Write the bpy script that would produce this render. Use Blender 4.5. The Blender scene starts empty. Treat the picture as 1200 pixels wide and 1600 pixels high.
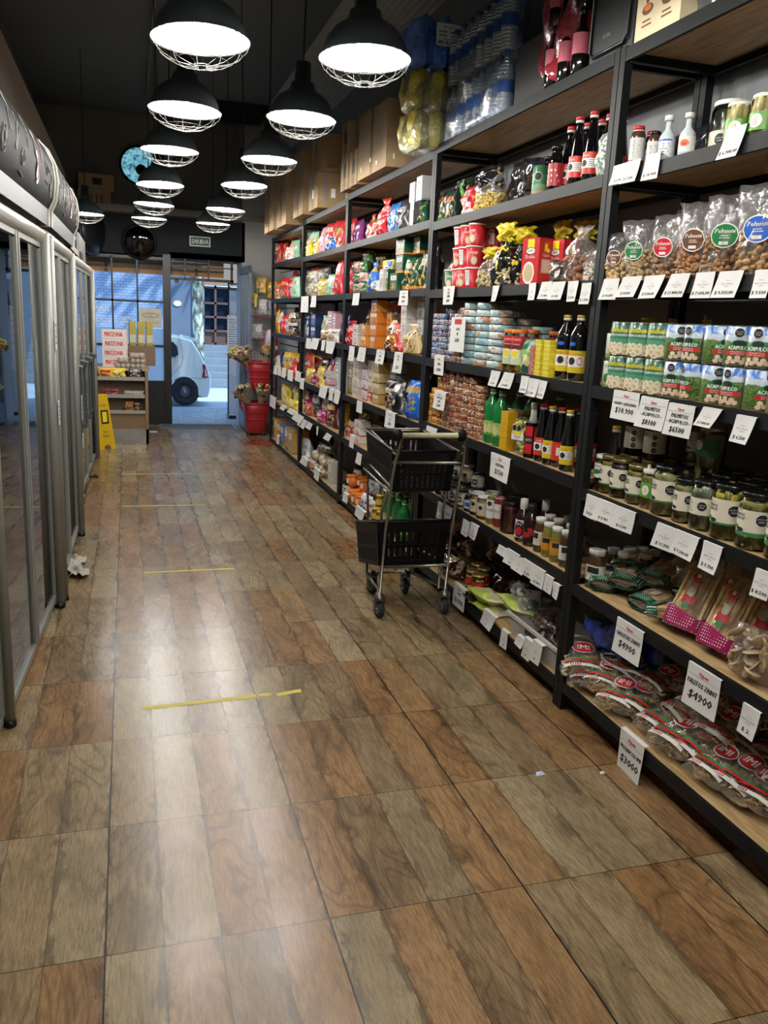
import bpy, math, random
from math import sin, cos, pi, radians, floor as ifloor
from mathutils import Vector, Matrix
random.seed(7)
SC = bpy.context.scene
COL = SC.collection

# ---------------------------------------------------------------- camera, world, sun, exposure
def make_camera():
    f, yaw, pitch, roll, h = 1299.466, 0.30235, 0.22608, 0.04615, 1.64795
    F = Vector((sin(yaw)*cos(pitch), cos(yaw)*cos(pitch), -sin(pitch)))
    r = Vector((cos(yaw), -sin(yaw), 0)); u = r.cross(F)
    r, u = cos(roll)*r + sin(roll)*u, -sin(roll)*r + cos(roll)*u
    cam = bpy.data.cameras.new('camera'); ob = bpy.data.objects.new('camera', cam); COL.objects.link(ob)
    cam.sensor_fit = 'HORIZONTAL'; cam.sensor_width = 36.0; cam.lens = f/1200*36.0
    cam.clip_start = 0.05; cam.clip_end = 200
    M = Matrix((( r.x, u.x, -F.x), (r.y, u.y, -F.y), (r.z, u.z, -F.z))).to_4x4()
    M.translation = Vector((0, 0, h)); ob.matrix_world = M
    SC.camera = ob
make_camera()
SC.view_settings.view_transform = 'Standard'
SC.view_settings.look = 'None'
SC.view_settings.gamma = 1
SC.view_settings.use_curve_mapping = False
SC.view_settings.exposure = 0.0
LAMP_W = 26.0
SKY = 3.3
w = bpy.data.worlds.new('world'); SC.world = w; w.use_nodes = True
bg = w.node_tree.nodes['Background']; bg.inputs[0].default_value = (0.36, 0.60, 1.0, 1); bg.inputs[1].default_value = SKY
sl = bpy.data.lights.new('sun', 'SUN'); sl.energy = 9.0; sl.color = (0.75, 0.9, 1.0); sl.angle = radians(1.0)
so = bpy.data.objects.new('sun', sl); COL.objects.link(so)
so.rotation_euler = Vector((-0.55, 0.45, -0.95)).to_track_quat('-Z', 'Y').to_euler()
cy = SC.cycles
cy.max_bounces = 8; cy.diffuse_bounces = 4; cy.glossy_bounces = 3; cy.transmission_bounces = 4; cy.transparent_max_bounces = 10
cy.caustics_reflective = False; cy.caustics_refractive = False
cy.sample_clamp_indirect = 4.0; cy.use_denoising = True
cy.use_light_tree = True

# ---------------------------------------------------------------- material helpers
def lin(c):
    if isinstance(c, str):
        c = [int(c[i:i+2], 16)/255 for i in (0, 2, 4)]
    return tuple((x/12.92 if x <= 0.04045 else ((x+0.055)/1.055)**2.4) for x in c) + (1.0,)
class NT:
    def __init__(s, name):
        s.m = bpy.data.materials.new(name); s.m.use_nodes = True
        s.t = s.m.node_tree; s.b = s.t.nodes['Principled BSDF']; s.o = s.t.nodes['Material Output']
    def n(s, typ, props=None, **ins):
        nd = s.t.nodes.new('ShaderNode'+typ)
        for k, v in (props or {}).items(): setattr(nd, k, v)
        for k, v in ins.items():
            k = k.replace('_', ' ') if not k.startswith('i') or not k[1:].isdigit() else int(k[1:])
            s.set(nd.inputs[k], v)
        return nd
    def set(s, sock, v):
        if isinstance(v, bpy.types.NodeSocket): s.t.links.new(v, sock)
        else: sock.default_value = v
    def math(s, op, a, b=0.0, c=0.0):
        nd = s.t.nodes.new('ShaderNodeMath'); nd.operation = op
        for i, v in enumerate((a, b, c)): s.set(nd.inputs[i], v)
        return nd.outputs[0]
    def ramp(s, fac, stops, const=False):
        nd = s.t.nodes.new('ShaderNodeValToRGB'); cr = nd.color_ramp
        cr.interpolation = 'CONSTANT' if const else 'LINEAR'
        while len(cr.elements) > 1: cr.elements.remove(cr.elements[-1])
        cr.elements[0].position = stops[0][0]; cr.elements[0].color = lin(stops[0][1])
        for p, c in stops[1:]:
            e = cr.elements.new(p); e.color = lin(c)
        s.set(nd.inputs[0], fac); return nd.outputs[0]
    def mix(s, fac, a, b, blend='MIX'):
        nd = s.t.nodes.new('ShaderNodeMix'); nd.data_type = 'RGBA'; nd.blend_type = blend
        s.set(nd.inputs[0], fac); s.set(nd.inputs[6], a); s.set(nd.inputs[7], b)
        return nd.outputs[2]
    def obj(s): return s.n('TexCoord').outputs['Object']
    def P(s, **k):
        for a, v in k.items(): s.set(s.b.inputs[a.replace('_', ' ')], v)
        return s.m
    def bump(s, h, strength=0.3, dist=0.01):
        s.set(s.b.inputs['Normal'], s.n('Bump', Strength=strength, Distance=dist, Height=h).outputs[0])
MATS = {}
def M(name, col='808080', rough=0.5, metal=0.0, var=0.06, scale=20.0, bump=0.0, coat=0.0, spec=0.5, emit=None):
    if name in MATS: return MATS[name]
    t = NT(name); c = lin(col)
    no = t.n('TexNoise', Vector=t.obj(), Scale=scale, Detail=3.0).outputs[0]
    dark = tuple(x*(1-var*2) for x in c[:3])+(1,); lite = tuple(min(1, x*(1+var*2)) for x in c[:3])+(1,)
    t.P(Base_Color=t.mix(no, dark, lite), Roughness=rough, Metallic=metal, Coat_Weight=coat, Specular_IOR_Level=spec)
    if bump: t.bump(no, bump)
    if emit:
        t.P(Emission_Color=lin(col), Emission_Strength=emit)
    MATS[name] = t.m
    return t.m
def pat(name, cols, scale=18.0, rough=0.35, stretch=(1, 1, 1), warp=0.4, coat=0.0):
    """printed packaging: irregular patches of a few inks"""
    if name in MATS: return MATS[name]
    t = NT(name)
    inf = t.n('ObjectInfo').outputs['Random']
    off = t.n('CombineXYZ', X=t.math('MULTIPLY', inf, 7.0), Y=t.math('MULTIPLY', inf, 3.0), Z=0.0).outputs[0]
    v = t.n('VectorMath', {'operation': 'MULTIPLY'}, i0=t.obj(), i1=stretch).outputs[0]
    v = t.n('VectorMath', {'operation': 'ADD'}, i0=v, i1=off).outputs[0]
    no = t.n('TexNoise', Vector=v, Scale=scale*1.3, Detail=2.0).outputs['Color']
    v2 = t.mix(warp, v, no, 'ADD') if warp else v
    vo = t.n('TexVoronoi', Vector=v2, Scale=scale).outputs['Color']
    f = t.n('SeparateColor', Color=vo).outputs[0]
    n = len(cols)
    t.P(Base_Color=t.ramp(f, [(i/n, c) for i, c in enumerate(cols)], True), Roughness=rough, Coat_Weight=coat)
    MATS[name] = t.m
    return t.m
def pack(name, cols, rough=0.3, coat=0.3, k=1.0):
    """printed packet laid out over the pack's own box: ground colour, title band, picture, foot band"""
    if name in MATS: return MATS[name]
    t = NT(name)
    gen = t.n('TexCoord').outputs['Generated']; sp = t.n('SeparateXYZ', Vector=gen); rn = t.n('ObjectInfo').outputs['Random']
    wob = t.n('TexNoise', Vector=gen, Scale=5.0, Detail=1.0).outputs[0]
    u = t.math('ADD', sp.outputs[1], t.math('MULTIPLY', t.math('SUBTRACT', wob, 0.5), 0.22))
    v = t.math('ADD', sp.outputs[2], t.math('MULTIPLY', t.math('SUBTRACT', rn, 0.5), 0.16))
    C = [lin(c) for c in cols]
    half = t.math('GREATER_THAN', t.math('FRACT', t.math('MULTIPLY', rn, 17.0)), 0.5)
    ground = t.mix(half, C[0], C[1])
    offv = t.n('VectorMath', {'operation': 'ADD'}, i0=gen, i1=t.n('CombineXYZ', X=t.math('MULTIPLY', rn, 9.0), Y=0.0, Z=0.0).outputs[0]).outputs[0]
    pv = t.n('SeparateColor', Color=t.n('TexVoronoi', Vector=offv, Scale=13.0*k).outputs['Color']).outputs[0]
    n = len(cols); pic = t.ramp(pv, [(i/n, c) for i, c in enumerate(cols[2:]+cols[:2])], True)
    du = t.math('DIVIDE', t.math('SUBTRACT', u, 0.5), 0.34); dv = t.math('DIVIDE', t.math('SUBTRACT', v, 0.33), 0.22)
    inside = t.math('LESS_THAN', t.math('ADD', t.math('MULTIPLY', du, du), t.math('MULTIPLY', dv, dv)), 1.0)
    c1 = t.mix(inside, ground, pic)
    bd = t.math('MULTIPLY', t.math('LESS_THAN', t.math('ABSOLUTE', t.math('SUBTRACT', v, 0.70)), 0.085), t.math('LESS_THAN', t.math('ABSOLUTE', t.math('SUBTRACT', u, 0.5)), 0.33))
    tv = t.n('TexNoise', Vector=t.n('VectorMath', {'operation': 'MULTIPLY'}, i0=offv, i1=(1.0, 26.0, 9.0)).outputs[0], Scale=1.0, Detail=1.0).outputs[0]
    title = t.mix(t.math('GREATER_THAN', tv, 0.52), C[3 % n], C[4 % n])
    c2 = t.mix(bd, c1, title)
    c3 = t.mix(t.math('LESS_THAN', v, 0.10), c2, C[2 % n])
    t.P(Base_Color=c3, Roughness=rough, Coat_Weight=coat); MATS[name] = t.m
    return t.m
def zband(name, h, stops, rough=0.35, noise=0.0, metal=0.0, coat=0.0, axis='Z', spread=0.02):
    """label bands along one object axis; stops are (position 0..1, colour)"""
    if name in MATS: return MATS[name]
    t = NT(name)
    sep = t.n('SeparateXYZ', Vector=t.obj())
    z = t.math('DIVIDE', sep.outputs[axis], h)
    if noise:
        no = t.n('TexNoise', Vector=t.obj(), Scale=1/spread, Detail=2.0).outputs[0]
        z = t.math('ADD', z, t.math('MULTIPLY', t.math('SUBTRACT', no, 0.5), noise))
    t.P(Base_Color=t.ramp(z, stops, True), Roughness=rough, Metallic=metal, Coat_Weight=coat)
    MATS[name] = t.m
    return t.m
def film(name, tint='ffffff', gloss=0.35, haze=0.06, rough=0.12, bump=0.5, scale=60.0):
    """clear plastic film: see-through with crinkled highlights"""
    if name in MATS: return MATS[name]
    t = NT(name)
    no = t.n('TexNoise', Vector=t.obj(), Scale=scale, Detail=3.0).outputs[0]
    bp = t.n('Bump', Strength=bump, Distance=0.01, Height=no).outputs[0]
    g = t.n('BsdfGlossy', Color=(1, 1, 1, 1), Roughness=rough, Normal=bp).outputs[0]
    tr = t.n('BsdfTransparent', Color=lin(tint)).outputs[0]
    df = t.n('BsdfDiffuse', Color=lin(tint)).outputs[0]
    fr = t.n('LayerWeight', Blend=gloss, Normal=bp).outputs['Facing']
    a = t.n('MixShader', i0=haze, i1=tr, i2=df).outputs[0]
    b = t.n('MixShader', i0=t.math('MULTIPLY', fr, 0.6), i1=a, i2=g).outputs[0]
    t.t.links.new(b, t.o.inputs[0])
    MATS[name] = t.m
    return t.m

# ---------------------------------------------------------------- geometry helpers
class G:
    def __init__(s): s.v = []; s.f = []; s.mi = []; s.sm = []
    def add(s, vs, fs, m=0, smooth=False):
        b = len(s.v); s.v += [tuple(v) for v in vs]
        for f in fs: s.f.append([b+i for i in f]); s.mi.append(m); s.sm.append(smooth)
        return s
    def box(s, x0, y0, z0, x1, y1, z1, m=0):
        vs = [(x0,y0,z0),(x1,y0,z0),(x1,y1,z0),(x0,y1,z0),(x0,y0,z1),(x1,y0,z1),(x1,y1,z1),(x0,y1,z1)]
        return s.add(vs, [(0,3,2,1),(4,5,6,7),(0,1,5,4),(1,2,6,5),(2,3,7,6),(3,0,4,7)], m)
    def obox(s, c, d, m=0, rot=(0,0,0)):
        R = Matrix.Rotation(rot[2],3,'Z') @ Matrix.Rotation(rot[1],3,'Y') @ Matrix.Rotation(rot[0],3,'X')
        vs = [Vector(c)+R@Vector((sx*d[0]/2, sy*d[1]/2, sz*d[2]/2)) for sz in (-1,1) for sx,sy in ((-1,-1),(1,-1),(1,1),(-1,1))]
        return s.add(vs, [(0,3,2,1),(4,5,6,7),(0,1,5,4),(1,2,6,5),(2,3,7,6),(3,0,4,7)], m)
    def lathe(s, prof, n=20, m=0, c=(0,0,0), smooth=True, mats=None, axis='Z', cap=True):
        vs = []
        for r, z in prof:
            for k in range(n):
                a = 2*pi*k/n
                p = (r*cos(a), r*sin(a), z)
                if axis == 'Y': p = (p[0], p[2], p[1])
                elif axis == 'X': p = (p[2], p[0], p[1])
                vs.append((p[0]+c[0], p[1]+c[1], p[2]+c[2]))
        b = len(s.v); s.v += vs
        for i in range(len(prof)-1):
            for k in range(n):
                k2 = (k+1) % n
                f = [b+i*n+k, b+i*n+k2, b+(i+1)*n+k2, b+(i+1)*n+k]
                if axis == 'Y': f.reverse()
                s.f.append(f); s.mi.append(mats[i] if mats else m); s.sm.append(smooth)
        if cap:
            f0 = [b+k for k in range(n)][::-1]; f1 = [b+(len(prof)-1)*n+k for k in range(n)]
            if axis == 'Y': f0.reverse(); f1.reverse()
            if prof[0][0] > 1e-5: s.f.append(f0); s.mi.append(mats[0] if mats else m); s.sm.append(False)
            if prof[-1][0] > 1e-5: s.f.append(f1); s.mi.append(mats[-1] if mats else m); s.sm.append(False)
        return s
    def tube(s, pts, r, n=8, m=0, closed=False):
        pts = [Vector(p) for p in pts]; N = len(pts); b = len(s.v)
        up = Vector((0,0,1))
        for i, p in enumerate(pts):
            if closed: d = pts[(i+1)%N]-pts[i-1]
            else: d = pts[min(i+1,N-1)]-pts[max(i-1,0)]
            d.normalize()
            a = d.cross(up) if abs(d.z) < 0.95 else d.cross(Vector((0,1,0)))
            a.normalize(); c2 = d.cross(a)
            for k in range(n):
                t = 2*pi*k/n; s.v.append(tuple(p + a*(r*cos(t)) + c2*(r*sin(t))))
        for i in range(N if closed else N-1):
            for k in range(n):
                i2 = (i+1) % N
                s.f.append([b+i*n+k, b+i*n+(k+1)%n, b+i2*n+(k+1)%n, b+i2*n+k]); s.mi.append(m); s.sm.append(True)
        if not closed:
            s.f.append([b+k for k in range(n)]); s.mi.append(m); s.sm.append(False)
            s.f.append([b+(N-1)*n+k for k in range(n)][::-1]); s.mi.append(m); s.sm.append(False)
        return s
    def ball(s, c, r, m=0, rot=0.0, n=8, k=5):
        rx, ry, rz = (r, r, r) if not hasattr(r, '__len__') else r
        R = Matrix.Rotation(rot, 3, Vector((sin(rot*3), cos(rot*5), sin(rot*7)+0.1)).normalized())
        vs = []
        for i in range(1, k):
            a = pi*i/k
            for j in range(n):
                t = 2*pi*j/n; vs.append(Vector(c)+R@Vector((rx*sin(a)*cos(t), ry*sin(a)*sin(t), rz*cos(a))))
        vs.append(Vector(c)+R@Vector((0,0,rz))); vs.append(Vector(c)+R@Vector((0,0,-rz)))
        T = len(vs)-2; fs = []
        for i in range(k-2):
            for j in range(n): fs.append((i*n+j, (i+1)*n+j, (i+1)*n+(j+1)%n, i*n+(j+1)%n))
        for j in range(n):
            fs.append((T, j, (j+1)%n)); fs.append((T+1, (k-2)*n+(j+1)%n, (k-2)*n+j))
        return s.add(vs, fs, m, True)
    def mesh(s, name, mats):
        me = bpy.data.meshes.new(name); me.from_pydata(s.v, [], s.f)
        for m in (mats if isinstance(mats, (list, tuple)) else [mats]): me.materials.append(m)
        me.polygons.foreach_set('material_index', s.mi); me.polygons.foreach_set('use_smooth', s.sm)
        me.update(); return me
def link(name, data, parent=None, loc=(0,0,0), rot=(0,0,0), sc=None):
    o = bpy.data.objects.new(name, data); COL.objects.link(o); o.parent = parent
    o.location = loc; o.rotation_euler = rot
    if sc: o.scale = sc
    return o
def tag(o, label, cat, group=None):
    o['label'] = label; o['category'] = cat
    if group: o['group'] = group
    return o
def struct(name, g, mats, loc=(0,0,0)):
    o = link(name, g.mesh(name, mats) if isinstance(g, G) else g, None, loc); o['kind'] = 'structure'; return o
def thing(name, label, cat, loc=(0,0,0), rot=(0,0,0), group=None, g=None, mats=None):
    return tag(link(name, g.mesh(name, mats) if g else None, None, loc, rot), label, cat, group)
def part(name, g, mats, parent=None, loc=(0,0,0), rot=(0,0,0), label=None):
    if parent is None: parent = mats
    o = link(name, g.mesh(name, mats) if isinstance(g, G) else g, parent, loc, rot)
    if label: o['label'] = label
    return o
# a kind of product: root mesh plus parts [(name, mesh, [sub-parts])]
class Kind:
    def __init__(s, name, cat, mesh, parts=()): s.name, s.cat, s.me, s.parts = name, cat, mesh, parts
    def put(s, loc, label, group=None, rot=(0,0,0), sc=None):
        o = link(s.name, s.me, None, loc, rot, sc); tag(o, label, s.cat, group)
        for p in s.parts:
            c = link(p[0], p[1], o)
            for q in (p[2] if len(p) > 2 else ()): link(q[0], q[1], c)
        return o
# writing and marks: flat shapes in (u, v) bent onto a surface
_tc = {}
def text2d(s):
    if s not in _tc:
        cu = bpy.data.curves.new('t', 'FONT'); cu.body = s; cu.resolution_u = 1; cu.align_x = 'CENTER'
        ob = bpy.data.objects.new('t', cu); me = ob.to_mesh()
        me.calc_loop_triangles()
        _tc[s] = ([(v.co.x, v.co.y) for v in me.vertices], [tuple(t.vertices) for t in me.loop_triangles])
        ob.to_mesh_clear(); bpy.data.objects.remove(ob); bpy.data.curves.remove(cu)
    return _tc[s]
class Ink:
    """u to the reader's right, v up; fn(u, v, off) -> point"""
    def __init__(s, fn): s.g = G(); s.fn = fn; s.k = 0
    def text(s, t, u, v, h, m=0, width=None, shear=0.0, bold=0.0, sx=1.0):
        vs, fs = text2d(t)
        if not vs: return s
        a = min(x for x, y in vs); b = max(x for x, y in vs); k = h/0.72; kx = k*sx
        if width: kx = width/(b-a)
        s.k += 1
        for dx in ((0.0,) if not bold else (-bold, bold)):
            s.g.add([s.fn(u+(x-(a+b)/2)*kx + y*k*shear + dx, v+y*k, 0.0007+0.00012*s.k) for x, y in vs], fs, m)
        return s
    def strip(s, u0, u1, bot, top, m=0, n=6):
        s.k += 1; vs = []
        for i in range(n+1):
            u = u0+(u1-u0)*i/n
            vs += [s.fn(u, bot(u), 0.0005+0.00012*s.k), s.fn(u, top(u), 0.0005+0.00012*s.k)]
        s.g.add(vs, [(2*i, 2*i+2, 2*i+3, 2*i+1) for i in range(n)], m); return s
    def rect(s, u0, v0, u1, v1, m=0, n=4): return s.strip(u0, u1, lambda u: v0, lambda u: v1, m, n)
    def ell(s, u, v, ru, rv, m=0, n=10):
        h = lambda x: rv*max(0, 1-((x-u)/ru)**2)**0.5
        return s.strip(u-ru, u+ru, lambda x: v-h(x), lambda x: v+h(x), m, n)
    def octa(s, u, v, r, m=0, mw=1, txt=True):
        def o(r2, mm):
            e = r2*0.414
            h = lambda x: r2 if abs(x-u) <= e else r2-(abs(x-u)-e)
            s.strip(u-r2, u+r2, lambda x: v-h(x), lambda x: v+h(x), mm, 8)
        o(r*1.1, mw); o(r, m)
        if txt:
            s.text('EXCESO EN', u, v+r*0.12, r*0.22, mw, width=r*1.5); s.text('SODIO', u, v-r*0.4, r*0.3, mw, width=r*1.1)
        return s
    def lines(s, u0, v0, u1, v1, k, m=0):
        for i in range(k):
            y = v0+(v1-v0)*(i+0.5)/k; e = (u1-u0)*0.12*((i*37) % 3)
            s.rect(u0+e*0.5, y-abs(v1-v0)/k*0.18, u1-e, y+abs(v1-v0)/k*0.18, m, 2)
        return s
    def mesh(s, name, mats): return s.g.mesh(name, mats)
def on_cyl(R, ang=pi):
    """label surface of an upright cylinder, centre of the label facing angle ang (pi = towards -X)"""
    return lambda u, v, off: ((R+off)*cos(ang+u/R), (R+off)*sin(ang+u/R), v)
def on_face(x0, side=-1):
    """plane facing -X (side=-1): reader's right is -Y"""
    return lambda u, v, off: (x0-off, -u, v)
def on_front(y0):
    """plane facing -Y: reader's right is +X"""
    return lambda u, v, off: (u, y0-off, v)
INK = lambda: [M('ink_black', '17171a', 0.6), M('ink_white', 'f2f1ec', 0.5), M('ink_red', 'c8202c', 0.45), M('ink_yellow', 'f0d92c', 0.45), M('ink_green', '1f7a3e', 0.5), M('ink_cream', 'e9ddc0', 0.5), M('ink_blue', '2b62c4', 0.5), M('ink_orange', 'e8761f', 0.5), M('ink_grey', '84858a', 0.5), M('ink_brown', '6d3f22', 0.5)]
K_, W_, R_, Y_, GR_, CR_, B_, O_, GY_, BR_ = range(10)
ORD = 'first second third fourth fifth sixth seventh eighth ninth tenth eleventh twelfth thirteenth fourteenth fifteenth sixteenth seventeenth eighteenth nineteenth twentieth twenty-first twenty-second twenty-third twenty-fourth twenty-fifth twenty-sixth'.split()

# ================================================================ ROOM
GREYW = M('painted_grey_wall', '7e8185', 0.7, var=0.03, scale=3)
BLACKP = M('black_paint', '363b3e', 0.75, var=0.04, scale=4)
BLACKM = M('black_metal', '121416', 0.5, 0.0, var=0.15, scale=25, bump=0.05, spec=0.16)
WHITEW = M('white_wall_paint', 'b9bab8', 0.7, var=0.03, scale=3)

def floor_material():
    t = NT('wood_print_tiles')
    sep = t.n('SeparateXYZ', Vector=t.obj())
    tx = t.math('DIVIDE', t.math('ADD', sep.outputs[0], 0.0927), 0.6)
    ty = t.math('DIVIDE', t.math('SUBTRACT', sep.outputs[1], 1.965), 0.5809)
    ix = t.math('FLOOR', tx); iy = t.math('FLOOR', ty); fx = t.math('FRACT', tx); fy = t.math('FRACT', ty)
    p4 = t.math('MULTIPLY', fx, 4.0); pi_ = t.math('FLOOR', p4); pf = t.math('FRACT', p4)
    key = t.n('CombineXYZ', X=ix, Y=iy, Z=pi_).outputs[0]
    wn = t.n('TexWhiteNoise', {'noise_dimensions': '3D'}, Vector=key)
    rs = t.n('SeparateColor', Color=wn.outputs['Color'])
    tn = t.n('TexWhiteNoise', {'noise_dimensions': '2D'}, Vector=t.n('CombineXYZ', X=ix, Y=iy, Z=0.0).outputs[0]).outputs['Value']
    sel = t.math('FRACT', t.math('ADD', t.math('ADD', tn, t.math('MULTIPLY', pi_, 0.37)), t.math('MULTIPLY', rs.outputs[0], 0.14)))
    base = t.ramp(sel, [(0.0, 'b8946c'), (0.17, 'b8a07c'), (0.34, 'a58d6e'), (0.5, 'c0ad8a'), (0.67, 'b08c64'), (0.84, 'ad9a7a')], True)
    seed = t.math('MULTIPLY', rs.outputs[1], 13.0)
    gv = t.n('CombineXYZ', X=sep.outputs[0], Y=t.math('MULTIPLY', sep.outputs[1], 0.1), Z=seed).outputs[0]
    grain = t.n('TexNoise', Vector=gv, Scale=170.0, Detail=4.0, Roughness=0.65).outputs[0]
    gv2 = t.n('CombineXYZ', X=sep.outputs[0], Y=t.math('MULTIPLY', sep.outputs[1], 0.3), Z=seed).outputs[0]
    cloud = t.n('TexNoise', Vector=gv2, Scale=10.0, Detail=5.0, Roughness=0.72, Distortion=0.5).outputs[0]
    swirl = t.n('TexNoise', Vector=gv2, Scale=5.5, Detail=1.5, Distortion=0.6).outputs[0]
    rings = t.math('PINGPONG', t.math('MULTIPLY', swirl, 16.0), 1.0)
    fig = t.math('GREATER_THAN', rs.outputs[2], 0.55)
    g = t.ramp(grain, [(0.32, '7e7c78'), (0.48, 'cfccc8'), (0.6, 'ffffff')])
    c1 = t.mix(0.55, base, g, 'MULTIPLY')
    cl = t.ramp(cloud, [(0.34, '6a665e'), (0.46, 'c4c0b8'), (0.58, 'ffffff')])
    c2 = t.mix(0.45, c1, cl, 'MULTIPLY')
    wv = t.ramp(rings, [(0.0, '9a8a7c'), (0.2, 'e2d8cc'), (0.5, 'fffaf2'), (1.0, 'f6ecdf')])
    c3 = t.mix(t.math('MULTIPLY', fig, 0.62), c2, wv, 'MULTIPLY')
    spk = t.ramp(t.n('TexNoise', Vector=t.obj(), Scale=380.0, Detail=1.0).outputs[0], [(0.38, 'b4b0aa'), (0.6, 'ffffff')])
    c3 = t.mix(0.6, c3, spk, 'MULTIPLY')
    side = t.math('MULTIPLY', t.math('ABSOLUTE', t.math('SUBTRACT', pf, 0.5)), 2.0)
    char = t.math('ADD', side, t.math('MULTIPLY', t.math('SUBTRACT', 0.5, cloud), 2.2))
    c3 = t.mix(0.5, c3, t.ramp(char, [(0.85, 'ffffff'), (1.15, '8a8580')]), 'MULTIPLY')
    fog = t.ramp(t.n('TexNoise', Vector=t.obj(), Scale=1.2, Detail=2.0).outputs[0], [(0.3, 'e6e2dc'), (0.7, 'ffffff')])
    c3 = t.mix(0.6, c3, fog, 'MULTIPLY')
    def edge(f, w):
        return t.math('LESS_THAN', t.math('MINIMUM', f, t.math('SUBTRACT', 1.0, f)), w)
    jx = edge(fx, 0.0042); jy = edge(fy, 0.0028); jp = edge(pf, 0.007)
    c4 = t.mix(t.math('MULTIPLY', jp, 0.8), c3, lin('33281e'))
    c5 = t.mix(t.math('MULTIPLY', jy, 0.85), c4, lin('1c1713'))
    c6 = t.mix(jx, c5, lin('0f0d0c'))
    t.P(Base_Color=c6, Roughness=0.25, Specular_IOR_Level=0.5)
    t.bump(t.math('SUBTRACT', t.math('MULTIPLY', grain, 0.1), t.math('MAXIMUM', jx, jy)), 0.06, 0.001)
    return t.m
g = G().add([(-1.9,-1.8,0),(2.6,-1.8,0),(2.6,12.72,0),(-1.9,12.72,0)], [(0,1,2,3)])
struct('floor', g, floor_material())
struct('ceiling', G().box(-2.0,-1.9,4.35,2.6,13.5,4.45), M('ceiling_paint', '666e72', 0.8, var=0.04, scale=2))
struct('wall_right', G().box(2.26,-1.8,0,2.4,12.72,4.35), GREYW)
struct('wall_left', G().box(-1.25,-1.8,0,-1.12,12.9,4.35), M('left_wall_paint', '6c6d6d', 0.8))
struct('wall_back', G().box(-1.9,-1.9,0,2.6,-1.8,4.35), M('back_wall_paint', '8c8a86', 0.8))
# upper front wall set back above the black fascia
struct('wall_front', G().box(-1.2,13.3,2.9,2.4,13.45,6.0), M('dark_grey_paint', '7c7d79', 0.85, var=0.03, scale=2))
g = G().box(-1.2,12.7,2.38,1.66,13.3,2.93)
struct('trim_1', g, M('fascia_black', '1f2326', 0.75, spec=0.2))   # black fascia above the shopfront
g = G().box(-1.2,12.66,2.95,1.95,12.78,3.04).box(-1.2,12.78,2.93,2.3,13.3,2.99)
struct('trim_2', g, M('ledge_paint', '7d786f', 0.7))
struct('wall_side', G().box(1.62,12.7,0,2.4,13.3,4.35), M('pale_pier_paint', '9b9a95', 0.75))
# pale slatted panel beyond the last shelf unit
g = G().box(2.2,10.4,0,2.26,12.7,2.7)
for k in range(14): g.box(2.193,10.4,0.22+k*0.17,2.2,12.7,0.232+k*0.17,1)
struct('trim_3', g, [WHITEW, M('slat_groove', '26282b', 0.7)])
# cornice: flat band then ridged mouldings
prof = [(1.86,4.35),(1.88,4.31),(2.0,4.26)]
for k in range(9):
    a = k/9.0; x = 2.0+0.26*a; z = 4.24-0.31*a
    prof += [(x, z), (x+0.022, z-0.004), (x+0.024, z-0.026)]
prof += [(2.262,3.92)]
g = G(); vs = []
for x, z in prof: vs += [(x,-1.8,z),(x,13.3,z)]
g.add(vs, [(2*i,2*i+1,2*i+3,2*i+2) for i in range(len(prof)-1)])
struct('trim_4', g, M('cornice_paint', 'b5b5b0', 0.75, var=0.05, scale=5))
# boxed beam over the coolers
g = G().box(-1.12,-1.8,2.98,-0.73,12.3,3.34)
struct('trim_5', g, M('beam_plaster', 'a8a298', 0.75, var=0.05, scale=4))
g = G().box(-0.9,12.0,2.85,-0.62,12.2,3.12)
t = thing('emergency_light', 'small white emergency light box at the end of the beam above the coolers', 'lamp', (0,0,0), g=g, mats=M('off_white_plastic', 'b9b5ac', 0.5))
part('lens', G().ball((-0.70,11.99,3.0), 0.018), M('led_white', 'ffffff', 0.3, emit=3.0), t)
# ceiling conduit and air vent
g = G().tube([(0.3,1.0,4.28),(0.31,4.0,4.27),(0.29,7,4.28),(0.3,12,4.28)], 0.018)
tag(link('cable_conduit', g.mesh('cable_conduit', M('grey_conduit', '6f7273', 0.5))), 'thin grey cable conduit running along the black ceiling', 'pipe')
t = thing('ceiling_vent', 'dark metal air vent hung under the black ceiling near the far wall', 'vent', g=G().box(1.15,11.9,4.22,1.85,12.6,4.34), mats=M('vent_metal', '2b2e30', 0.5, 0.4))
g = G()
for k in range(6): g.box(1.2,11.95+k*0.1,4.205,1.8,11.98+k*0.1,4.22)
part('grille', g, M('vent_metal'), t)

# round sky-lit opening in the upper wall
g = G().lathe([(0.27,0),(0.27,0.05),(0.24,0.05),(0.24,0)], 32, axis='Y', c=(0.21,13.24,3.66), cap=False)
t = thing('round_window', 'round window with a blue outdoor view high on the dark wall', 'window', g=g, mats=BLACKM)
tt = NT('sky_view_glass')
no = tt.n('TexNoise', Vector=tt.obj(), Scale=14.0, Detail=6.0, Distortion=1.0).outputs[0]
cc = tt.ramp(no, [(0.38, '2b4a55'), (0.47, '5fa9bf'), (0.6, '8fd0e2')])
tt.P(Base_Color=(0,0,0,1), Emission_Color=cc, Emission_Strength=0.8)
part('pane', G().lathe([(0.24,0),(0.24,0.01)], 24, axis='Y', c=(0.21,13.27,3.66)), tt.m, t)
g = G()
for k in range(8):
    g.obox((0.24,13.26,3.6), (0.05,0.004,0.15), 0, (0, k*pi/4, 0))
part('fan_blade', g, BLACKM, t)

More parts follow.
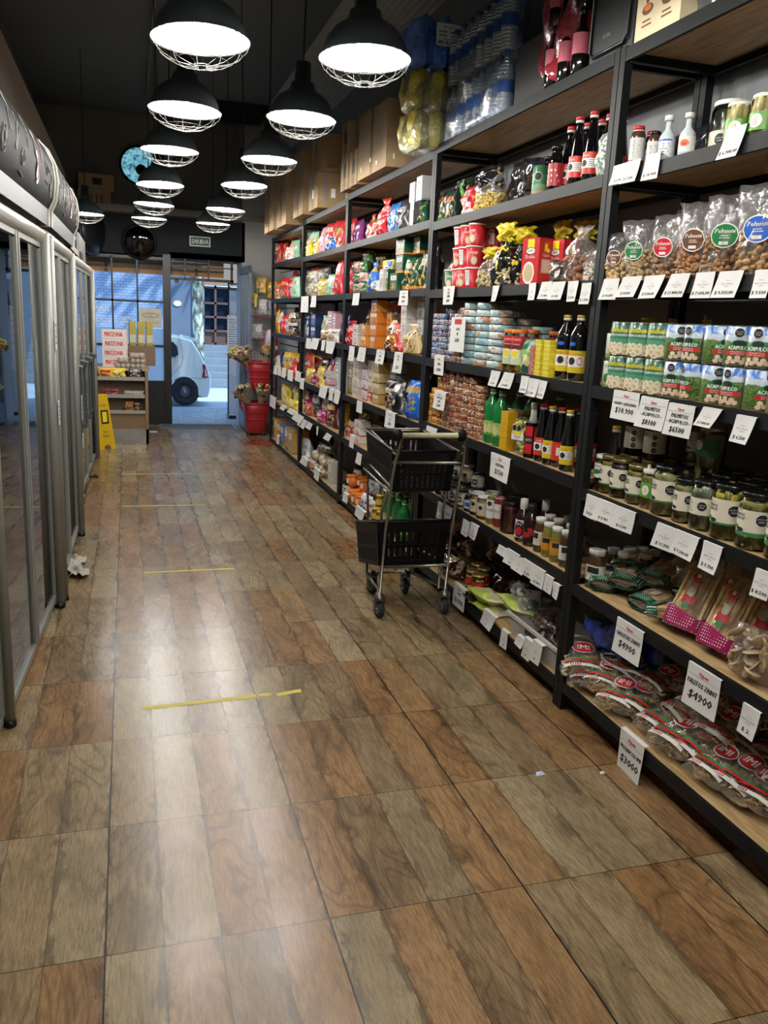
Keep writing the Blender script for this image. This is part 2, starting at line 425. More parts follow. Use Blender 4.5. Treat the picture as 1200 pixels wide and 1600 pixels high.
# cardboard cartons on the ledge above the door
CARD = M('cardboard', 'a08766', 0.8, var=0.06, scale=30)
def carton(name, x0,y0,z0,x1,y1,z1, label, group=None, art=None, mat=None, taped=True):
    o = thing(name, label, 'box', ((x0+x1)/2,(y0+y1)/2,z0), group=group, g=G().box(-(x1-x0)/2,-(y1-y0)/2,0,(x1-x0)/2,(y1-y0)/2,z1-z0), mats=mat or CARD)
    wx, wy, h = (x1-x0)/2, (y1-y0)/2, z1-z0
    gt = G().box(-0.03,-wy-0.001,h*0.55,0.03,wy+0.001,h+0.001) if False else G().box(-wx-0.0012,-0.03,-0.0005 if False else 0.001,wx+0.0012,0.03,h+0.0012)
    if taped: part('packing_tape', gt, M('brown_tape', '8a7048', 0.3, var=0.03), o)
    if art:
        ink = Ink(lambda u,v,off: (-wx-off-0.002, -u, v)); art(ink, wy, h); part('print', ink.mesh('print', INK()), o)
        ink = Ink(lambda u,v,off: (u, -wy-off-0.002, v)); art(ink, wx, h); part('print', ink.mesh('print', INK()), o)
    return o
def art_square(ink, w, h): ink.rect(-w*0.2, h*0.35, w*0.35, h*0.75, K_); ink.lines(-w*0.6, h*0.08, w*0.6, h*0.2, 2, BR_)
def art_arrows(ink, w, h):
    ink.rect(-w*0.75, h*0.12, -w*0.7, h*0.2, W_).rect(-w*0.1, h*0.2, w*0.0, h*0.26, W_).rect(w*0.35, h*0.1, w*0.45, h*0.16, W_)
def art_none(ink, w, h): ink.lines(-w*0.6, h*0.1, w*0.2, h*0.22, 2, BR_)
def art_stripes(ink, w, h):
    for k in range(5): ink.rect(-w*0.8+k*w*0.3, h*0.3, -w*0.7+k*w*0.3, h*0.8, BR_, 1)
carton('carton', -0.62,12.85,2.99,-0.18,13.2,3.22, 'lower cardboard carton of the two on the ledge above the door', None, art_stripes)
carton('carton', -0.60,12.87,3.22,-0.14,13.2,3.44, 'upper cardboard carton with a dark square on the ledge above the door', None, art_square)
# ---------------------------------------------------------------- shopfront
BF = M('black_frame', '141619', 0.4, 0.2)
def bars(g, lst, y0=12.7, y1=12.75):
    for x0,z0,x1,z1 in lst: g.box(x0,y0,z0,x1,y1,z1)
    return g
g = bars(G(), [(-1.2,2.34,0.6,2.4),(-1.2,0,0.52,0.1),(-1.2,0.56,0.5,0.64),(-0.205,0.6,-0.18,2.36),(0.135,0.6,0.16,2.36),(-0.55,0.6,-0.52,2.36),(-0.9,0.6,-0.87,2.36),(-1.2,1.745,0.5,1.775),(-1.2,1.125,0.5,1.155)])
g.box(-1.2,12.71,0.1,0.5,12.74,0.56)
o = struct('window_1', g, BF)
GLASS = film('window_glass', 'f4fbff', 0.2, 0.02, 0.02, 0.0)
link('pane', G().add([(-1.2,12.725,0.62),(0.5,12.725,0.62),(0.5,12.725,2.36),(-1.2,12.725,2.36)],[(0,1,2,3)]).mesh('pane', GLASS), o)
# frosted film on the lower panes
tt = NT('frosted_vinyl'); tr = tt.n('BsdfTranslucent', Color=lin('cfe4f5')).outputs[0]; df = tt.n('BsdfDiffuse', Color=lin('cfe4f5')).outputs[0]
tt.t.links.new(tt.n('MixShader', i0=0.35, i1=tr, i2=df).outputs[0], tt.o.inputs[0])
link('frosted_film', G().add([(-0.87,12.735,0.64),(0.5,12.735,0.64),(0.5,12.735,1.38),(-0.87,12.735,1.38)],[(0,1,2,3)]).mesh('frosted_film', tt.m), o)
ink = Ink(on_front(12.72))
def mark(u, v, w, m, sh=0.0):
    ink.k += 1
    for s in range(2):
        pass
    n = 20
    def ring(ru, rv, t2):
        vs = []; k = ink.k
        for i in range(n+1):
            a = 2*pi*i/n
            vs += [ink.fn(u+ru*cos(a), v+rv*sin(a), 0.001), ink.fn(u+(ru-t2)*cos(a), v+(rv-t2)*sin(a), 0.001)]
        ink.g.add(vs, [(2*i,2*i+2,2*i+3,2*i+1) for i in range(n)], m)
    ring(w, w*0.3, w*0.1)
    ink.text('X', u, v-w*0.14, w*0.28, m, width=w*0.5)
def mtext(t, u, v, h, m, width):
    fn = ink.fn; ink.fn = lambda a, b, off: fn(2*u-a, b, off); ink.text(t, u, v, h, m, width); ink.fn = fn
mark(-0.36, 1.49, 0.13, W_); mtext('Open Kosher', -0.36, 1.405, 0.035, W_, 0.24)
mark(-0.02, 1.49, 0.13, W_); mtext('Open Kosher', -0.02, 1.405, 0.035, W_, 0.24)
mtext('SAL', -0.34, 1.6, 0.09, W_, 0.24)
link('lettering', ink.mesh('lettering', INK()), o)
t = thing('window_notice', 'cream paper notice with an oval emblem taped inside the window pane', 'sign', g=G().box(0.17,12.685,1.40,0.47,12.69,1.665), mats=M('notice_paper', 'd9d2bd', 0.7))
ink = Ink(on_front(12.684)); mark(0.32, 1.57, 0.12, GY_); mtext('Open Kosher', 0.32, 1.455, 0.035, GY_, 0.22)
part('print', ink.mesh('print', INK()), t)
# central post, transom over the doorway
struct('window_3', bars(G(), [(0.5,0,0.605,2.42)], 12.66, 12.76), BF)
g = bars(G(), [(0.6,2.38,1.66,2.46),(0.6,2.08,1.5,2.12),(0.6,2.27,1.5,2.285),(0.6,2.33,1.12,2.345),(0.8,2.1,0.815,2.42),(1.135,2.1,1.15,2.42),(1.46,2.05,1.49,2.42),(0.66,2.04,0.72,2.09)])
o = struct('window_2', g, BF)
link('pane', G().add([(0.6,12.725,2.1),(1.48,12.725,2.1),(1.48,12.725,2.42),(0.6,12.725,2.42)],[(0,1,2,3)]).mesh('pane', GLASS), o)
# open door leaf
g = G(); A = Vector((1.60,12.66)); Bv = Vector((1.63,11.86)); d = (Bv-A)
def leaf(a, b, z0, z1, th=0.02):
    p, q = A+d*a, A+d*b; n = Vector((d.y, -d.x)).normalized()*th
    g.add([(p.x-n.x,p.y-n.y,z0),(q.x-n.x,q.y-n.y,z0),(q.x+n.x,q.y+n.y,z0),(p.x+n.x,p.y+n.y,z0),(p.x-n.x,p.y-n.y,z1),(q.x-n.x,q.y-n.y,z1),(q.x+n.x,q.y+n.y,z1),(p.x+n.x,p.y+n.y,z1)],
      [(0,3,2,1),(4,5,6,7),(0,1,5,4),(1,2,6,5),(2,3,7,6),(3,0,4,7)])
for a, b, z0, z1 in ((0,0.09,0.02,2.3),(0.91,1,0.02,2.3),(0,1,0.02,0.28),(0,1,2.2,2.3),(0.32,0.35,0.28,2.2),(0.62,0.65,0.28,2.2)): leaf(a, b, z0, z1)
o = struct('door_1', g, M('door_frame_grey', '6d7784', 0.35, 0.1))
link('pane', G().add([(A.x,A.y,0.28),(Bv.x,Bv.y,0.28),(Bv.x,Bv.y,2.2),(A.x,A.y,2.2)],[(0,1,2,3)]).mesh('pane', GLASS), o)
# exit sign
t = thing('exit_sign', 'green SALIDA exit sign with white border on the black fascia', 'sign', g=G().box(0.875,12.685,2.56,1.165,12.7,2.695), mats=M('sign_white', 'dfe6df', 0.5))
ink = Ink(on_front(12.684)); ink.rect(0.887, 2.572, 1.153, 2.683, 3)
ink.text('SALIDA', 1.02, 2.598, 0.062, 1, width=0.235, bold=0.003)
part('lettering', ink.mesh('lettering', [M('ink_black'), M('sign_letters', 'cfd8cf', 0.5), M('ink_red'), M('sign_green', '1d4a38', 0.5)]), t)
# convex mirror and the black disc beside it
tt = NT('dark_mirror'); tt.P(Base_Color=lin('3a3a3c'), Metallic=1.0, Roughness=0.06)
def cap_prof(R, dep, n=7): return [(R*sin(radians(90*i/n)) if i else 0.0005, -dep*cos(radians(90*i/n))) for i in range(n+1)]
t = thing('convex_mirror', 'round convex mirror with a dark rim on the fascia above the window', 'mirror', (0.19,12.62,2.56), (0.15,0,0), g=G().lathe(cap_prof(0.215,0.07), 32, axis='Y'), mats=tt.m)
part('rim', G().lathe([(0.21,-0.01),(0.235,-0.005),(0.235,0.03),(0.21,0.03)], 32, axis='Y'), BF, t)
part('bracket', G().box(-0.02,0.03,-0.02,0.02,0.08,0.02), BF, t)
t = thing('convex_mirror', 'round convex mirror turned edge-on to the coolers at the fascia corner', 'mirror', (-0.42,12.45,2.66), (0,0,radians(62)), g=G().lathe(cap_prof(0.3,0.09), 32, axis='Y'), mats=BF)
part('rim', G().lathe([(0.3,-0.01),(0.32,-0.005),(0.32,0.03),(0.29,0.03)], 32, axis='Y'), BF, t)
part('bracket', G().box(-0.03,0.0,-0.03,0.03,0.25,0.03), M('grey_conduit'), t)

# ---------------------------------------------------------------- street
STONE = M('pavement_slabs', 'a9b4bd', 0.6, var=0.1, scale=8, bump=0.3)
tt = NT('patterned_sidewalk'); wv = tt.n('TexWave', {'wave_type': 'BANDS', 'bands_direction': 'Y'}, Vector=tt.obj(), Scale=4.0, Distortion=9.0, Detail=1.0, Detail_Scale=2.0).outputs['Fac']
tt.P(Base_Color=tt.ramp(wv, [(0.0,'2c353c'),(0.18,'7f909b'),(1.0,'98a8b2')]), Roughness=0.45)
struct('sidewalk', G().box(-9,12.72,-0.12,9,15.15,-0.005), tt.m)
struct('road', G().box(-12,15.15,-0.2,12,19.6,-0.06), M('asphalt', '9aa7b2', 0.7, var=0.15, scale=3, bump=0.3))
struct('sidewalk_2', G().box(-12,19.6,-0.2,12,20.6,0.03), STONE)
# metal threshold mat
t = thing('entrance_mat', 'ribbed grey entrance mat lying across the doorway threshold', 'mat', (0,0,0), g=G().box(0.42,12.28,0.002,1.5,12.70,0.012), mats=M('ribbed_mat', '7d8a96', 0.5, 0.3))
g = G()
for k in range(12): g.box(0.45,12.31+k*0.032,0.012,1.47,12.322+k*0.032,0.017)
part('rib', g, M('mat_rib', '566270', 0.5, 0.3), t)
# building opposite
tt = NT('painted_brick')
br = tt.n('TexBrick', Vector=tt.n('Mapping', Vector=tt.obj(), Rotation=(pi/2,0,0)).outputs[0], Color1=lin('8f9bb0'), Color2=lin('8390a6'), Mortar=lin('5a6578'), Scale=4.0).outputs['Color']
tt.P(Base_Color=br, Roughness=0.8)
struct('wall_opposite', G().box(-12,20.6,0,0.86,20.8,7), tt.m)
struct('wall_opposite_2', G().box(0.86,20.55,0,1.75,20.8,7), M('slate_blue_render', '5b6573', 0.8, var=0.05, scale=2))
struct('wall_opposite_3', G().box(2.62,20.55,0,12,20.8,7), M('slate_blue_render'))
g = G().box(1.66,20.5,2.27,2.7,20.8,7).box(1.55,20.45,-0.0,1.68,20.6,7,1)
struct('wall_opposite_4', g, [M('lintel_stone', '8b6f5a', 0.8), M('speckled_stone', 'c8d2dc', 0.8, var=0.3, scale=60)])
# panelled house door with panes
WOODD = M('dark_door_wood', '5b4137', 0.6, var=0.1, scale=8)
g = G().box(1.68,20.6,0.9,2.66,20.64,1.2)
for x in (1.68,1.98,2.30,2.62): g.box(x,20.55,0.9,x+0.05,20.62,2.3)
for z in (0.9,1.2,1.52,1.84,2.2): g.box(1.68,20.55,z,2.66,20.62,z+0.05)
o = struct('door_2', g, WOODD)
link('pane', G().box(1.7,20.63,1.2,2.64,20.65,2.25).mesh('pane', M('dark_pane', '1a2430', 0.05)), o)
g = G()
for k in range(6): g.box(1.66,20.6-(6-k)*0.17,0.0,2.75,20.62-(5-k)*0.17+0.0,0.15*(k+1))
struct('trim_6', g, M('stone_step', '727b82', 0.7, var=0.08, scale=6))
# lattice gate left of the trunk
g = G().box(0.92,20.3,0.03,0.97,20.34,0.2).box(1.5,20.3,0.03,1.55,20.34,0.2).box(0.92,20.3,0.9,1.55,20.34,0.96).box(0.92,20.3,0.2,1.55,20.34,0.26).box(0.92,20.3,0.2,0.97,20.34,0.96).box(1.5,20.3,0.2,1.55,20.34,0.96)
t = thing('lattice_gate', 'low red-framed lattice gate against the wall across the street', 'gate', g=g, mats=M('faded_red_metal', '9a6b70', 0.6))
g = G()
for k in range(-4, 6):
    x = 0.97+k*0.11
    for s in (1, -1):
        pts = [(x+ (0 if s>0 else 0.6), 20.32, 0.26), (x+(0.6 if s>0 else 0), 20.32, 0.9)]
        a, b = Vector(pts[0]), Vector(pts[1])
        lo, hi = 0.97, 1.5
        dd = b-a
        t0 = max(0, min((lo-a.x)/dd.x, (hi-a.x)/dd.x)); t1 = min(1, max((lo-a.x)/dd.x, (hi-a.x)/dd.x))
        if t1-t0 > 0.05: g.tube([a+dd*t0, a+dd*t1], 0.004, 4)
part('lattice', g, M('faded_red_metal'), t)
t = thing('house_plaque', 'small oval white house plaque on the slate wall across the street', 'sign', (1.13,20.54,1.82), g=G().lathe([(0.09,0),(0.09,-0.01)], 20, axis='Y'), mats=M('sign_white'), )
t.scale = (1, 1, 0.7)
# plane-tree trunk by the kerb
tt = NT('mottled_bark'); no = tt.n('TexNoise', Vector=tt.n('Mapping', Vector=tt.obj(), Scale=(1,1,0.5)).outputs[0], Scale=9.0, Detail=4.0).outputs[0]
tt.P(Base_Color=tt.ramp(no, [(0.4,'3f4338'),(0.5,'7b8072'),(0.58,'b9bfae')]), Roughness=0.85); tt.bump(no, 0.6, 0.02)
pr = [(0.16,-0.1),(0.125,0.2),(0.105,0.9),(0.11,1.6),(0.115,2.2),(0.12,3.2),(0.1,4.6),(0.08,6)]
g = G()
vs = []; n = 14
for i, (r, z) in enumerate(pr):
    for k in range(n):
        a = 2*pi*k/n; rr = r*(1+0.08*sin(3*a+i)+0.05*sin(5*a+2*i)); vs.append((rr*cos(a)-0.03*sin(z), rr*sin(a), z))
g.add(vs, [(i*n+k, i*n+(k+1)%n, (i+1)*n+(k+1)%n, (i+1)*n+k) for i in range(len(pr)-1) for k in range(n)], 0, True)
tr_ = thing('tree_trunk', 'mottled pale street tree trunk standing behind the white car', 'tree', (1.40,17.65,0), g=g, mats=tt.m)
g = G()
for k in range(420):
    a = random.uniform(0, 2*pi); r = random.uniform(0.2, 2.6); z = random.uniform(4.4, 7.4)
    s = random.uniform(0.12, 0.3); c = Vector((r*cos(a), r*sin(a)*0.8, z)); q = random.uniform(0, pi)
    g.add([c+Vector((s*cos(q),s*sin(q),0)), c+Vector((0,0,s*0.6)), c-Vector((s*cos(q),s*sin(q),0)), c-Vector((0,0,s*0.5))], [(0,1,2,3)])
part('foliage', g, M('leaf_green', '4d6b3a', 0.7), tr_)
# pine canopy over the sidewalk
g = G()
for k in range(4): g.box(-1.6,13.40,2.17+k*0.16,1.43,13.43,2.325+k*0.16)
for k in range(4): g.box(-1.6,13.43+k*0.26,2.82,1.43,13.68+k*0.26,2.85)
PINE = M('pine_boards', 'd98a3a', 0.55, var=0.18, scale=5)
t = thing('street_awning', 'orange pine-board awning above the sidewalk outside the door', 'awning', g=g, mats=PINE)
g = G().box(-1.6,13.36,2.24,1.43,13.395,2.27).box(-1.6,13.36,2.30,1.1,13.395,2.33)
for x in (-0.75,-0.3,0.15,0.62,1.0): g.box(x,13.36,2.17,x+0.04,13.395,2.8)
part('beam', g, BF, t)
struct('wall_shopfront_upper', G().box(-6,12.78,3.0,-1.2,13.4,7).box(2.4,12.78,0,6,13.4,7).box(-6,12.76,0,-1.2,13.0,3.0), M('slate_blue_render'))

# ---------------------------------------------------------------- white hatchback
def car():
    t = thing('car', 'pale white hatchback parked side-on beyond the doorway', 'car', (0.985,15.72,0))
    CW = M('car_paint', 'dce9e6', 0.25, var=0.01, coat=0.8)
    # side outline in (x, z), wheel centre at x = 0, nose towards -x
    def sec(ins, tum):
        o = [(-2.9,0.16),(-2.96,0.42),(-2.9,0.62),(-2.2,0.78),(-1.95,0.84),(-1.5,1.14),(-1.2,1.22),(-0.6,1.26),(-0.1,1.2),(0.14,1.14),(0.19,1.07),(0.29,0.9),(0.37,0.72),(0.415,0.6),(0.475,0.5),(0.47,0.3),(0.42,0.12)]
        return o
    out = sec(0,0)
    arch = [(0.27*cos(a), 0.22+0.27*sin(a)) for a in [pi*k/12-0.25*(1-2*k/12) for k in range(13)]]
    arch_f = [(-2.15+x, z) for x, z in arch]
    bottom = [(x, z) for x, z in arch] + [(-0.32,0.13),(-1.85,0.13)] + arch_f + [(-2.45,0.13)]
    poly = out + bottom
    def yoff(z): return 0.0 if z < 0.85 else (z-0.85)*0.42
    g = G(); n = len(poly); W = 1.45
    bevel = 0.05
    ring = lambda y, sh: [(x*(1) , y + (yoff(z) if y < W/2 else -yoff(z)), z) for x, z in poly]
    # body side (near), roof/back skin, far side
    rings = []
    for y, s in ((0.0,0.94),(0.035,0.985),(0.10,1.0),(W-0.10,1.0),(W-0.035,0.985),(W,0.94)):
        cx, cz = -1.25, 0.6
        rings.append([(cx+(x-cx)*(1-(1-s)*0.25), y+(yoff(z) if y < W/2 else -yoff(z)), 0.22+(z-0.22)*(1-(1-s)*0.45) if z > 0.5 else z) for x, z in poly])
    vs = [p for r in rings for p in r]
    fs = [(i*n+k, i*n+(k+1)%n, (i+1)*n+(k+1)%n, (i+1)*n+k) for i in range(5) for k in range(n)]
    g.add(vs, fs, 0, True)
    import bmesh
    bm = bmesh.new()
    bv = [bm.verts.new(p) for p in vs]
    for f in fs:
        try: bm.faces.new([bv[i] for i in f])
        except ValueError: pass
    for r in (0, 5):
        idx = list(range(r*n, (r+1)*n))
        f = bm.faces.new([bv[i] for i in (idx[::-1] if r else idx)])
        bmesh.ops.triangulate(bm, faces=[f])
    bmesh.ops.recalc_face_normals(bm, faces=bm.faces)
    for f in bm.faces: f.smooth = False
    me = bpy.data.meshes.new('body'); bm.to_mesh(me); me.materials.append(CW)
    body = link('body', me, t)
    # rear side window, tailgate glass, seams, lamp, handle
    y = -0.004
    def flat(pts, yy, mat, nm, par, push=0.0):
        gg = G(); gg.add([(x, yy+(yoff(z)), z) for x, z in pts]+[(x, yy+0.02+(yoff(z)), z) for x, z in pts],
            [tuple(range(len(pts))), tuple(range(len(pts), 2*len(pts)))[::-1]]+[(i, len(pts)+i, len(pts)+(i+1)%len(pts), (i+1)%len(pts)) for i in range(len(pts))])
        return part(nm, gg, mat, par)
    DK = M('car_window', '22303c', 0.05, var=0.02)
    flat([(-0.8,0.84),(-0.17,0.84),(-0.11,0.88),(-0.13,1.02),(-0.2,1.10),(-0.8,1.13)], y+0.004, DK, 'side_window', t)
    flat([(-1.7,0.86),(-0.9,0.84),(-0.9,1.13),(-1.35,1.1)], y+0.004, DK, 'side_window', t)
    gg = G()
    gg.tube([(-0.1,y+yoff(1.19),1.19),(-0.05,y+yoff(1.0),1.0),(-0.03,y,0.82),(-0.07,y,0.68),(-0.22,y,0.52),(-0.27,y,0.45)], 0.0035, 5)
    gg.tube([(-0.85,y+yoff(1.1),1.1),(-0.85,y,0.85),(-0.85,y,0.2)], 0.0035, 5)
    gg.tube([(0.1,y,0.47),(0.3,y,0.46),(0.46,y+0.01,0.49)], 0.003, 5)
    part('door_seam', gg, M('ink_black'), t)
    part('door_handle', G().box(-0.42,y-0.02,0.6,-0.32,y+0.01,0.625), M('handle_grey_paint', '9fb0ae', 0.3), t)
    flat([(0.30,0.48),(0.41,0.48),(0.40,0.6),(0.355,0.72),(0.31,0.72),(0.325,0.6)], y-0.004, M('tail_lamp_red', '8c2b33', 0.15), 'tail_lamp', t)
    flat([(0.36,0.5),(0.40,0.5),(0.375,0.63),(0.355,0.64)], y-0.008, M('tail_lamp_clear', 'd9d9e2', 0.15), 'tail_lamp', t)
    gg = G().add([(0.20,0.25,1.06),(0.20,W-0.25,1.06),(0.385,W-0.2,0.74),(0.385,0.2,0.74)], [(0,1,2,3)]).add([(0.215,0.25,1.07),(0.215,W-0.25,1.07),(0.4,W-0.2,0.74),(0.4,0.2,0.74)], [(3,2,1,0)])
    part('rear_window', gg, DK, t)
    part('spoiler', G().obox((0.13,W/2,1.15), (0.30,W-0.42,0.05), 0, (0,0.22,0)).obox((0.26,W/2,1.105), (0.06,W-0.46,0.05), 0, (0,0.5,0)), CW, t)
    RUB = M('tyre_rubber', '1e2227', 0.8); HUB = M('steel_wheel', '596470', 0.4, 0.5)
    for x in (0.0, -2.15):
        wv = part('wheel', G().lathe([(0.13,-0.01),(0.18,-0.03),(0.235,-0.02),(0.25,0.03),(0.25,0.12),(0.235,0.16),(0.1,0.16)], 36, axis='Y', cap=False), RUB, t, (x,0.02,0.215))
        h = G().lathe([(0.155,0.0),(0.15,0.02),(0.13,0.035),(0.12,0.015),(0.06,0.01),(0.03,-0.005),(0.0005,-0.005)], 30, axis='Y', cap=False)
        part('rim', h, HUB, wv)
        hh = G()
        for k in range(14):
            a = 2*pi*k/14; hh.lathe([(0.011,-0.0),(0.011,0.012)], 8, axis='Y', c=(0.115*cos(a), 0.008, 0.115*sin(a)))
        part('rim_hole', hh, M('ink_black'), wv)
        part('hub_cap', G().lathe([(0.02,-0.02),(0.02,0)], 14, axis='Y', c=(0,-0.0,0)), M('hub_metal', '9aa2a0', 0.4, 0.5), wv)
        part('wheel_arch', G().lathe([(0.262,0.02),(0.262,0.3)], 30, axis='Y', cap=False), M('ink_black'), t, (x,0.0,0.225))
    t.location.z = 0
car()
# banner stand outside the door
t = thing('banner_stand', 'blue and white roll-up banner stand on the sidewalk by the door', 'banner', (1.66,13.6,0), (0,0,radians(4)), g=G().box(-0.12,-0.0,0.06,0.2,0.008,2.0), mats=zband('banner_print', 2.0, [(0,'b9cdea'),(0.35,'d6e0f2'),(0.62,'9db6e0'),(0.7,'b8a6c8'),(0.85,'b9cbe8')], noise=0.25, spread=0.2))
part('pole', G().tube([(-0.13,0.02,0.05),(-0.13,0.02,2.12)], 0.012).tube([(-0.13,0.02,2.1),(0.2,0.02,2.1)], 0.012), BF, t)
part('foot', G().box(-0.14,-0.1,0,0.2,0.12,0.05), M('dark_pane'), t)
ink = Ink(on_front(-0.002))
for k in range(12): ink.rect(0.03, 0.15+k*0.09, 0.10+0.03*(k%2), 0.175+k*0.09, 8, 1)
ink.ell(0.06, 1.65, 0.07, 0.22, 11)
part('print', ink.mesh('print', INK()), t)
t = thing('paper_poster', 'white paper poster with handwriting hanging on the banner stand', 'poster', (1.53,13.592,1.0), g=G().box(-0.02,0,0,0.14,0.004,0.62), mats=M('poster_paper', 'dfe6f2', 0.8))
ink = Ink(on_front(-0.001)); ink.lines(0.0,0.05,0.12,0.57,14,GY_); part('print', ink.mesh('print', INK()), t)

# ---------------------------------------------------------------- pendant lamps
SHADE = M('lamp_shade_black', '2e3436', 0.35, 0.2, coat=0.3)
INNER = M('lamp_shade_inner_white', 'c8c8c4', 0.6, var=0.0)
BULB = M('lamp_bulb', 'ffffff', 0.3, emit=40.0)
CAGE = M('cage_wire', '34332f', 0.6, 0.0)
R0 = 0.2
outer = [(0.03,0.30),(0.042,0.295),(0.048,0.19),(0.066,0.186),(0.068,0.172),(0.078,0.150),(0.098,0.136),(0.132,0.115),(0.16,0.082),(0.178,0.045),(0.186,0.015),(0.2,0.0)]
inner = [(0.197,0.001),(0.182,0.015),(0.174,0.044),(0.156,0.08),(0.128,0.112),(0.09,0.134),(0.03,0.15),(0.0005,0.15)]
me_sh = G().lathe(outer, 32, cap=False).mesh('shade', SHADE)
me_in = G().lathe(inner, 32, cap=False).mesh('reflector', INNER)
me_bulb = G().lathe([(0.014,0.16),(0.016,0.12),(0.034,0.085),(0.036,0.06),(0.02,0.035),(0.0005,0.03)], 14, cap=False).mesh('bulb', BULB)
g = G(); nm = 12
for k in range(nm):
    a = 2*pi*k/nm
    g.tube([(r*cos(a), r*sin(a), z) for r, z in ((0.2,0.0),(0.185,-0.03),(0.15,-0.062),(0.1,-0.088),(0.045,-0.1),(0.02,-0.102))], 0.0012, 4)
for r, z in ((0.2,-0.002),(0.165,-0.05),(0.11,-0.083),(0.045,-0.1)):
    g.tube([(r*cos(2*pi*k/28), r*sin(2*pi*k/28), z) for k in range(28)], 0.0014, 4, closed=True)
me_cage = g.mesh('wire_cage', CAGE)
def lamp(x, y, z, label, power=LAMP_W, tilt=(0,0)):
    t = thing('pendant_lamp', label, 'lamp', (x,y,z), (tilt[0],tilt[1],0), 'caged pendant lamps')
    link('shade', me_sh, t); link('reflector', me_in, t); link('bulb', me_bulb, t); link('wire_cage', me_cage, t)
    link('cord', G().tube([(0,0,0.295),(0,0,4.35-z)], 0.005, 5).mesh('cord', SHADE), t)
    l = bpy.data.lights.new('lamp_light', 'POINT'); l.energy = power; l.color = (1.0, 0.965, 0.9); l.shadow_soft_size = 0.022
    lo = bpy.data.objects.new('lamp_light', l); COL.objects.link(lo); lo.location = (x, y, z-0.014)
lampL = [(0.31,3.78,2.72),(0.33,5.08,2.725),(0.31,6.40,2.735),(0.295,7.80,2.69),(0.285,9.20,2.685),(0.27,10.55,2.68)]
lampR = [(1.005,3.80,2.74),(0.98,5.08,2.75),(0.995,6.33,2.725),(1.0,7.72,2.735),(1.0,9.20,2.69),(1.0,10.55,2.675)]
for side, L_ in (('cooler-side', lampL), ('shelf-side', lampR)):
    for i, (x, y, z) in enumerate(L_):
        lamp(x, y, z, f'black caged pendant lamp, {ORD[i]} along the {side} row', tilt=(0.02*((i*7)%3-1), 0.02*((i*5)%3-1)))
lamp(-0.42, 10.4, 2.66, 'black caged pendant lamp hanging alone above the far coolers')
for y in (2.45, 1.1, -0.25):
    for x, s in ((0.31,'cooler'),(1.0,'shelf')):
        lamp(x, y, 2.73, f'black caged pendant lamp on the {s} side above the camera at {"front middle back".split()[(2.45,1.1,-0.25).index(y)]}')

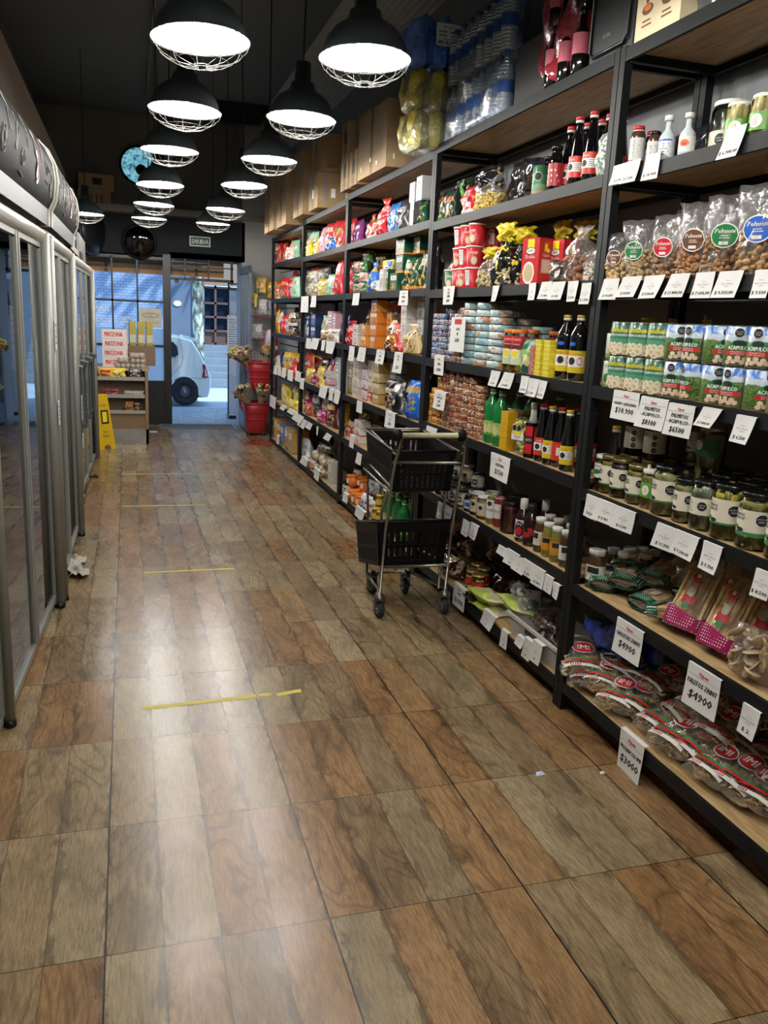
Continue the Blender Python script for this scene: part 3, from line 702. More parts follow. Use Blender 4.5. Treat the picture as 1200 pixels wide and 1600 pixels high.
# ================================================================ COOLERS along the left wall
ALU = M('brushed_aluminium', '93958f', 0.45, 0.35, var=0.05, scale=6)
ALUD = M('shadow_aluminium', '6f7476', 0.3, 0.7, var=0.05, scale=6)
BODY = M('cooler_enamel', 'c4c4be', 0.45, var=0.02)
tt = NT('cooler_glass'); gl = tt.n('BsdfGlossy', Color=(0.95,0.97,1,1), Roughness=0.015).outputs[0]
tr = tt.n('BsdfTransparent', Color=(0.62,0.66,0.66,1)).outputs[0]; fr = tt.n('Fresnel', IOR=2.6).outputs[0]
tt.t.links.new(tt.n('MixShader', i0=fr, i1=tr, i2=gl).outputs[0], tt.o.inputs[0]); CGL = tt.m
RAILM = M('cooler_rail', 'b0aea4', 0.4, 0.2)
def cooler(label, y0, y1, x0, x1, doors, header=None, ztop=2.10, thin=False, px=0.030, endpost=True):
    """front runs from (x0, y0) to (x1, y1)"""
    t = thing('glass_door_cooler', label, 'refrigerator', ((x0+x1)/2, (y0+y1)/2, 0), (0,0,math.atan2(x0-x1, y1-y0)), 'glass door coolers', None)
    L = ((y1-y0)**2+(x1-x0)**2)**0.5; h = L/2; D = 0.62
    g = G().box(-D,-h,0.05,-D+0.03,h,ztop).box(-D,-h,0.05,-0.02,-h+0.03,ztop).box(-D,h-0.03,0.05,-0.02,h,ztop).box(-D,-h,ztop-0.05,-0.01,h,ztop).box(-D,-h,0.03,-0.02,h,0.10)
    part('cabinet', g, BODY, t)
    g = G()
    for z in (0.45,0.8,1.15,1.5,1.82): g.box(-D+0.05,-h+0.04,z,-0.12,h-0.04,z+0.015)
    part('wire_shelf', g, M('cooler_shelf', '8d9294', 0.4, 0.3), t)
    part('top_rail', G().tube([(0.0,-h,ztop-0.04),(0.0,h,ztop-0.04)], 0.038, 12), RAILM, t)
    w = L/doors
    for k in range(doors):
        a = -h+k*w; b = a+w
        fr_ = G().box(-0.02,a+0.02,0.055,0.012,b-0.02,0.085).box(-0.02,a+0.02,ztop-0.1,0.012,b-0.02,ztop-0.07)
        e = 0.018 if thin else 0.03
        fr_.box(-0.02,a+0.015,0.055,0.014,a+0.015+e,ztop-0.07).box(-0.02,b-0.015-e,0.055,0.014,b-0.015,ztop-0.07)
        d = part('door', fr_, ALU, t)
        part('pane', G().box(-0.006,a+0.03,0.08,0.0,b-0.03,ztop-0.09), CGL, d)
        if thin:
            hd = G().box(0.03,a+0.1,0.62,0.055,a+0.13,1.16).obox((0.03,a+0.115,1.17),(0.09,0.16,0.035),0,(0,0.25,0)).obox((0.02,a+0.115,0.62),(0.07,0.14,0.03))
            part('handle', hd, M('handle_grey', '4f5354', 0.4, 0.3), d)
        else:
            q = G()
            q.lathe([(0.021,0.02),(0.021,ztop-0.03)], 14, c=(px,a+0.03,0)).box(0.0,a+0.052,0.03,px*0.7,a+0.07,ztop-0.06)
            if k == 1: continue
            part('handle', q, ALU, d)
            part('handle_cap', G().lathe([(0.021,0.0),(0.024,0.005),(0.024,0.03)], 14, c=(px,a+0.03,0)), BF, d)
    if thin:
        part('end_post', G().lathe([(0.03,0.02),(0.03,ztop-0.03)], 14, c=(0.025,h-0.03,0)), ALU, t)
    if not thin and endpost:
        part('end_post', G().lathe([(0.026,0.02),(0.026,ztop-0.03)], 14, c=(0.026,h-0.035,0)).box(-0.02,h-0.07,0.03,0.01,h-0.005,ztop-0.05), ALU, t)
        part('end_post_cap', G().lathe([(0.027,0.0),(0.029,0.005),(0.029,0.03)], 14, c=(0.026,h-0.035,0)), BF, t)
    if header:
        ya, yb = header; N = 8
        cs = [(0.045,2.04),(0.05,2.12),(0.075,2.17),(0.085,2.26),(0.075,2.34),(0.045,2.41),(0.0,2.45)]
        def strip_(i0, i1, mat, nm, par, extra=0.0):
            g = G(); vs = []
            for x, z in cs[i0:i1+1]: vs += [(x+extra, ya, z), (x+extra, yb, z)]
            g.add(vs, [(2*i,2*i+1,2*i+3,2*i+2) for i in range(i1-i0)], 0, True)
            return part(nm, g, mat, par)
        hd = part('header_panel', G().box(-0.3,ya,2.04,-0.01,yb,2.42), BODY, t)
        strip_(1, 6, M('header_graphic_black', '101215', 0.6, spec=0.04), 'graphic', hd)
        strip_(0, 1, M('header_band_silver', '55595b', 0.5, 0.0), 'band', hd)
        # end cap
        g = G().add([(x, yb+0.004, z) for x, z in cs]+[(-0.3,yb+0.004,2.45),(-0.3,yb+0.004,2.04)], [tuple(range(9))])
        g.add([(x, ya-0.004, z) for x, z in cs]+[(-0.3,ya-0.004,2.45),(-0.3,ya-0.004,2.04)], [tuple(range(9))[::-1]])
        part('end_cap', g, M('end_cap_cream', 'aca592', 0.5), hd)
        part('edge_trim', G().tube([(cs[i][0], yb, cs[i][1]) for i in range(7)], 0.008, 6).tube([(cs[i][0], ya, cs[i][1]) for i in range(7)], 0.008, 6).tube([(0.0,ya,2.45),(0.0,yb,2.45)], 0.012, 6), RAILM, hd)
        def fn(u, v, off):
            for (xa, za), (xb, zb) in zip(cs, cs[1:]):
                if za <= v <= zb: return (xa+(xb-xa)*(v-za)/(zb-za)+off+0.002, ya+u, v)
            return (cs[-1][0], ya+u, v)
        rn = random.Random(int(y0*10)); g = G(); Lh = yb-ya
        def loop(pts, r=0.0022): g.tube([fn(u, max(2.14,min(2.44,v)), 0.001) for u, v in pts], r, 4)
        nn = int(Lh*7)
        for k in range(nn):
            u = 0.06+(Lh-0.12)*(k+0.5)/nn; c = 2.28+0.06*((k*5)%3-1)
            kind = k % 5
            if abs(u-Lh*0.62) < 0.12: continue
            if kind == 0: loop([(u+0.04*cos(a*0.628), c+0.05*sin(a*0.628)) for a in range(11)]); loop([(u+0.025*cos(a*0.9), c+0.03*sin(a*0.9)) for a in range(8)])
            elif kind == 1: loop([(u-0.02,c-0.07),(u-0.025,c),(u-0.01,c+0.03),(u-0.01,c+0.07),(u+0.01,c+0.07),(u+0.01,c+0.03),(u+0.025,c),(u+0.02,c-0.07),(u-0.02,c-0.07)])
            elif kind == 2: loop([(u-0.04,c-0.05),(u+0.0,c+0.01),(u+0.03,c+0.05),(u+0.05,c+0.03),(u+0.02,c),(u-0.03,c-0.06)]); loop([(u-0.02,c+0.05),(u,c+0.08)])
            elif kind == 3: loop([(u-0.04,c),(u-0.02,c+0.03),(u+0.01,c+0.03),(u+0.04,c),(u+0.01,c-0.03),(u-0.02,c-0.03),(u-0.04,c)]); loop([(u-0.05,c-0.06),(u+0.05,c-0.07)])
            else:
                for q in range(5): loop([(u+rn.uniform(-.04,.04), c+rn.uniform(-.07,.07)), (u+rn.uniform(-.04,.04), c+rn.uniform(-.07,.07))])
        part('pattern', g, M('chalk_white', 'a0a09c', 0.8), hd)
        ink = Ink(fn); u = Lh*0.62
        ink.ell(u, 2.28, 0.07, 0.11, 0); ink.ell(u-0.012, 2.25, 0.03, 0.06, 1); ink.ell(u-0.012, 2.25, 0.018, 0.04, 0)
        ink.rect(u-0.02, 2.26, u-0.008, 2.39, 1, 1)
        part('emblem', ink.mesh('emblem', [M('emblem_red', '8e1f33', 0.3), M('emblem_pink', 'e3b5b5', 0.4)]), hd)
    return t
cooler('aluminium glass-door cooler standing beside the camera, cut by the photo edge', 1.75, 3.27, -0.53, -0.51, 2, endpost=False)
c1 = cooler('aluminium glass-door cooler under the longer doodled black header', 3.30, 4.78, -0.49, -0.42, 2, (-0.74, 0.74), 2.03, px=0.006)
c2 = cooler('aluminium glass-door cooler under the shorter doodled black header', 4.83, 6.35, -0.41, -0.385, 2, (-0.76, 0.70), 2.03)
c3 = cooler('thin-framed glass-door cooler with dark pull handles beside the counter', 6.46, 9.62, -0.44, -0.375, 5, None, 2.06, True)
g = G().box(-0.33,6.85,2.06,-0.0,7.75,2.36)
t = thing('cooler_top_panel', 'black lightbox panel with white ends on the thin-framed cooler', 'sign', (-0.39,0,0), g=g, mats=M('header_graphic_black'))
part('end_cap', G().box(-0.34,6.81,2.06,0.004,6.85,2.37).box(-0.34,7.75,2.06,0.004,7.79,2.37).box(-0.1,6.81,2.06,0.01,7.79,2.10), RAILM, t)
ink = Ink(lambda u,v,off: (0.001+off, 6.85+u, v)); ink.lines(0.08,2.15,0.75,2.3,2,GY_); part('print', ink.mesh('print', INK()), t)
t = thing('cooler_motor_box', 'grey metal box on the counter end of the thin-framed cooler', 'box', (-0.39,0,0), g=G().box(-0.3,8.1,2.06,0.0,9.3,2.28), mats=M('zinc', '8c8d8a', 0.4, 0.5, var=0.1, scale=5))
part('dark_front', G().box(0.0,8.12,2.07,0.012,8.5,2.12), BF, t)
# stickers on the posts
for (y, x, z, hh, lab) in ((4.80,-0.365,1.42,0.16,'white paper strip taped highest on the cooler post'),(4.80,-0.365,1.02,0.13,'white paper strip taped at mid height on the cooler post'),(6.33,-0.325,0.86,0.17,'white paper strip with writing on the middle cooler post'),(6.33,-0.325,0.66,0.1,'torn white paper strip lowest on the middle cooler post')):
    t = thing('paper_strip', lab, 'label', (x,y,z), g=G().box(0,-0.03,0,0.003,0.03,hh), mats=M('poster_paper'))
    ink = Ink(lambda u,v,off: (0.003+off, u, v)); ink.lines(-0.022,0.02,0.022,hh-0.02,4,K_); part('print', ink.mesh('print', INK()), t)
# bottles standing in the cooler beside the camera
BG = M('cooler_bottle_glass', '5d6f63', 0.1, coat=0.5); BRD = M('cooler_bottle_red', '9d3a36', 0.2)
meb = G().lathe([(0.035,0),(0.037,0.02),(0.037,0.14),(0.02,0.19),(0.013,0.22),(0.013,0.25)], 14)
kb = Kind('cooler_bottle', 'bottle', meb.mesh('cooler_bottle', BG), [('cap', G().lathe([(0.015,0.245),(0.015,0.265)], 12).mesh('cap', M('cap_yellow', 'd8b52a', 0.4))), ('label', G().lathe([(0.0375,0.05),(0.0375,0.12)], 14, cap=False).mesh('label', BRD))])
kc = Kind('cooler_jar', 'jar', G().lathe([(0.04,0),(0.045,0.01),(0.045,0.09),(0.035,0.1)], 14).mesh('cooler_jar', M('jar_cream', 'b8a68c', 0.3)), [('lid', G().lathe([(0.04,0.1),(0.04,0.12)], 14).mesh('lid', M('cap_yellow')))])
for si, z in enumerate((1.165, 0.815)):
    for k in range(6):
        (kb if si else kc).put((-0.62+0.005*k, 3.42+k*0.11, z), f'{"red-labelled bottle" if si else "cream jar"} behind the glass of the long-header cooler, {ORD[k]} along its {"middle" if si else "upper"} shelf', 'stock behind the cooler glass')
# cleaning rag
g = G(); n = 14; vs = []
for i in range(n):
    for j in range(n):
        u, v = i/(n-1), j/(n-1)
        vs.append(((u-0.5)*0.11+0.02*sin(v*9), (v-0.5)*0.42+0.02*sin(u*7), 0.012+0.03*abs(sin(u*8+v*5))*(1-abs(2*u-1))+0.012*sin(v*19)*sin(u*11)+0.012))
g.add(vs, [(i*n+j,(i+1)*n+j,(i+1)*n+j+1,i*n+j+1) for i in range(n-1) for j in range(n-1)], 0, True)
thing('cleaning_rag', 'crumpled off-white cleaning rag on the floor under a cooler post', 'cloth', (-0.35,5.45,0), (0,0,0.1), g=g, mats=M('rag_cloth', 'b5b2a6', 0.9, var=0.2, scale=40, bump=0.4))
t = thing('floor_latch', 'small dark metal piece on the floor by the cooler foot', 'metal piece', (-0.36,8.6,0), g=G().box(-0.03,-0.03,0,0.05,0.03,0.015), mats=BF)
part('tongue', G().box(0.0,-0.01,0.015,0.03,0.05,0.022), BF, t)

# ================================================================ COUNTER by the door
WOODC = M('counter_oak', '8a7355', 0.5, var=0.08, scale=5)
def counter():
    t = thing('sales_counter', 'oak-faced sales counter with recessed grey shelves beside the shopfront window', 'counter', (0,10.8,0))
    X0, X1, D = -0.95, 0.23, 0.95
    body = part('body', G().box(X0,0.26,0.17,X1-0.035,D,0.88).box(X1-0.035,0,0,X1,D,0.90).box(X0,0.02,0,X0+0.03,D,0.9), WOODC, t)
    part('worktop', G().box(X0,0.06,0.90,X1+0.02,D,0.935), M('worktop_laminate', 'a8916e', 0.4), t)
    part('plinth', G().box(X0,0.0,0.0,X1-0.002,0.27,0.185), M('galvanised_plinth', 'a7a7a4', 0.35, 0.6, var=0.15, scale=9), t)
    part('lower_panel', G().box(X0,0.03,0.185,X1-0.035,0.05,0.38), WOODC, t)
    for z, d in ((0.38,0.0),(0.575,0.0),(0.79,-0.02)):
        part('shelf', G().box(X0,d,z,X1-0.04,0.27,z+0.012).box(X0,d-0.006,z-0.002,X1-0.04,d,z+0.042), M('shelf_grey', 'a7a6a2', 0.4, 0.2), t)
counter()
RB = M('matzo_box_white', 'e0d6d2', 0.6)
me = G().box(-0.15,-0.11,0,0.15,0.11,0.112).mesh('cracker_box', RB)
ink = Ink(on_front(-0.11)); ink.text('MATZOHA', -0.01, 0.03, 0.058, 2, width=0.21, bold=0.003); ink.rect(0.135,0.02,0.139,0.1,8,1)
kk = Kind('cracker_box', 'box', me, [('print', ink.mesh('print', INK()))])
for k in range(4):
    kk.put((-0.15-0.005*(k%2), 11.1, 0.936+k*0.1135), f'flat white cracker box with red lettering, {ORD[k]} from the counter top in its stack', 'white cracker boxes on the counter')
kk2 = Kind('wafer_carton', 'box', G().box(-0.043,-0.04,0,0.043,0.04,0.3).mesh('wafer_carton', zband('wafer_print', 0.3, [(0,'8f8234'),(0.12,'bdb79c'),(0.45,'9c8f36')])), [('side_band', G().box(-0.046,-0.041,0.0,-0.033,-0.0,0.3).mesh('side_band', M('wafer_brown', '6d4a22', 0.5)))])
for k in range(3): kk2.put((0.0+k*0.105+0.06, 11.45, 1.19), f'tall yellow wafer packet, {ORD[k]} from the white boxes', 'yellow wafer packets', )
thing('display_riser', 'dark riser box behind the rolls holding up the wafer packets', 'box', (0.14,11.45,0.936), g=G().box(-0.2,-0.09,0,0.2,0.09,0.253), mats=M('riser_kraft', '6e5c46', 0.7))
# paper-wrapped rolls on the counter
ROLL = M('cracker_roll', 'c6b79b', 0.6, var=0.15, scale=60)
def rollpack(x, y, z, n, lab):
    t = thing('roll_packet', lab, 'packet', (x,y,z), g=None, group='clear packets of round crackers')
    g = G()
    for i in range(n): g.lathe([(0.0005,-0.11),(0.024,-0.11),(0.026,-0.105),(0.026,0.105),(0.024,0.11)], 12, axis='Y', c=(i*0.056-(n-1)*0.028,0,0.027))
    part('cracker', g, ROLL, t)
    part('wrapper', G().box(-n*0.028-0.005,-0.114,0.001,n*0.028+0.005,0.114,0.058), film('clear_wrap', 'ffffff', 0.5, 0.10, 0.1), t)
    part('paper_band', G().box(-n*0.028-0.007,-0.05,0.0005,n*0.028+0.007,0.05,0.0595), pat('roll_band', ['d8cfc4','b34a4c','e0d8cc','8f8a80'], 25), t)
rollpack(-0.06, 10.98, 0.936, 3, 'bottom clear packet of round crackers in front of the white boxes')
rollpack(-0.055, 10.98, 0.996, 2, 'middle clear packet of round crackers in front of the white boxes')
rollpack(0.115, 10.98, 0.936, 3, 'bottom clear cracker packet at the counter corner')
rollpack(0.115, 10.98, 0.996, 3, 'upper clear cracker packet with red band at the counter corner')
rollpack(0.11, 10.99, 1.056, 3, 'topmost clear cracker packet at the counter corner')

# ---------------------------------------------------------------- bags (soft packs)
def bagmesh(name, w, h, d, mats, seed=0, top='crimp', nx=9, nz=12, wr=0.012, lean=0.0, split=None):
    """soft pack standing on z=0, wide along y, thin along x; split=(z fraction) gives slot 1 above"""
    rn = random.Random(seed); g = G(); vs = []
    ph = [rn.uniform(0, 6.28) for _ in range(8)]
    for side in (-1, 1):
        for j in range(nz+1):
            v = j/nz
            for i in range(nx+1):
                u = i/nx*2-1
                belly = max(0.0, 1-abs(u)**2.6)**0.6 * max(0.0, (sin(pi*min(1, v*1.02+0.02)))**0.5 if top != 'gather' else (1 if v < 0.55 else max(0.12, 1-(v-0.55)/0.3)))
                if top == 'block': belly = max(0.0, 1-abs(u)**8)**0.4 * max(0.0, 1-abs(2*v-1)**10)**0.4
                if top == 'flatbase': belly = max(0.0, 1-abs(u)**4)**0.5 * (1 if v < 0.6 else max(0.0, 1-(v-0.6)/0.4)**0.8)
                ww = 1.0
                if top == 'gather' and v > 0.6: ww = max(0.22, 1-(v-0.6)/0.22*0.75) if v < 0.85 else 0.3+(v-0.85)*2.2
                if top == 'crimp': ww = 1-0.06*sin(pi*v)
                if top == 'pillow' : ww = 1-0.1*sin(pi*v)
                x = side*(d/2)*belly + wr*(sin(ph[0]+u*5+v*7)+sin(ph[1]+u*9-v*6)*0.6+sin(ph[2]-u*4+v*15)*0.5)*(0.35+0.65*belly)*0.5
                y = u*w/2*ww + wr*0.5*sin(ph[3]+v*11)
                z = h*v + (0.15*wr*sin(ph[4]+u*8) if v > 0 else 0)
                if v in (0,) : x = side*(d/2)*belly*0.9 if top in ('flatbase','gather') else x
                x += lean*v*v
                vs.append((x, y, max(0.0, z)))
    R = (nx+1)*(nz+1)
    for side in (0, 1):
        for j in range(nz):
            for i in range(nx):
                a = side*R+j*(nx+1)+i; q = [a, a+1, a+nx+2, a+nx+1]
                if side == 0: q.reverse()
                g.f.append(q); g.mi.append(1 if split and (j+0.5)/nz > split else 0); g.sm.append(True)
    g.v = vs
    def wall(idx):
        for a, b in zip(idx, idx[1:]):
            g.f.append([a, b, b+R, a+R]); g.mi.append(0); g.sm.append(True)
    wall([i for i in range(nx+1)]); wall([nz*(nx+1)+i for i in range(nx+1)][::-1])
    wall([j*(nx+1) for j in range(nz+1)][::-1]); wall([j*(nx+1)+nx for j in range(nz+1)])
    return g
NKIND = {}
def bag(key, w, h, d, mat, name='snack_bag', cat='bag', seed=1, top='crimp', mat2=None, split=None, patch=None, **k):
    if key in NKIND: return NKIND[key]
    me = bagmesh(name, w, h, d, None, seed, top, split=split, **k).mesh(name, [mat]+([mat2] if mat2 else []))
    parts = []
    if patch:
        ink = Ink(on_face(-d/2*0.93)); patch(ink, w, h); parts.append(('print', ink.mesh('print', INK())))
    NKIND[key] = Kind(name, cat, me, parts)
    return NKIND[key]
def clearbag(key, w, h, d, fill, bl, n=70, name='nut_bag', top='gather', fh=0.5, seal=None, cat='bag', patch=None, seed=3, flm=None, mk='contents'):
    """clear bag with its contents showing; bl = blob radii"""
    if key in NKIND: return NKIND[key]
    rn = random.Random(seed)
    me = bagmesh(name, w, h, d, None, seed, top, wr=0.016, nx=12, nz=16).mesh(name, flm or film('clear_bag_film', 'ffffff', 0.45, 0.07, 0.12, 0.6, 45))
    g = G()
    for i in range(n):
        u = rn.uniform(-0.9, 0.9); v = (i+0.5)/n
        hx = d/2*0.82*max(0.0, 1-abs(u)**3)**0.6
        side = rn.choice((-1, -1, 1, 0.3)); x = side*hx*rn.uniform(0.75, 1)
        g.ball((x, u*w/2*0.9, bl[2]+v*h*fh), (bl[0]*rn.uniform(.8,1.2), bl[1]*rn.uniform(.8,1.2), bl[2]), 0, rn.uniform(0, 6), 6, 4)
    parts = [(mk, g.mesh(mk, fill))]
    if patch:
        ink = Ink(on_face(-d/2*1.03)); patch(ink, w, h); parts.append(('sticker', ink.mesh('sticker', INK())))
    NKIND[key] = Kind(name, cat, me, parts)
    return NKIND[key]
for k, (x, cols, lab) in enumerate(((-0.27,['b5302a','e0a53a','c8402f','5a2320'],'red snack bag standing on the top counter shelf'),(-0.12,['e2c52e','c9a825','5a4a1e','efe6b0'],'yellow snack bag standing on the top counter shelf'),(0.08,['1b2438','24304c','b86a3c','d8cfc4'],'navy snack bag standing on the top counter shelf'))):
    bag(f'cnt{k}', 0.17, 0.13, 0.06, pack(f'counter_snack_{k}', cols)).put((x, 10.86, 0.803), lab, 'snack bags on the counter', (0,0,pi/2))
for k, (x, z, cols, lab, w, h) in enumerate(((-0.22,0.588,['1d2230','a33a3a','d5d5d8','222a3a'],'dark tray of snacks on the middle counter shelf',0.2,0.09),(0.06,0.588,['cfc8ba','b9b2a4','4a3a30','dcd6ca'],'pale biscuit packet lying on the middle counter shelf',0.24,0.07),(0.0,0.393,['1c2236','d98b3c','2a3350','e2a860'],'navy crisp packet with orange picture on the low counter shelf beside the sign',0.1,0.13),(0.1,0.393,['1b2135','cf8237','27304a','e5b070'],'navy crisp packet with orange picture beside the counter corner',0.1,0.13),(-0.45,0.393,['6a4a30','1c2236','b08058'],'brown and navy packet on the low counter shelf behind the cooler post',0.12,0.12))):
    bag(f'cntb{k}', w, h, 0.05, pack(f'counter_pack_{k}', cols)).put((x, 10.87, z), lab, None, (0,0,pi/2))
# yellow wet floor sign
def wetsign():
    t = thing('wet_floor_sign', 'yellow folding wet floor sign standing beside the counter', 'sign', (-0.315,10.48,0), (0,0,0.6))
    YS = M('sign_yellow', 'd9b51c', 0.45, var=0.03)
    for s, nm in ((-1,'front_panel'),(1,'rear_panel')):
        g = G(); y0, y1 = s*0.10, s*0.015
        pts = [(-0.11,0.0),(-0.045,0.0),(-0.03,0.05),(0.03,0.05),(0.045,0.0),(0.11,0.0),(0.065,0.62),(0.055,0.645),(-0.055,0.645),(-0.065,0.62)]
        f = lambda x, z, o: (x, y0+(y1-y0)*z/0.645+o, z)
        n = len(pts)
        g.add([f(x,z,-0.006) for x,z in pts]+[f(x,z,0.006) for x,z in pts], [])
        tri = [(0,1,2,9),(2,3,6,9),(3,4,5,6),(6,7,8,9)]
        for q in tri: g.f.append(list(q)); g.mi.append(0); g.sm.append(False); g.f.append([i+n for i in q[::-1]]); g.mi.append(0); g.sm.append(False)
        for i in range(n): g.f.append([i,(i+1)%n,(i+1)%n+n,i+n]); g.mi.append(0); g.sm.append(False)
        p = part(nm, g, YS, t)
        if s < 0:
            ink = Ink(lambda u,v,off: (u, y0+(y1-y0)*v/0.645-0.007-off, v))
            ink.text('CUIDADO', 0, 0.5, 0.03, 0, width=0.09); ink.text('PISO', 0, 0.19, 0.03, 0, width=0.07); ink.text('MOJADO', 0, 0.14, 0.03, 0, width=0.09)
            ink.rect(-0.05,0.3,0.05,0.46,0).rect(-0.03,0.32,0.03,0.44,3)
            part('lettering', ink.mesh('lettering', INK()), p)
wetsign()

# ================================================================ FLOOR TAPE, CHIPS
TAPE = M('yellow_tape', 'd9c93c', 0.5, var=0.08, scale=30)
def tape(pts, lab, w=0.03):
    g = G(); rn = random.Random(len(pts)*7+int(pts[0][1]*10)); vs = []
    for x, y in pts:
        vs += [(x, y-w/2+rn.uniform(-.003,.003), 0.0012), (x, y+w/2+rn.uniform(-.003,.003), 0.0012)]
    g.add(vs, [(2*i,2*i+2,2*i+3,2*i+1) for i in range(len(pts)-1)])
    return g
def seg(x0, x1, y0, y1, n=8): return [(x0+(x1-x0)*i/n, y0+(y1-y0)*i/n) for i in range(n+1)]
g1 = tape(seg(0.022,0.51,3.385,3.41),''); g1.add(*[(lambda q: (q.v, q.f))(tape(seg(0.52,0.575,3.415,3.415,3),''))][0]); g1.add(*[(lambda q: (q.v, q.f))(tape(seg(0.6,0.715,3.405,3.425,4),''))][0])
thing('floor_tape', 'worn yellow tape line across the floor, broken near one end, first from the camera', 'tape', g=g1, mats=TAPE)
thing('floor_tape', 'thin yellow tape line on the floor, second from the camera', 'tape', g=tape(seg(0.067,0.641,5.325,5.335), '', 0.022), mats=TAPE)
thing('floor_tape', 'thin yellow tape line on the floor, third from the camera', 'tape', g=tape(seg(-0.071,0.615,7.27,7.26), '', 0.022), mats=TAPE)
thing('floor_tape', 'thin yellow tape line on the floor, fourth from the camera', 'tape', g=tape(seg(-0.09,0.612,8.755,8.755), '', 0.02), mats=TAPE)
for x, y, s, lab in ((1.458,2.536,0.02,'larger white paper scrap on the floor tiles'),(1.699,2.49,0.013,'smaller white paper scrap on the floor by the hanging price card')):
    g = G().add([(-s,-s*.4,.001),(0,-s*.7,.004),(s,-s*.2,.001),(s*.6,s*.6,.006),(-s*.5,s*.7,.003),(0,0,.01)], [(0,1,5),(1,2,5),(2,3,5),(3,4,5),(4,0,5),(0,4,3,2,1)])
    thing('paper_scrap', lab, 'litter', (x,y,0), g=g, mats=M('poster_paper'))
thing('paper_scrap', 'white paper scrap on the floor beside the counter plinth', 'litter', (0.31,11.9,0), g=G().box(-.05,-.06,.001,.05,.06,.006), mats=M('poster_paper'))

# ================================================================ SHOPPING CART
def cart():
    t = thing('shopping_cart', 'narrow wire shopping cart holding two black plastic baskets, in the aisle', 'cart', (1.53,4.28,0))
    CH = M('chromed_wire', '9b978e', 0.3, 0.85, var=0.05); BK = M('black_plastic', '09090b', 0.55, var=0.1, scale=40, spec=0.2)
    L = lambda *p: [(x-1.53, y-4.28, z) for x, y, z in p]
    fr = G()
    # side loops: upright pairs from the casters to the handle
    for xb, xt, s in ((1.333,1.362,-1),(1.727,1.757,1)):
        fr.tube(L((xb,4.28,0.13),(xb+0.012,4.27,0.5),(xt,4.24,0.82),(xt+0.0,4.2,0.92),(xt-0.02*s,4.15,1.05)), 0.0085)
        fr.tube(L((xb-0.02*s,4.33,0.14),(xb-0.012*s,4.36,0.6),(xt-0.03*s,4.3,0.86),(xt-0.02*s,4.17,1.0)), 0.0085)
        fr.tube(L((xb+0.04 if s<0 else xb-0.08,4.70,0.13),(xb+0.04 if s<0 else xb-0.08,4.72,0.42),(xb+0.03 if s<0 else xb-0.06,4.74,0.78)), 0.007)
        fr.tube(L((xb+0.005,4.28,0.30),(xb+0.04 if s<0 else xb-0.08,4.70,0.30)), 0.007)
        fr.tube(L((xb+0.005,4.28,0.15),(xb+0.04 if s<0 else xb-0.08,4.70,0.13)), 0.0085)
        fr.tube(L((xt,4.24,0.76),(xt-0.02*s,4.78,0.80)), 0.007)
        fr.tube(L((xt,4.2,0.95),(xt-0.03*s,4.8,1.0)), 0.006)
    fr.tube(L((1.345,4.275,0.30),(1.742,4.275,0.295)), 0.0085).tube(L((1.362,4.245,0.90),(1.757,4.245,0.895)), 0.0085)
    fr.tube(L((1.372,4.7,0.13),(1.65,4.7,0.13)), 0.007).tube(L((1.35,4.8,1.0),(1.70,4.8,1.0)), 0.006).tube(L((1.372,4.7,0.3),(1.65,4.7,0.3)), 0.007)
    part('frame', fr, CH, t)
    h = part('handle', G().tube(L((1.375,4.15,1.062),(1.69,4.15,1.062)), 0.0145, 12), M('cream_handle', 'c4bd97', 0.45), t)
    part('handle_clip', G().ball((1.35-1.53,-0.13,1.062), (0.03,0.026,0.036)).ball((1.715-1.53,-0.13,1.062), (0.03,0.026,0.036)), BK, t)
    def basket(z0f, z1f, z0n, z1n, xa, xb, ya, yb, tap=0.05):
        """slotted tapered crate; near rim z1n, far rim z1f"""
        g = G()
        def P(u, v, k):   # u across, v along, k height 0..1
            z0 = z0n+(z0f-z0n)*v; z1 = z1n+(z1f-z1n)*v; z = z0+(z1-z0)*k
            cx = (xa+xb)/2; cyy = (ya+yb)/2; s = 1-tap*2*(1-k)
            return ((cx+(u-0.5)*(xb-xa)*s)-1.53, (cyy+(v-0.5)*(yb-ya)*(1-tap*1.2*(1-k)))-4.28, z)
        def quad(a, b, c, d, n=0.004):
            a, b, c, d = map(Vector, (a, b, c, d)); nn = (b-a).cross(d-a).normalized()*n
            g.add([a-nn,b-nn,c-nn,d-nn,a+nn,b+nn,c+nn,d+nn], [(0,3,2,1),(4,5,6,7),(0,1,5,4),(1,2,6,5),(2,3,7,6),(3,0,4,7)])
        for side in range(4):
            f = [lambda s, k: P(s, 0, k), lambda s, k: P(1, s, k), lambda s, k: P(1-s, 1, k), lambda s, k: P(0, 1-s, k)][side]
            quad(f(0,0.76), f(1,0.76), f(1,1), f(0,1)); quad(f(0,0.0), f(1,0.0), f(1,0.1), f(0,0.1)); quad(f(0,0.40), f(1,0.40), f(1,0.48), f(0,0.48))
            n = 11 if side % 2 == 0 else 13
            for i in range(n+1):
                a = i/n; w = 0.028
                s0, s1 = max(0, a-w), min(1, a+w)
                quad(f(s0,0.08), f(s1,0.08), f(s1,0.78), f(s0,0.78))
            quad(f(0.0,0.0), f(0.1,0.0), f(0.1,0.9), f(0,0.9)); quad(f(0.9,0.0), f(1,0.0), f(1,0.9), f(0.9,0.9))
        for i in range(8):
            a = i/8+0.03; quad(P(a,0,0), P(a+0.07,0,0), P(a+0.07,1,0), P(a,1,0))
            quad(P(0,a,0), P(1,a,0), P(1,a+0.05,0), P(0,a+0.05,0))
        b = part('basket', g, BK, t)
        rg = G().tube([P(0,0,1),P(1,0,1),P(1,1,1),P(0,1,1)], 0.009, 8, closed=True)
        part('rim', rg, BK, b)
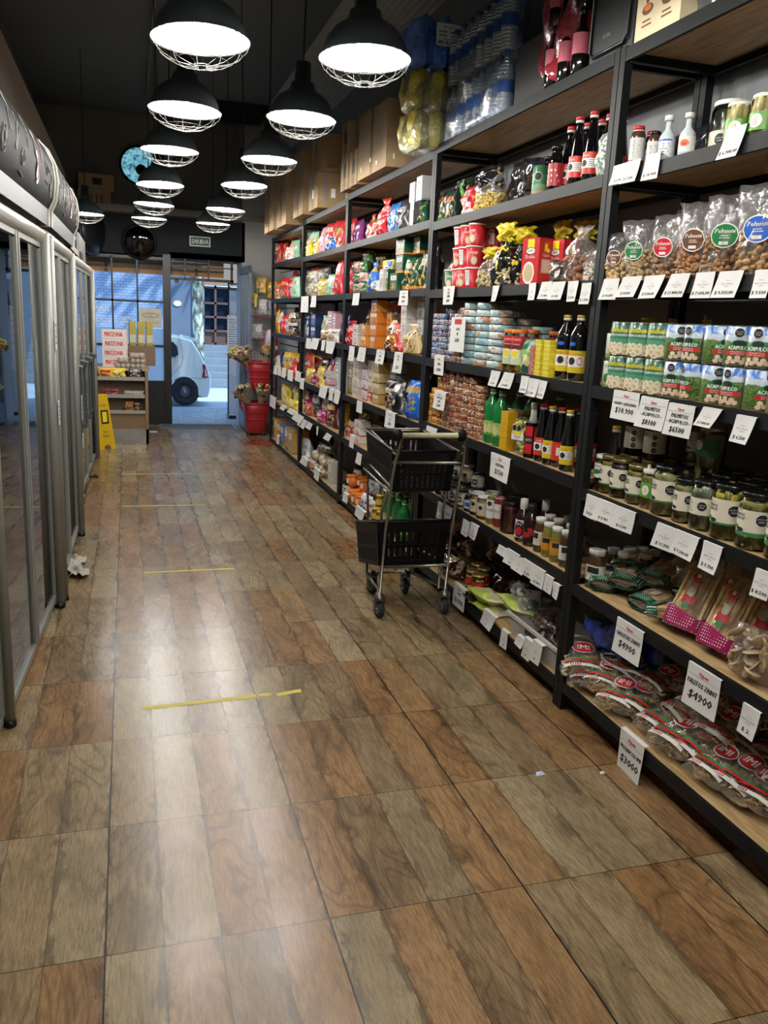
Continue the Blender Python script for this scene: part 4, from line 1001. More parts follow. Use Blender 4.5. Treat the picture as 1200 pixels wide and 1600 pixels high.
    basket(0.76, 1.0, 0.73, 0.955, 1.365, 1.735, 4.27, 4.80)
    basket(0.20, 0.45, 0.30, 0.555, 1.305, 1.735, 4.29, 4.74, 0.06)
    part('rail', G().tube(L((1.362,4.26,0.965),(1.345,4.8,1.01),(1.70,4.8,1.01)), 0.005).tube(L((1.36,4.24,0.73),(1.35,4.78,0.77)), 0.007), CH, t)
    for x, y, rz, big in ((1.333,4.28,0.15,1),(1.727,4.28,-0.1,1),(1.41,4.70,0.3,0),(1.613,4.67,0.0,0)):
        c = part('caster', G().lathe([(0.028,0.105),(0.033,0.11),(0.033,0.125),(0.02,0.135),(0.012,0.15)], 16).box(-0.03,-0.012,0.05,-0.026,0.018,0.11).box(0.026,-0.012,0.05,0.03,0.018,0.11).lathe([(0.007,-0.036),(0.007,0.036)], 8, axis='X', c=(0,0.0,0.05)), M('caster_steel', '75736e', 0.35, 0.8), t, (x-1.53, y-4.28, 0), (0,0,rz))
        wv = part('wheel', G().lathe([(0.02,-0.013),(0.042,-0.015),(0.049,-0.009),(0.05,0),(0.049,0.009),(0.042,0.015),(0.02,0.013)], 24, axis='X', c=(0,0.0,0.05), cap=False), M('tyre_rubber'), c)
        part('hub', G().lathe([(0.028,-0.016),(0.028,0.016)], 16, axis='X', c=(0,0.0,0.05)), M('hub_grey', '6b6f73', 0.5), c)
cart()

# ================================================================ RED TROLLEYS WITH BOUQUETS
REDP = M('red_plastic', 'a5232c', 0.4, var=0.04)
def trolley(x, y, z, h, label, sc=1.0, wheels=True):
    t = thing('basket_trolley', label, 'trolley', (x,y,z))
    g = G(); n = 20
    prof = [(0.62,0.03),(0.70,0.05),(0.78,h*0.4),(0.9,h*0.75),(1.0,h),(0.96,h),(0.86,h*0.75),(0.72,0.1)]
    vs = []
    for s, zz in prof:
        for k in range(n):
            a = 2*pi*k/n; cx, sx = cos(a), sin(a)
            e = 0.5
            vs.append((0.19*s*math.copysign(abs(cx)**e, cx), 0.24*s*math.copysign(abs(sx)**e, sx), zz))
    g.add(vs, [(i*n+k, i*n+(k+1)%n, (i+1)*n+(k+1)%n, (i+1)*n+k) for i in range(len(prof)-1) for k in range(n)], 0, True)
    g.add(vs[:n], [tuple(range(n))[::-1]]); g.add(vs[-n:], [tuple(range(n))])
    part('tub', g, REDP, t)
    gg = G()
    for zz, s in ((h*0.97,1.02),(h*0.72,0.92),(h*0.5,0.83)):
        pts = []
        for k in range(24):
            a = 2*pi*k/24; cx, sx = cos(a), sin(a)
            pts.append((0.19*s*math.copysign(abs(cx)**0.5, cx), 0.24*s*math.copysign(abs(sx)**0.5, sx), zz))
        gg.tube(pts, 0.007, 6, closed=True)
    part('rim', gg, REDP, t)
    part('handle', G().tube([(-0.2,-0.1,h*0.75),(-0.235,-0.09,h),(-0.245,-0.04,h+0.12),(-0.235,0.03,h+0.12),(-0.2,0.08,h)], 0.012, 8), REDP, t)
    if wheels:
        for sx in (-1, 1):
            for sy in (-1, 1): part('wheel', G().lathe([(0.03,-0.012),(0.03,0.012)], 14, axis='X', c=(0.1*sx,0.14*sy,0.03)), BF, t)
trolley(1.70, 11.72, 0.0, 0.46, 'lower red plastic basket trolley on the floor by the open door')
# plastic rack post and a red crate holding the upper bouquets
trolley(1.74, 11.68, 0.60, 0.42, 'upper red plastic tub holding bouquets above the lower trolley', wheels=False)
g = G().tube([(2.03,12.0,0.0),(2.03,12.0,1.9)], 0.015).tube([(2.03,12.35,0.0),(2.03,12.35,1.9)], 0.015)
for z in (0.02,0.60,1.3,1.62): g.tube([(2.03,12.0,z),(2.03,12.35,z)], 0.012).tube([(1.70,12.0,z),(2.03,12.0,z)], 0.008).tube([(1.70,12.35,z),(2.03,12.35,z)], 0.008).tube([(1.70,12.0,z),(1.70,12.35,z)], 0.008)
for i_ in range(0): pass
t = thing('display_rack', 'red metal display rack behind the basket trolleys', 'rack', g=g, mats=REDP)
g = G()
for z in (1.0,1.3,1.62):
    for k in range(9): g.tube([(1.70+0.04*k,12.0,z+0.01),(1.70+0.04*k,12.35,z+0.01)], 0.003, 4).tube([(1.70+0.04*k,12.0,z+0.01),(1.70+0.04*k,12.0,z+0.12)], 0.003, 4)
    for zz in (0.04,0.08,0.12): g.tube([(1.70,12.0,z+zz),(2.02,12.0,z+zz),(2.02,12.35,z+zz),(1.70,12.35,z+zz)], 0.003, 4, closed=True)
part('wire_tray', g, M('white_wire', 'd8d8d6', 0.4), t)
PETALS = [M('petal_mauve', '8a4a5c', 0.7), M('petal_orange', 'c9722f', 0.7), M('petal_cream', 'cdbf9c', 0.7), M('petal_yellow', 'd2c04a', 0.7), M('leaf_dark', '3c4a2c', 0.7)]
def bouquet(x, y, z, ax, ay, lab, pal, word=None, r=0.10, rz=0.0):
    t = thing('bouquet', lab, 'flowers', (x,y,z), (ax,ay,rz), group='bouquets in the red tubs')
    rn = random.Random(int(x*100+z*10)+len(lab)); g = G()
    for k in range(46):
        a = rn.uniform(0,6.28); q = r*rn.uniform(0.1,1)**0.5
        g.ball((q*cos(a), q*sin(a), 0.25+rn.uniform(-0.02,0.06)*(1.5-q/r)), rn.uniform(0.014,0.026), rn.choice(pal), rn.uniform(0,6), 6, 4)
    part('blooms', g, PETALS, t)
    g = G(); n = 24; vs = []
    for i, (s, zz) in enumerate(((0.022,-0.02),(0.05,0.1),(r*0.95,0.24),(r*1.15,0.30))):
        for k in range(n):
            a = 2*pi*k/n; vs.append((s*cos(a)*(1+0.05*sin(7*a)), s*sin(a)*(1+0.05*sin(7*a)), zz+(0.02*sin(5*a) if i == 3 else 0)))
    g.add(vs, [(i*n+k, i*n+(k+1)%n, (i+1)*n+(k+1)%n, (i+1)*n+k) for i in range(3) for k in range(n)], 0, True)
    w_ = part('wrapping', g, M('kraft_wrap', 'b3a78e', 0.7, var=0.06), t)
    if word:
        ink = Ink(lambda u,v,off: ((0.062+(v-0.1)*0.44+0.012)*cos(-pi/2-0.5+u/0.09), (0.062+(v-0.1)*0.44+0.012)*sin(-pi/2-0.5+u/0.09), v))
        ink.text(word, 0, 0.19, 0.05, 0, width=0.13, bold=0.004)
        part('lettering', ink.mesh('lettering', INK()), w_)
bouquet(1.62, 11.62, 0.92, 0.35, -0.55, 'mauve bouquet in paper reading FLOR, leaning out of the upper tub', [0,0,2,4], 'FLOR', 0.115)
bouquet(1.80, 11.60, 0.95, 0.35, 0.15, 'orange bouquet in paper reading NDE at the back of the upper tub', [1,1,4,2], 'NDE', 0.10)
bouquet(1.60, 11.85, 0.95, 0.1, -0.8, 'yellow bouquet at the door side of the upper tub', [3,3,4,2], None, 0.10)
bouquet(1.60, 11.58, 0.40, 0.35, -0.5, 'mauve and green bouquet leaning out of the lower trolley', [0,4,4,2], None, 0.12)
bouquet(1.74, 11.56, 0.42, 0.4, 0.1, 'brown bouquet in paper reading LOR in the lower trolley', [0,1,4,2], 'LOR', 0.11)
k1 = bag('ydog', 0.16, 0.24, 0.07, pack('rack_yellow', ['e0a92c','d9b93a','4a5a6a','e8d8a0','3a4a66']), seed=4)
k1.put((1.80,12.02,1.91), 'yellow treat bag hanging highest on the wire rack', 'hanging yellow bags', (0,0,0.9))
k1.put((1.96,12.05,1.87), 'yellow treat bag hanging highest on the rack, beside the shelf post', 'hanging yellow bags', (0,0,1.3))
k1.put((1.69,12.0,1.745), 'yellow treat bag hanging lower on the wire rack', 'hanging yellow bags', (0.1,0,0.7), (0.8,0.8,0.8))
k2 = bag('wdog', 0.14, 0.2, 0.06, pat('rack_white', ['c9ced6','e2e2e2','8a93a6','b8aa9a'], 20), seed=5)
k2.put((1.82,12.0,1.665), 'white and blue packet on the wire rack below the yellow bags', None, (0,0,1.0)); k2.put((1.96,12.06,1.65), 'white and blue packet behind on the wire rack', None, (0,0,1.5))
k2.put((1.76,12.05,1.32), 'white packet in the middle tray of the wire rack', None, (0,0,1.2)); k2.put((1.94,12.05,1.02), 'white packet in the lowest tray of the wire rack', None, (0,0,1.2))
t = thing('tipped_tray', 'white plastic tray tipped on edge in the wire rack', 'tray', (1.90,11.95,1.16), (0,0.1,0), g=G().lathe([(0.06,0),(0.06,0.2),(0.05,0.26),(0.03,0.29)], 16), mats=M('tray_lavender', 'cdc6d6', 0.4))
part('rim', G().tube([(-0.065,0,0),(-0.065,0,0.22),(-0.04,0,0.29),(0.04,0,0.29),(0.065,0,0.22),(0.065,0,0)], 0.009, 6), REDP, t)
t = thing('floor_stand_base', 'flat red metal frame lying on the floor at the shelf end', 'frame', g=G().tube([(1.46,10.9,0.008),(1.95,10.9,0.008)], 0.006, 6).tube([(1.50,10.72,0.008),(1.95,10.72,0.008)], 0.006, 6).tube([(1.62,10.72,0.008),(1.62,11.3,0.008)], 0.006, 6), mats=REDP)
part('scroll', G().tube([(1.6+0.06*cos(a/3), 11.0+0.1*sin(a/3), 0.008) for a in range(14)], 0.005, 5), BF, t)

# ================================================================ SHELVING
BY = {1:(0.98,3.045),2:(3.055,5.065),3:(5.075,7.21),4:(7.22,9.11),5:(9.12,11.12)}
SZ = {1:(0,2.675,2.237,1.83,1.427,1.0,0.584,0.132),2:(0,2.682,2.243,1.842,1.428,1.03,0.604,0.118),3:(0,2.664,2.263,1.856,1.432,1.0,0.62,0.089),4:(0,2.633,2.26,1.855,1.43,0.965,0.62,0.075),5:(0,2.60,2.28,1.85,1.428,0.94,0.55,0.05)}
BN = {1:'first bay',2:'second bay',3:'third bay',4:'fourth bay',5:'fifth bay'}
SN = ('','top shelf','second shelf','third shelf','fourth shelf','fifth shelf','sixth shelf','bottom shelf')
tt = NT('shelf_pine'); gv = tt.n('Mapping', Vector=tt.obj(), Scale=(12,1,12)).outputs[0]
no = tt.n('TexNoise', Vector=gv, Scale=6.0, Detail=4.0).outputs[0]
tt.P(Base_Color=tt.ramp(no, [(0.35,'a9895c'),(0.65,'cdb083')]), Roughness=0.5); PINES = tt.m
def frame_unit(b, tallpost=2.70):
    y0, y1 = BY[b]; t = thing('shelving_unit', f'black steel shelving unit with seven pine boards, {BN[b]} from the camera', 'shelving', (0, 0, 0), group='black shelving units on the right wall')
    for y in (y0-0.002, y1-0.032):
        part('post', G().box(1.80,y,0,1.834,y+0.034,SZ[b][1]+0.01), BLACKM, t)
        part('post', G().box(2.166,y,0,2.20,y+0.034,SZ[b][1]+0.01), BLACKM, t)
    for s in range(1, 8):
        z = SZ[b][s]
        bd = part('shelf_board', G().box(1.815,y0+0.03,z-0.02,2.185,y1-0.035,z), PINES, t)
        g = G().box(1.80,y0+0.035,z-0.046,1.815,y1-0.035,z+0.003).box(2.185,y0+0.035,z-0.046,2.2,y1-0.035,z-0.001).box(1.815,y0+0.033,z-0.05,2.185,y0+0.055,z-0.021).box(1.815,y1-0.06,z-0.05,2.185,y1-0.036,z-0.021)
        g.box(1.815,y0+0.035,z-0.03,1.835,y1-0.035,z-0.0205)
        part('edge_beam', g, BLACKM, bd)
for b in BY: frame_unit(b)
# a strip of brown undersides: back panels stay wall colour

USED = {}
def put(K, b, s, y, label, x=1.90, dz=0.0, rz=0.0, group=None, sc=None, rx=0.0, ry=0.0):
    n = label
    if s <= 3 and b <= 2 and x < 1.9: x -= 0.02
    y = min(y*(max(1.82, min(x, 1.90))/1.82), BY[b][1]-0.07)
    return K.put((x, y, SZ[b][s]+0.0015+dz), n, group, (rx, ry, rz), (sc,)*3 if isinstance(sc, (int, float)) else sc)
def arr(K, b, s, ys, desc, cat_group, levels=1, dz=0.1, rows=1, dx=0.08, x=1.87, rz=0.0, jit=0.006, rjit=0.25, heights=None, dy=0.0):
    rn = random.Random(len(desc)*13+s*7+b)
    for i, y in enumerate(ys):
        for r in range(rows):
            lv = heights[i] if heights and r == 0 else levels
            for l in range(lv):
                lab = f'{desc}, {ORD[len(ys)-1-i] if False else ORD[i]} from door side'
                if max(heights or [levels]) > 1: lab += f', layer {ORD[l]}'
                if rows > 1: lab += f', row {ORD[r]}'
                lab += f', {SN[s]}, {BN[b]}'
                put(K, b, s, y+rn.uniform(-jit, jit)+(dy if r % 2 else 0), lab, x+r*dx+rn.uniform(-jit, jit)*0.6, l*dz, rz+rn.uniform(-rjit, rjit), cat_group)
def ys(y0, y1, n): return [y0+(y1-y0)*i/(n-1) if n > 1 else (y0+y1)/2 for i in range(n)]

STEEL = M('tin_steel', 'b9b9b6', 0.25, 0.9, var=0.03); GOLD = M('gold_tin', 'c2a56a', 0.3, 0.8)
def can(key, r, h, mat, name='tin_can', art=None, rim=None, seg=24, parts=True):
    if key in NKIND: return NKIND[key]
    g = G().lathe([(r*0.93,0),(r,0.003),(r,h-0.003),(r*0.93,h)], seg, mats=[1,0,1])
    me = g.mesh(name, [mat, rim or STEEL]); ps = []
    if parts: ps.append(('lid', G().lathe([(r*0.90,h-0.001),(r*0.97,h+0.0006),(r*0.97,h+0.001),(r*0.9,h+0.0006)], seg).mesh('lid', rim or STEEL)))
    if art:
        ink = Ink(on_cyl(r, pi+0.55)); art(ink, r, h); ps.append(('lettering', ink.mesh('lettering', INK())))
    NKIND[key] = Kind(name, 'can', me, ps); return NKIND[key]
# --- first bay, fourth shelf: palm heart cans
def art_gent(ink, r, h):
    ink.text('Gentleman', -0.004, h*0.70, h*0.15, Y_, width=r*1.75, shear=0.25, bold=0.0009)
    ink.text('PALMITOS ENTEROS', 0, h*0.58, h*0.07, W_, width=r*1.6, bold=0.0004)
    for u, v, ru, rv in ((-0.05,0.2,0.012,0.016),(-0.03,0.24,0.011,0.017),(-0.01,0.27,0.013,0.013),(0.014,0.25,0.012,0.015),(0.04,0.22,0.013,0.016),(0.06,0.16,0.012,0.016),(-0.045,0.1,0.013,0.012),(-0.018,0.15,0.015,0.014),(0.01,0.13,0.014,0.015),(0.035,0.1,0.015,0.013),(-0.005,0.05,0.014,0.011),(0.058,0.06,0.012,0.01)):
        ink.ell(u, h*v+0.004, ru, rv, CR_); ink.ell(u-0.002, h*v+0.003, ru*0.5, rv*0.5, 10)
    ink.octa(r*1.28, h*0.74, h*0.11, K_, W_)
INKX = INK() + [M('ink_tan', 'cbb48a', 0.5), M('ink_pink', 'e0bda8', 0.5)]
_ink = INK
def INK(): return INKX
GENT = zband('palm_can_green', 0.126, [(0,'c9bd98'),(0.06,'a8ba94'),(0.36,'5f9e82'),(0.5,'3b8265'),(0.64,'1f5f40'),(0.9,'184d31')], 0.3, 0.08, coat=0.3)
kg = can('gent', 0.056, 0.126, GENT, art=art_gent)
for l in range(2):
    for i, y in enumerate(ys(2.60, 2.84, 3)):
        put(kg, 1, 4, y+0.004*l, f'green palm hearts can, {ORD[i]} from the blue landscape cans, {"upper" if l else "lower"} row', 1.875-0.003*i, l*0.129, 0.08-0.1*i, 'green palm hearts cans')
def art_aca(ink, r, h):
    ink.ell(0, h*0.56, r*0.5, h*0.10, GR_); ink.ell(0, h*0.57, r*0.38, h*0.07, K_)
    ink.rect(-r*0.72, h*0.40, r*0.72, h*0.53, GR_); ink.text('ACAPULCO', 0, h*0.415, h*0.10, W_, width=r*1.35, bold=0.0008)
    ink.rect(-r*0.8, h*0.285, r*0.85, h*0.39, R_); ink.text('PALMITOS', 0, h*0.345, h*0.035, W_, width=r*0.9); ink.text('EN TROZOS', 0, h*0.295, h*0.035, W_, width=r*0.9)
    for u, v in ((-0.025,0.2),(0.0,0.22),(0.022,0.19),(-0.012,0.12),(0.014,0.11),(-0.03,0.1),(0.032,0.12),(0.0,0.16)):
        ink.ell(u, h*v, 0.009, 0.007, CR_ if int(u*1000) % 2 else 11)
    ink.octa(-0.002, h*0.83, h*0.11, K_, W_)
    ink.octa(r*2.2, h*0.83, h*0.11, K_, W_); ink.rect(-r*2.6, h*0.1, -r*2.0, h*0.8, CR_); ink.lines(-r*2.55, h*0.15, -r*2.05, h*0.75, 7, GY_)
    ink.text('560g', r*1.5, h*0.08, h*0.06, W_)
    ink.rect(r*1.9, h*0.08, r*2.3, h*0.36, W_)
    for k in range(6): ink.rect(r*1.95+k*0.003, h*0.1, r*1.95+k*0.003+0.0012, h*0.34, K_, 1)
tt = NT('landscape_can'); sp = tt.n('SeparateXYZ', Vector=tt.obj()); zz = tt.math('DIVIDE', sp.outputs[2], 0.125)
no = tt.n('TexNoise', Vector=tt.obj(), Scale=34.0, Detail=5.0).outputs[0]
sky_ = tt.ramp(no, [(0.45,'2f6fc0'),(0.6,'cfe0f2')]); fld = tt.ramp(tt.n('TexNoise', Vector=tt.obj(), Scale=150.0, Detail=3.0).outputs[0], [(0.35,'2c4a22'),(0.6,'6f8a4a')])
zz2 = tt.math('ADD', zz, tt.math('MULTIPLY', tt.math('SUBTRACT', no, 0.5), 0.25))
cc = tt.mix(tt.math('GREATER_THAN', zz2, 0.62), fld, tt.mix(tt.math('GREATER_THAN', zz2, 0.76), lin('c3cfda'), sky_))
tt.P(Base_Color=cc, Roughness=0.3, Coat_Weight=0.3); LAND = tt.m
ka = can('aca', 0.052, 0.125, LAND, art=art_aca)
rots = (0.0,-0.7,0.55,-0.3,0.9,0.3)
for l in range(2):
    for i, y in enumerate(ys(1.98, 2.49, 6)[::-1]):
        put(ka, 1, 4, y+(0.012 if l else 0), f'blue-sky landscape palm hearts can, {ORD[i]} from the green cans, {"upper" if l else "lower"} row', 1.872, l*0.128, rots[(i+l*2) % 6]-0.12, 'landscape palm hearts cans')
for i, y in enumerate(ys(1.97, 2.45, 5)[::-1]): put(ka, 1, 4, y, f'blue-sky can behind the front stack, {ORD[i]} from the green cans', 1.985, 0.0, 1.0, 'landscape palm hearts cans')
def art_pea(ink, r, h):
    ink.text('Vida', 0, h*0.72, h*0.16, GR_); ink.ell(-0.004, h*0.35, r*0.5, h*0.16, BR_); ink.ell(-0.004, h*0.40, r*0.45, h*0.11, GR_); ink.ell(r*0.8, h*0.4, 0.008, 0.008, K_)
kp = can('pea', 0.036, 0.105, zband('pea_can', 0.105, [(0,'6f9a3e'),(0.1,'a9c47a'),(0.25,'dfe0d8')], 0.3, 0.1), art=art_pea)
put(kp, 1, 4, 2.945, 'lower small white pea can beside the shelf post', 1.86); put(kp, 1, 4, 2.945, 'upper small white pea can beside the shelf post', 1.862, 0.107, 0.3)

# --- tuna and other flat tins of the second bay
def tin(key, r, h, cols, warp=0.2, scale=38, rim=STEEL, rough=0.35):
    return can(key, r, h, pat('tin_'+key, cols, scale, rough, (1,1,1.6), warp), 'flat_tin', None, rim, 20, False)
kt1 = tin('blue', 0.036, 0.034, ['5d87ad','d9dfe2','3a5f9c','c25a4a','a9c3d4','2a3352']); kt2 = tin('oran', 0.036, 0.034, ['d9653a','8a7f5a','e6dccd','c24a34','39404e','a89468'])
kt3 = tin('aqua', 0.062, 0.037, ['a9cfd6','8fbfc9','dfe7e6','b98a6a','9fc9d2','cfdfe0'], 0.1, 22)
arr(kt1, 2, 4, ys(4.92, 4.62, 3), 'blue and clear tuna tin', 'blue tuna tins', heights=(8,8,8), dz=0.0345, x=1.86)
arr(kt2, 2, 4, ys(4.535, 4.46, 2), 'orange and olive tuna tin', 'orange tuna tins', heights=(8,9), dz=0.0345, x=1.86)
arr(kt3, 2, 4, ys(4.335, 3.98, 3), 'large pale blue tuna tin', 'large pale blue tuna tins', heights=(9,9,8), dz=0.0375, x=1.885, rjit=1.5)
arr(kt3, 2, 4, ys(4.28, 3.75, 4), 'rear pale blue tuna tin', 'large pale blue tuna tins behind', heights=(9,8,7,6), dz=0.0375, x=2.03, rjit=1.5)
arr(kt1, 2, 4, ys(4.85, 4.60, 3), 'rear blue tuna tin', 'blue tuna tins behind', heights=(9,9,9), dz=0.0345, x=1.94)
# corn jars with orange caps
def jarK(key, r, h, lidc, content, labelm=None, lz=(0.2,0.75), art=None, lid_r=0.9, name='glass_jar', blob=None, nb=40, liquid=None, arc=None, seg=22, cat='jar', shape='jar'):
    if key in NKIND: return NKIND[key]
    sh = [(r*0.9,0),(r,0.006),(r,h*0.80),(r*0.93,h*0.86),(r*lid_r*0.93,h*0.89),(r*lid_r*0.93,h*0.92)]
    me = G().lathe(sh, seg).mesh(name, GLS)
    ps = []
    core = G().lathe([(r*0.80,0.004),(r*0.84,0.008),(r*0.84,h*0.80),(r*0.75,h*0.84)], seg)
    ps.append(('brine', core.mesh('brine', liquid or content)))
    if blob:
        rn = random.Random(len(key)); g = G()
        for k in range(nb):
            a = rn.uniform(0, 2*pi) if k % 3 == 0 else pi+rn.uniform(-1.7, 1.9); z = h*(0.07+0.74*((k*0.618) % 1))
            q = r*0.965-blob[0]
            g.ball((q*cos(a), q*sin(a), z), blob, 0, a*1.3 if blob[0] != blob[2] or blob[0] != blob[1] else 0, 8, 5) if blob[2] <= blob[0]*1.6 else g.lathe([(0.001,-blob[2]),(blob[0]*0.8,-blob[2]*0.9),(blob[0],0),(blob[0]*0.8,blob[2]*0.9),(0.001,blob[2])], 8, c=(q*cos(a), q*sin(a), z))
        ps.append(('pickle', g.mesh('pickle', content)))
    if labelm:
        z0, z1 = h*lz[0], h*lz[1]; n = 18; a0, a1 = (pi-1.5, pi+2.3) if not arc else arc
        vs = []
        for k in range(n+1):
            a = a0+(a1-a0)*k/n; vs += [(r*1.012*cos(a), r*1.012*sin(a), z0), (r*1.012*cos(a), r*1.012*sin(a), z1)]
        lg = G().add(vs, [(2*k,2*k+2,2*k+3,2*k+1) for k in range(n)], 0, True).mesh('label', labelm)
        sub = []
        if art:
            ink = Ink(on_cyl(r*1.012, pi+0.5)); art(ink, r, h); sub = [('print', ink.mesh('print', INK()))]
        ps.append(('label', lg, sub))
    ps.append(('lid', G().lathe([(r*lid_r,h*0.905),(r*lid_r*1.02,h*0.915),(r*lid_r*1.02,h*0.985),(r*lid_r*0.97,h),(r*lid_r*0.9,h*0.997)], seg).mesh('lid', lidc)))
    NKIND[key] = Kind(name, cat, me, ps); return NKIND[key]
tg = NT('jar_glass'); gl = tg.n('BsdfGlossy', Color=(1,1,1,1), Roughness=0.04).outputs[0]; trg = tg.n('BsdfTransparent', Color=(0.93,0.95,0.93,1)).outputs[0]
tg.t.links.new(tg.n('MixShader', i0=tg.n('Fresnel', IOR=1.5).outputs[0], i1=trg, i2=gl).outputs[0], tg.o.inputs[0]); GLS = tg.m
LBK = M('lid_black', '151517', 0.2, 0.2, coat=0.5); LWH = M('lid_white', 'e3e2dc', 0.35); LGO = M('lid_gold', '8d7f4c', 0.25, 0.7); LYE = M('cap_yellow', 'd8b52a', 0.4); LRE = M('cap_red', 'c02830', 0.4); LOR = M('cap_orange', 'e07a22', 0.4); LGR = M('cap_green', '2c8a46', 0.4)
CREAM = zband('cream_label', 1.0, [(0,'e6dfcb'),(1,'e6dfcb')], 0.6)
def creamlab(h, z0):
    return zband(f'cream_label_{int(h*1000)}', h, [(0,'3c7a45'),(z0+0.035,'e6dfcb')], 0.6)
def art_pick(w1, w2, dots='4f5f2c'):
    def f(ink, r, h):
        ink.text('La Huerta', -r*0.75, h*0.66, h*0.045, GY_, width=r*0.7); ink.text(w1, -r*0.7, h*0.585, h*0.055, K_, width=r*0.95, bold=0.0004)
        if w2: ink.text(w2, -r*0.7, h*0.52, h*0.055, K_, width=r*0.95, bold=0.0004)
        ink.ell(-r*0.85, h*0.38, r*0.28, h*0.04, GR_); ink.ell(-r*0.45, h*0.35, r*0.26, h*0.035, K_)
        ink.octa(r*0.75, h*0.55, min(r*0.36, h*0.1), K_, W_)
    return f
OLV = M('olive_green', 'abab4a', 0.3, var=0.15, scale=50, coat=0.3); OLVB = M('olive_brine', '8d8638', 0.25); DRK = M('dark_olive', '3a2220', 0.25, var=0.2); ART = M('artichoke', 'cbc38f', 0.35, var=0.15, scale=60, coat=0.3)
PICK = M('pickle_green', '90903c', 0.3, var=0.2, scale=50, coat=0.3); YEL = M('pickle_yellow', 'd8c034', 0.3, var=0.1, scale=60, coat=0.3); GREYV = M('vine_leaf', 'a5ab90', 0.4, var=0.2, scale=50); PALM = M('palm_heart', 'd6c888', 0.35, var=0.08)
kjA = jarK('pesto', 0.043, 0.15, LWH, M('dark_green_veg', '4b5526', 0.3), M('white_label', 'dcdcd4', 0.6), (0.38,0.78), lambda ink,r,h: (ink.text('fantastic', 0, h*0.68, h*0.07, R_, width=r*1.1), ink.ell(-r*0.2,h*0.55,r*0.5,h*0.06,GR_), ink.ell(-r*0.4,h*0.53,r*0.3,h*0.05,GR_)))
kjB = jarK('olg', 0.040, 0.155, LGO, OLV, creamlab(0.155,0.24), (0.24,0.74), art_pick('ACEITUNAS','VERDES'), blob=(0.011,0.011,0.011), liquid=OLVB)
kjC = jarK('oln', 0.042, 0.155, LGO, DRK, creamlab(0.155,0.24), (0.24,0.74), art_pick('ACEITUNAS','NEGRAS'), blob=(0.011,0.011,0.011), liquid=DRK)
kjD = jarK('olm', 0.044, 0.150, LGO, OLV, creamlab(0.150,0.24), (0.24,0.72), art_pick('PEPPER','GREEN'), blob=(0.012,0.012,0.014), liquid=OLVB)
kjE = jarK('palmjar', 0.036, 0.148, LWH, PALM, M('green_label', '5d9a35', 0.4), (0.3,0.68), lambda ink,r,h: (ink.ell(0,h*0.48,r*0.42,h*0.13,W_), ink.rect(-r*0.15,h*0.42,-r*0.05,h*0.56,10,1), ink.rect(r*0.02,h*0.42,r*0.12,h*0.54,10,1)), blob=(0.009,0.009,0.05), liquid=M('palm_brine', 'a89f5a', 0.3), nb=16)
kjF = jarK('arti', 0.054, 0.18, LBK, ART, creamlab(0.18,0.28), (0.28,0.72), art_pick('ALCAUCILES','ENTEROS'), blob=(0.019,0.019,0.022), liquid=M('arti_brine', 'a8a870', 0.3))
kjF2 = jarK('arti2', 0.044, 0.155, LBK, ART, creamlab(0.155,0.28), (0.28,0.72), art_pick('CORAZONES','ALCAUCIL'), blob=(0.015,0.015,0.017), liquid=M('arti_brine'))
kjG = jarK('vine', 0.049, 0.168, LBK, GREYV, M('cream_label_plain', 'e0dac6', 0.6), (0.32,0.66), lambda ink,r,h: (ink.octa(r*0.3,h*0.5,r*0.32,K_,W_), ink.lines(-r*1.1,h*0.36,-r*0.4,h*0.62,5,GY_)), blob=(0.014,0.02,0.024), liquid=GREYV)
kjH = jarK('pickY', 0.056, 0.18, LBK, PICK, creamlab(0.18,0.28), (0.28,0.74), art_pick('PEPINOS','SALADOS'), blob=(0.015,0.015,0.04), liquid=YEL, nb=26)
kjI = jarK('pickG', 0.056, 0.18, LBK, PICK, creamlab(0.18,0.24), (0.24,0.70), art_pick('PEPINOS','SALADOS'), blob=(0.017,0.017,0.022), liquid=M('pickle_brine', '989050', 0.3))
front = [(kjA,2.935,'dark green vegetable jar with white lid beside the post, fifth shelf'),(kjB,2.85,'green olive jar with gold lid and cream label, fifth shelf'),(kjC,2.768,'black olive jar with gold lid and cream label, fifth shelf'),(kjD,2.655,'stuffed green olive jar with gold lid, beside the palm heart jar'),
 (kjE,2.573,'slim jar of palm hearts with white lid and green label, fifth shelf'),(kjF,2.475,'large whole artichoke jar with black lid, fifth shelf, first bay'),(kjF2,2.365,'smaller artichoke hearts jar with black lid, fifth shelf, first bay'),(kjG,2.265,'grey-green leaf jar with black lid between artichokes and pickles'),
 (kjH,2.148,'pickle jar with yellow top and black lid, fifth shelf, first bay'),(kjI,2.025,'green pickle jar with PEPINOS SALADOS label facing front, fifth shelf'),(kjI,1.90,'green pickle jar cut off by the photo edge, fifth shelf')]
for K, y, lab in front: put(K, 1, 5, y, lab, 1.875, 0, -0.1)
for i, (K, y) in enumerate(((kjC,2.90),(kjB,2.80),(kjC,2.70),(kjC,2.60),(kjF2,2.40),(kjF,2.28),(kjH,2.15),(kjI,2.03))): put(K, 1, 5, y, f'dark-lidded jar in the second row, {ORD[i]} from door side, fifth shelf, first bay', 1.985, 0, 0.4, 'jars behind the front row')
for i, y in enumerate(ys(2.85, 1.98, 8)): put((kjC,kjC,kjF2,kjF,kjF,kjH,kjI,kjI)[i], 1, 5, y, f'shaded jar in the back row, {ORD[i]} from door side, fifth shelf, first bay', 2.10, 0, 0.4, 'jars in the back row')
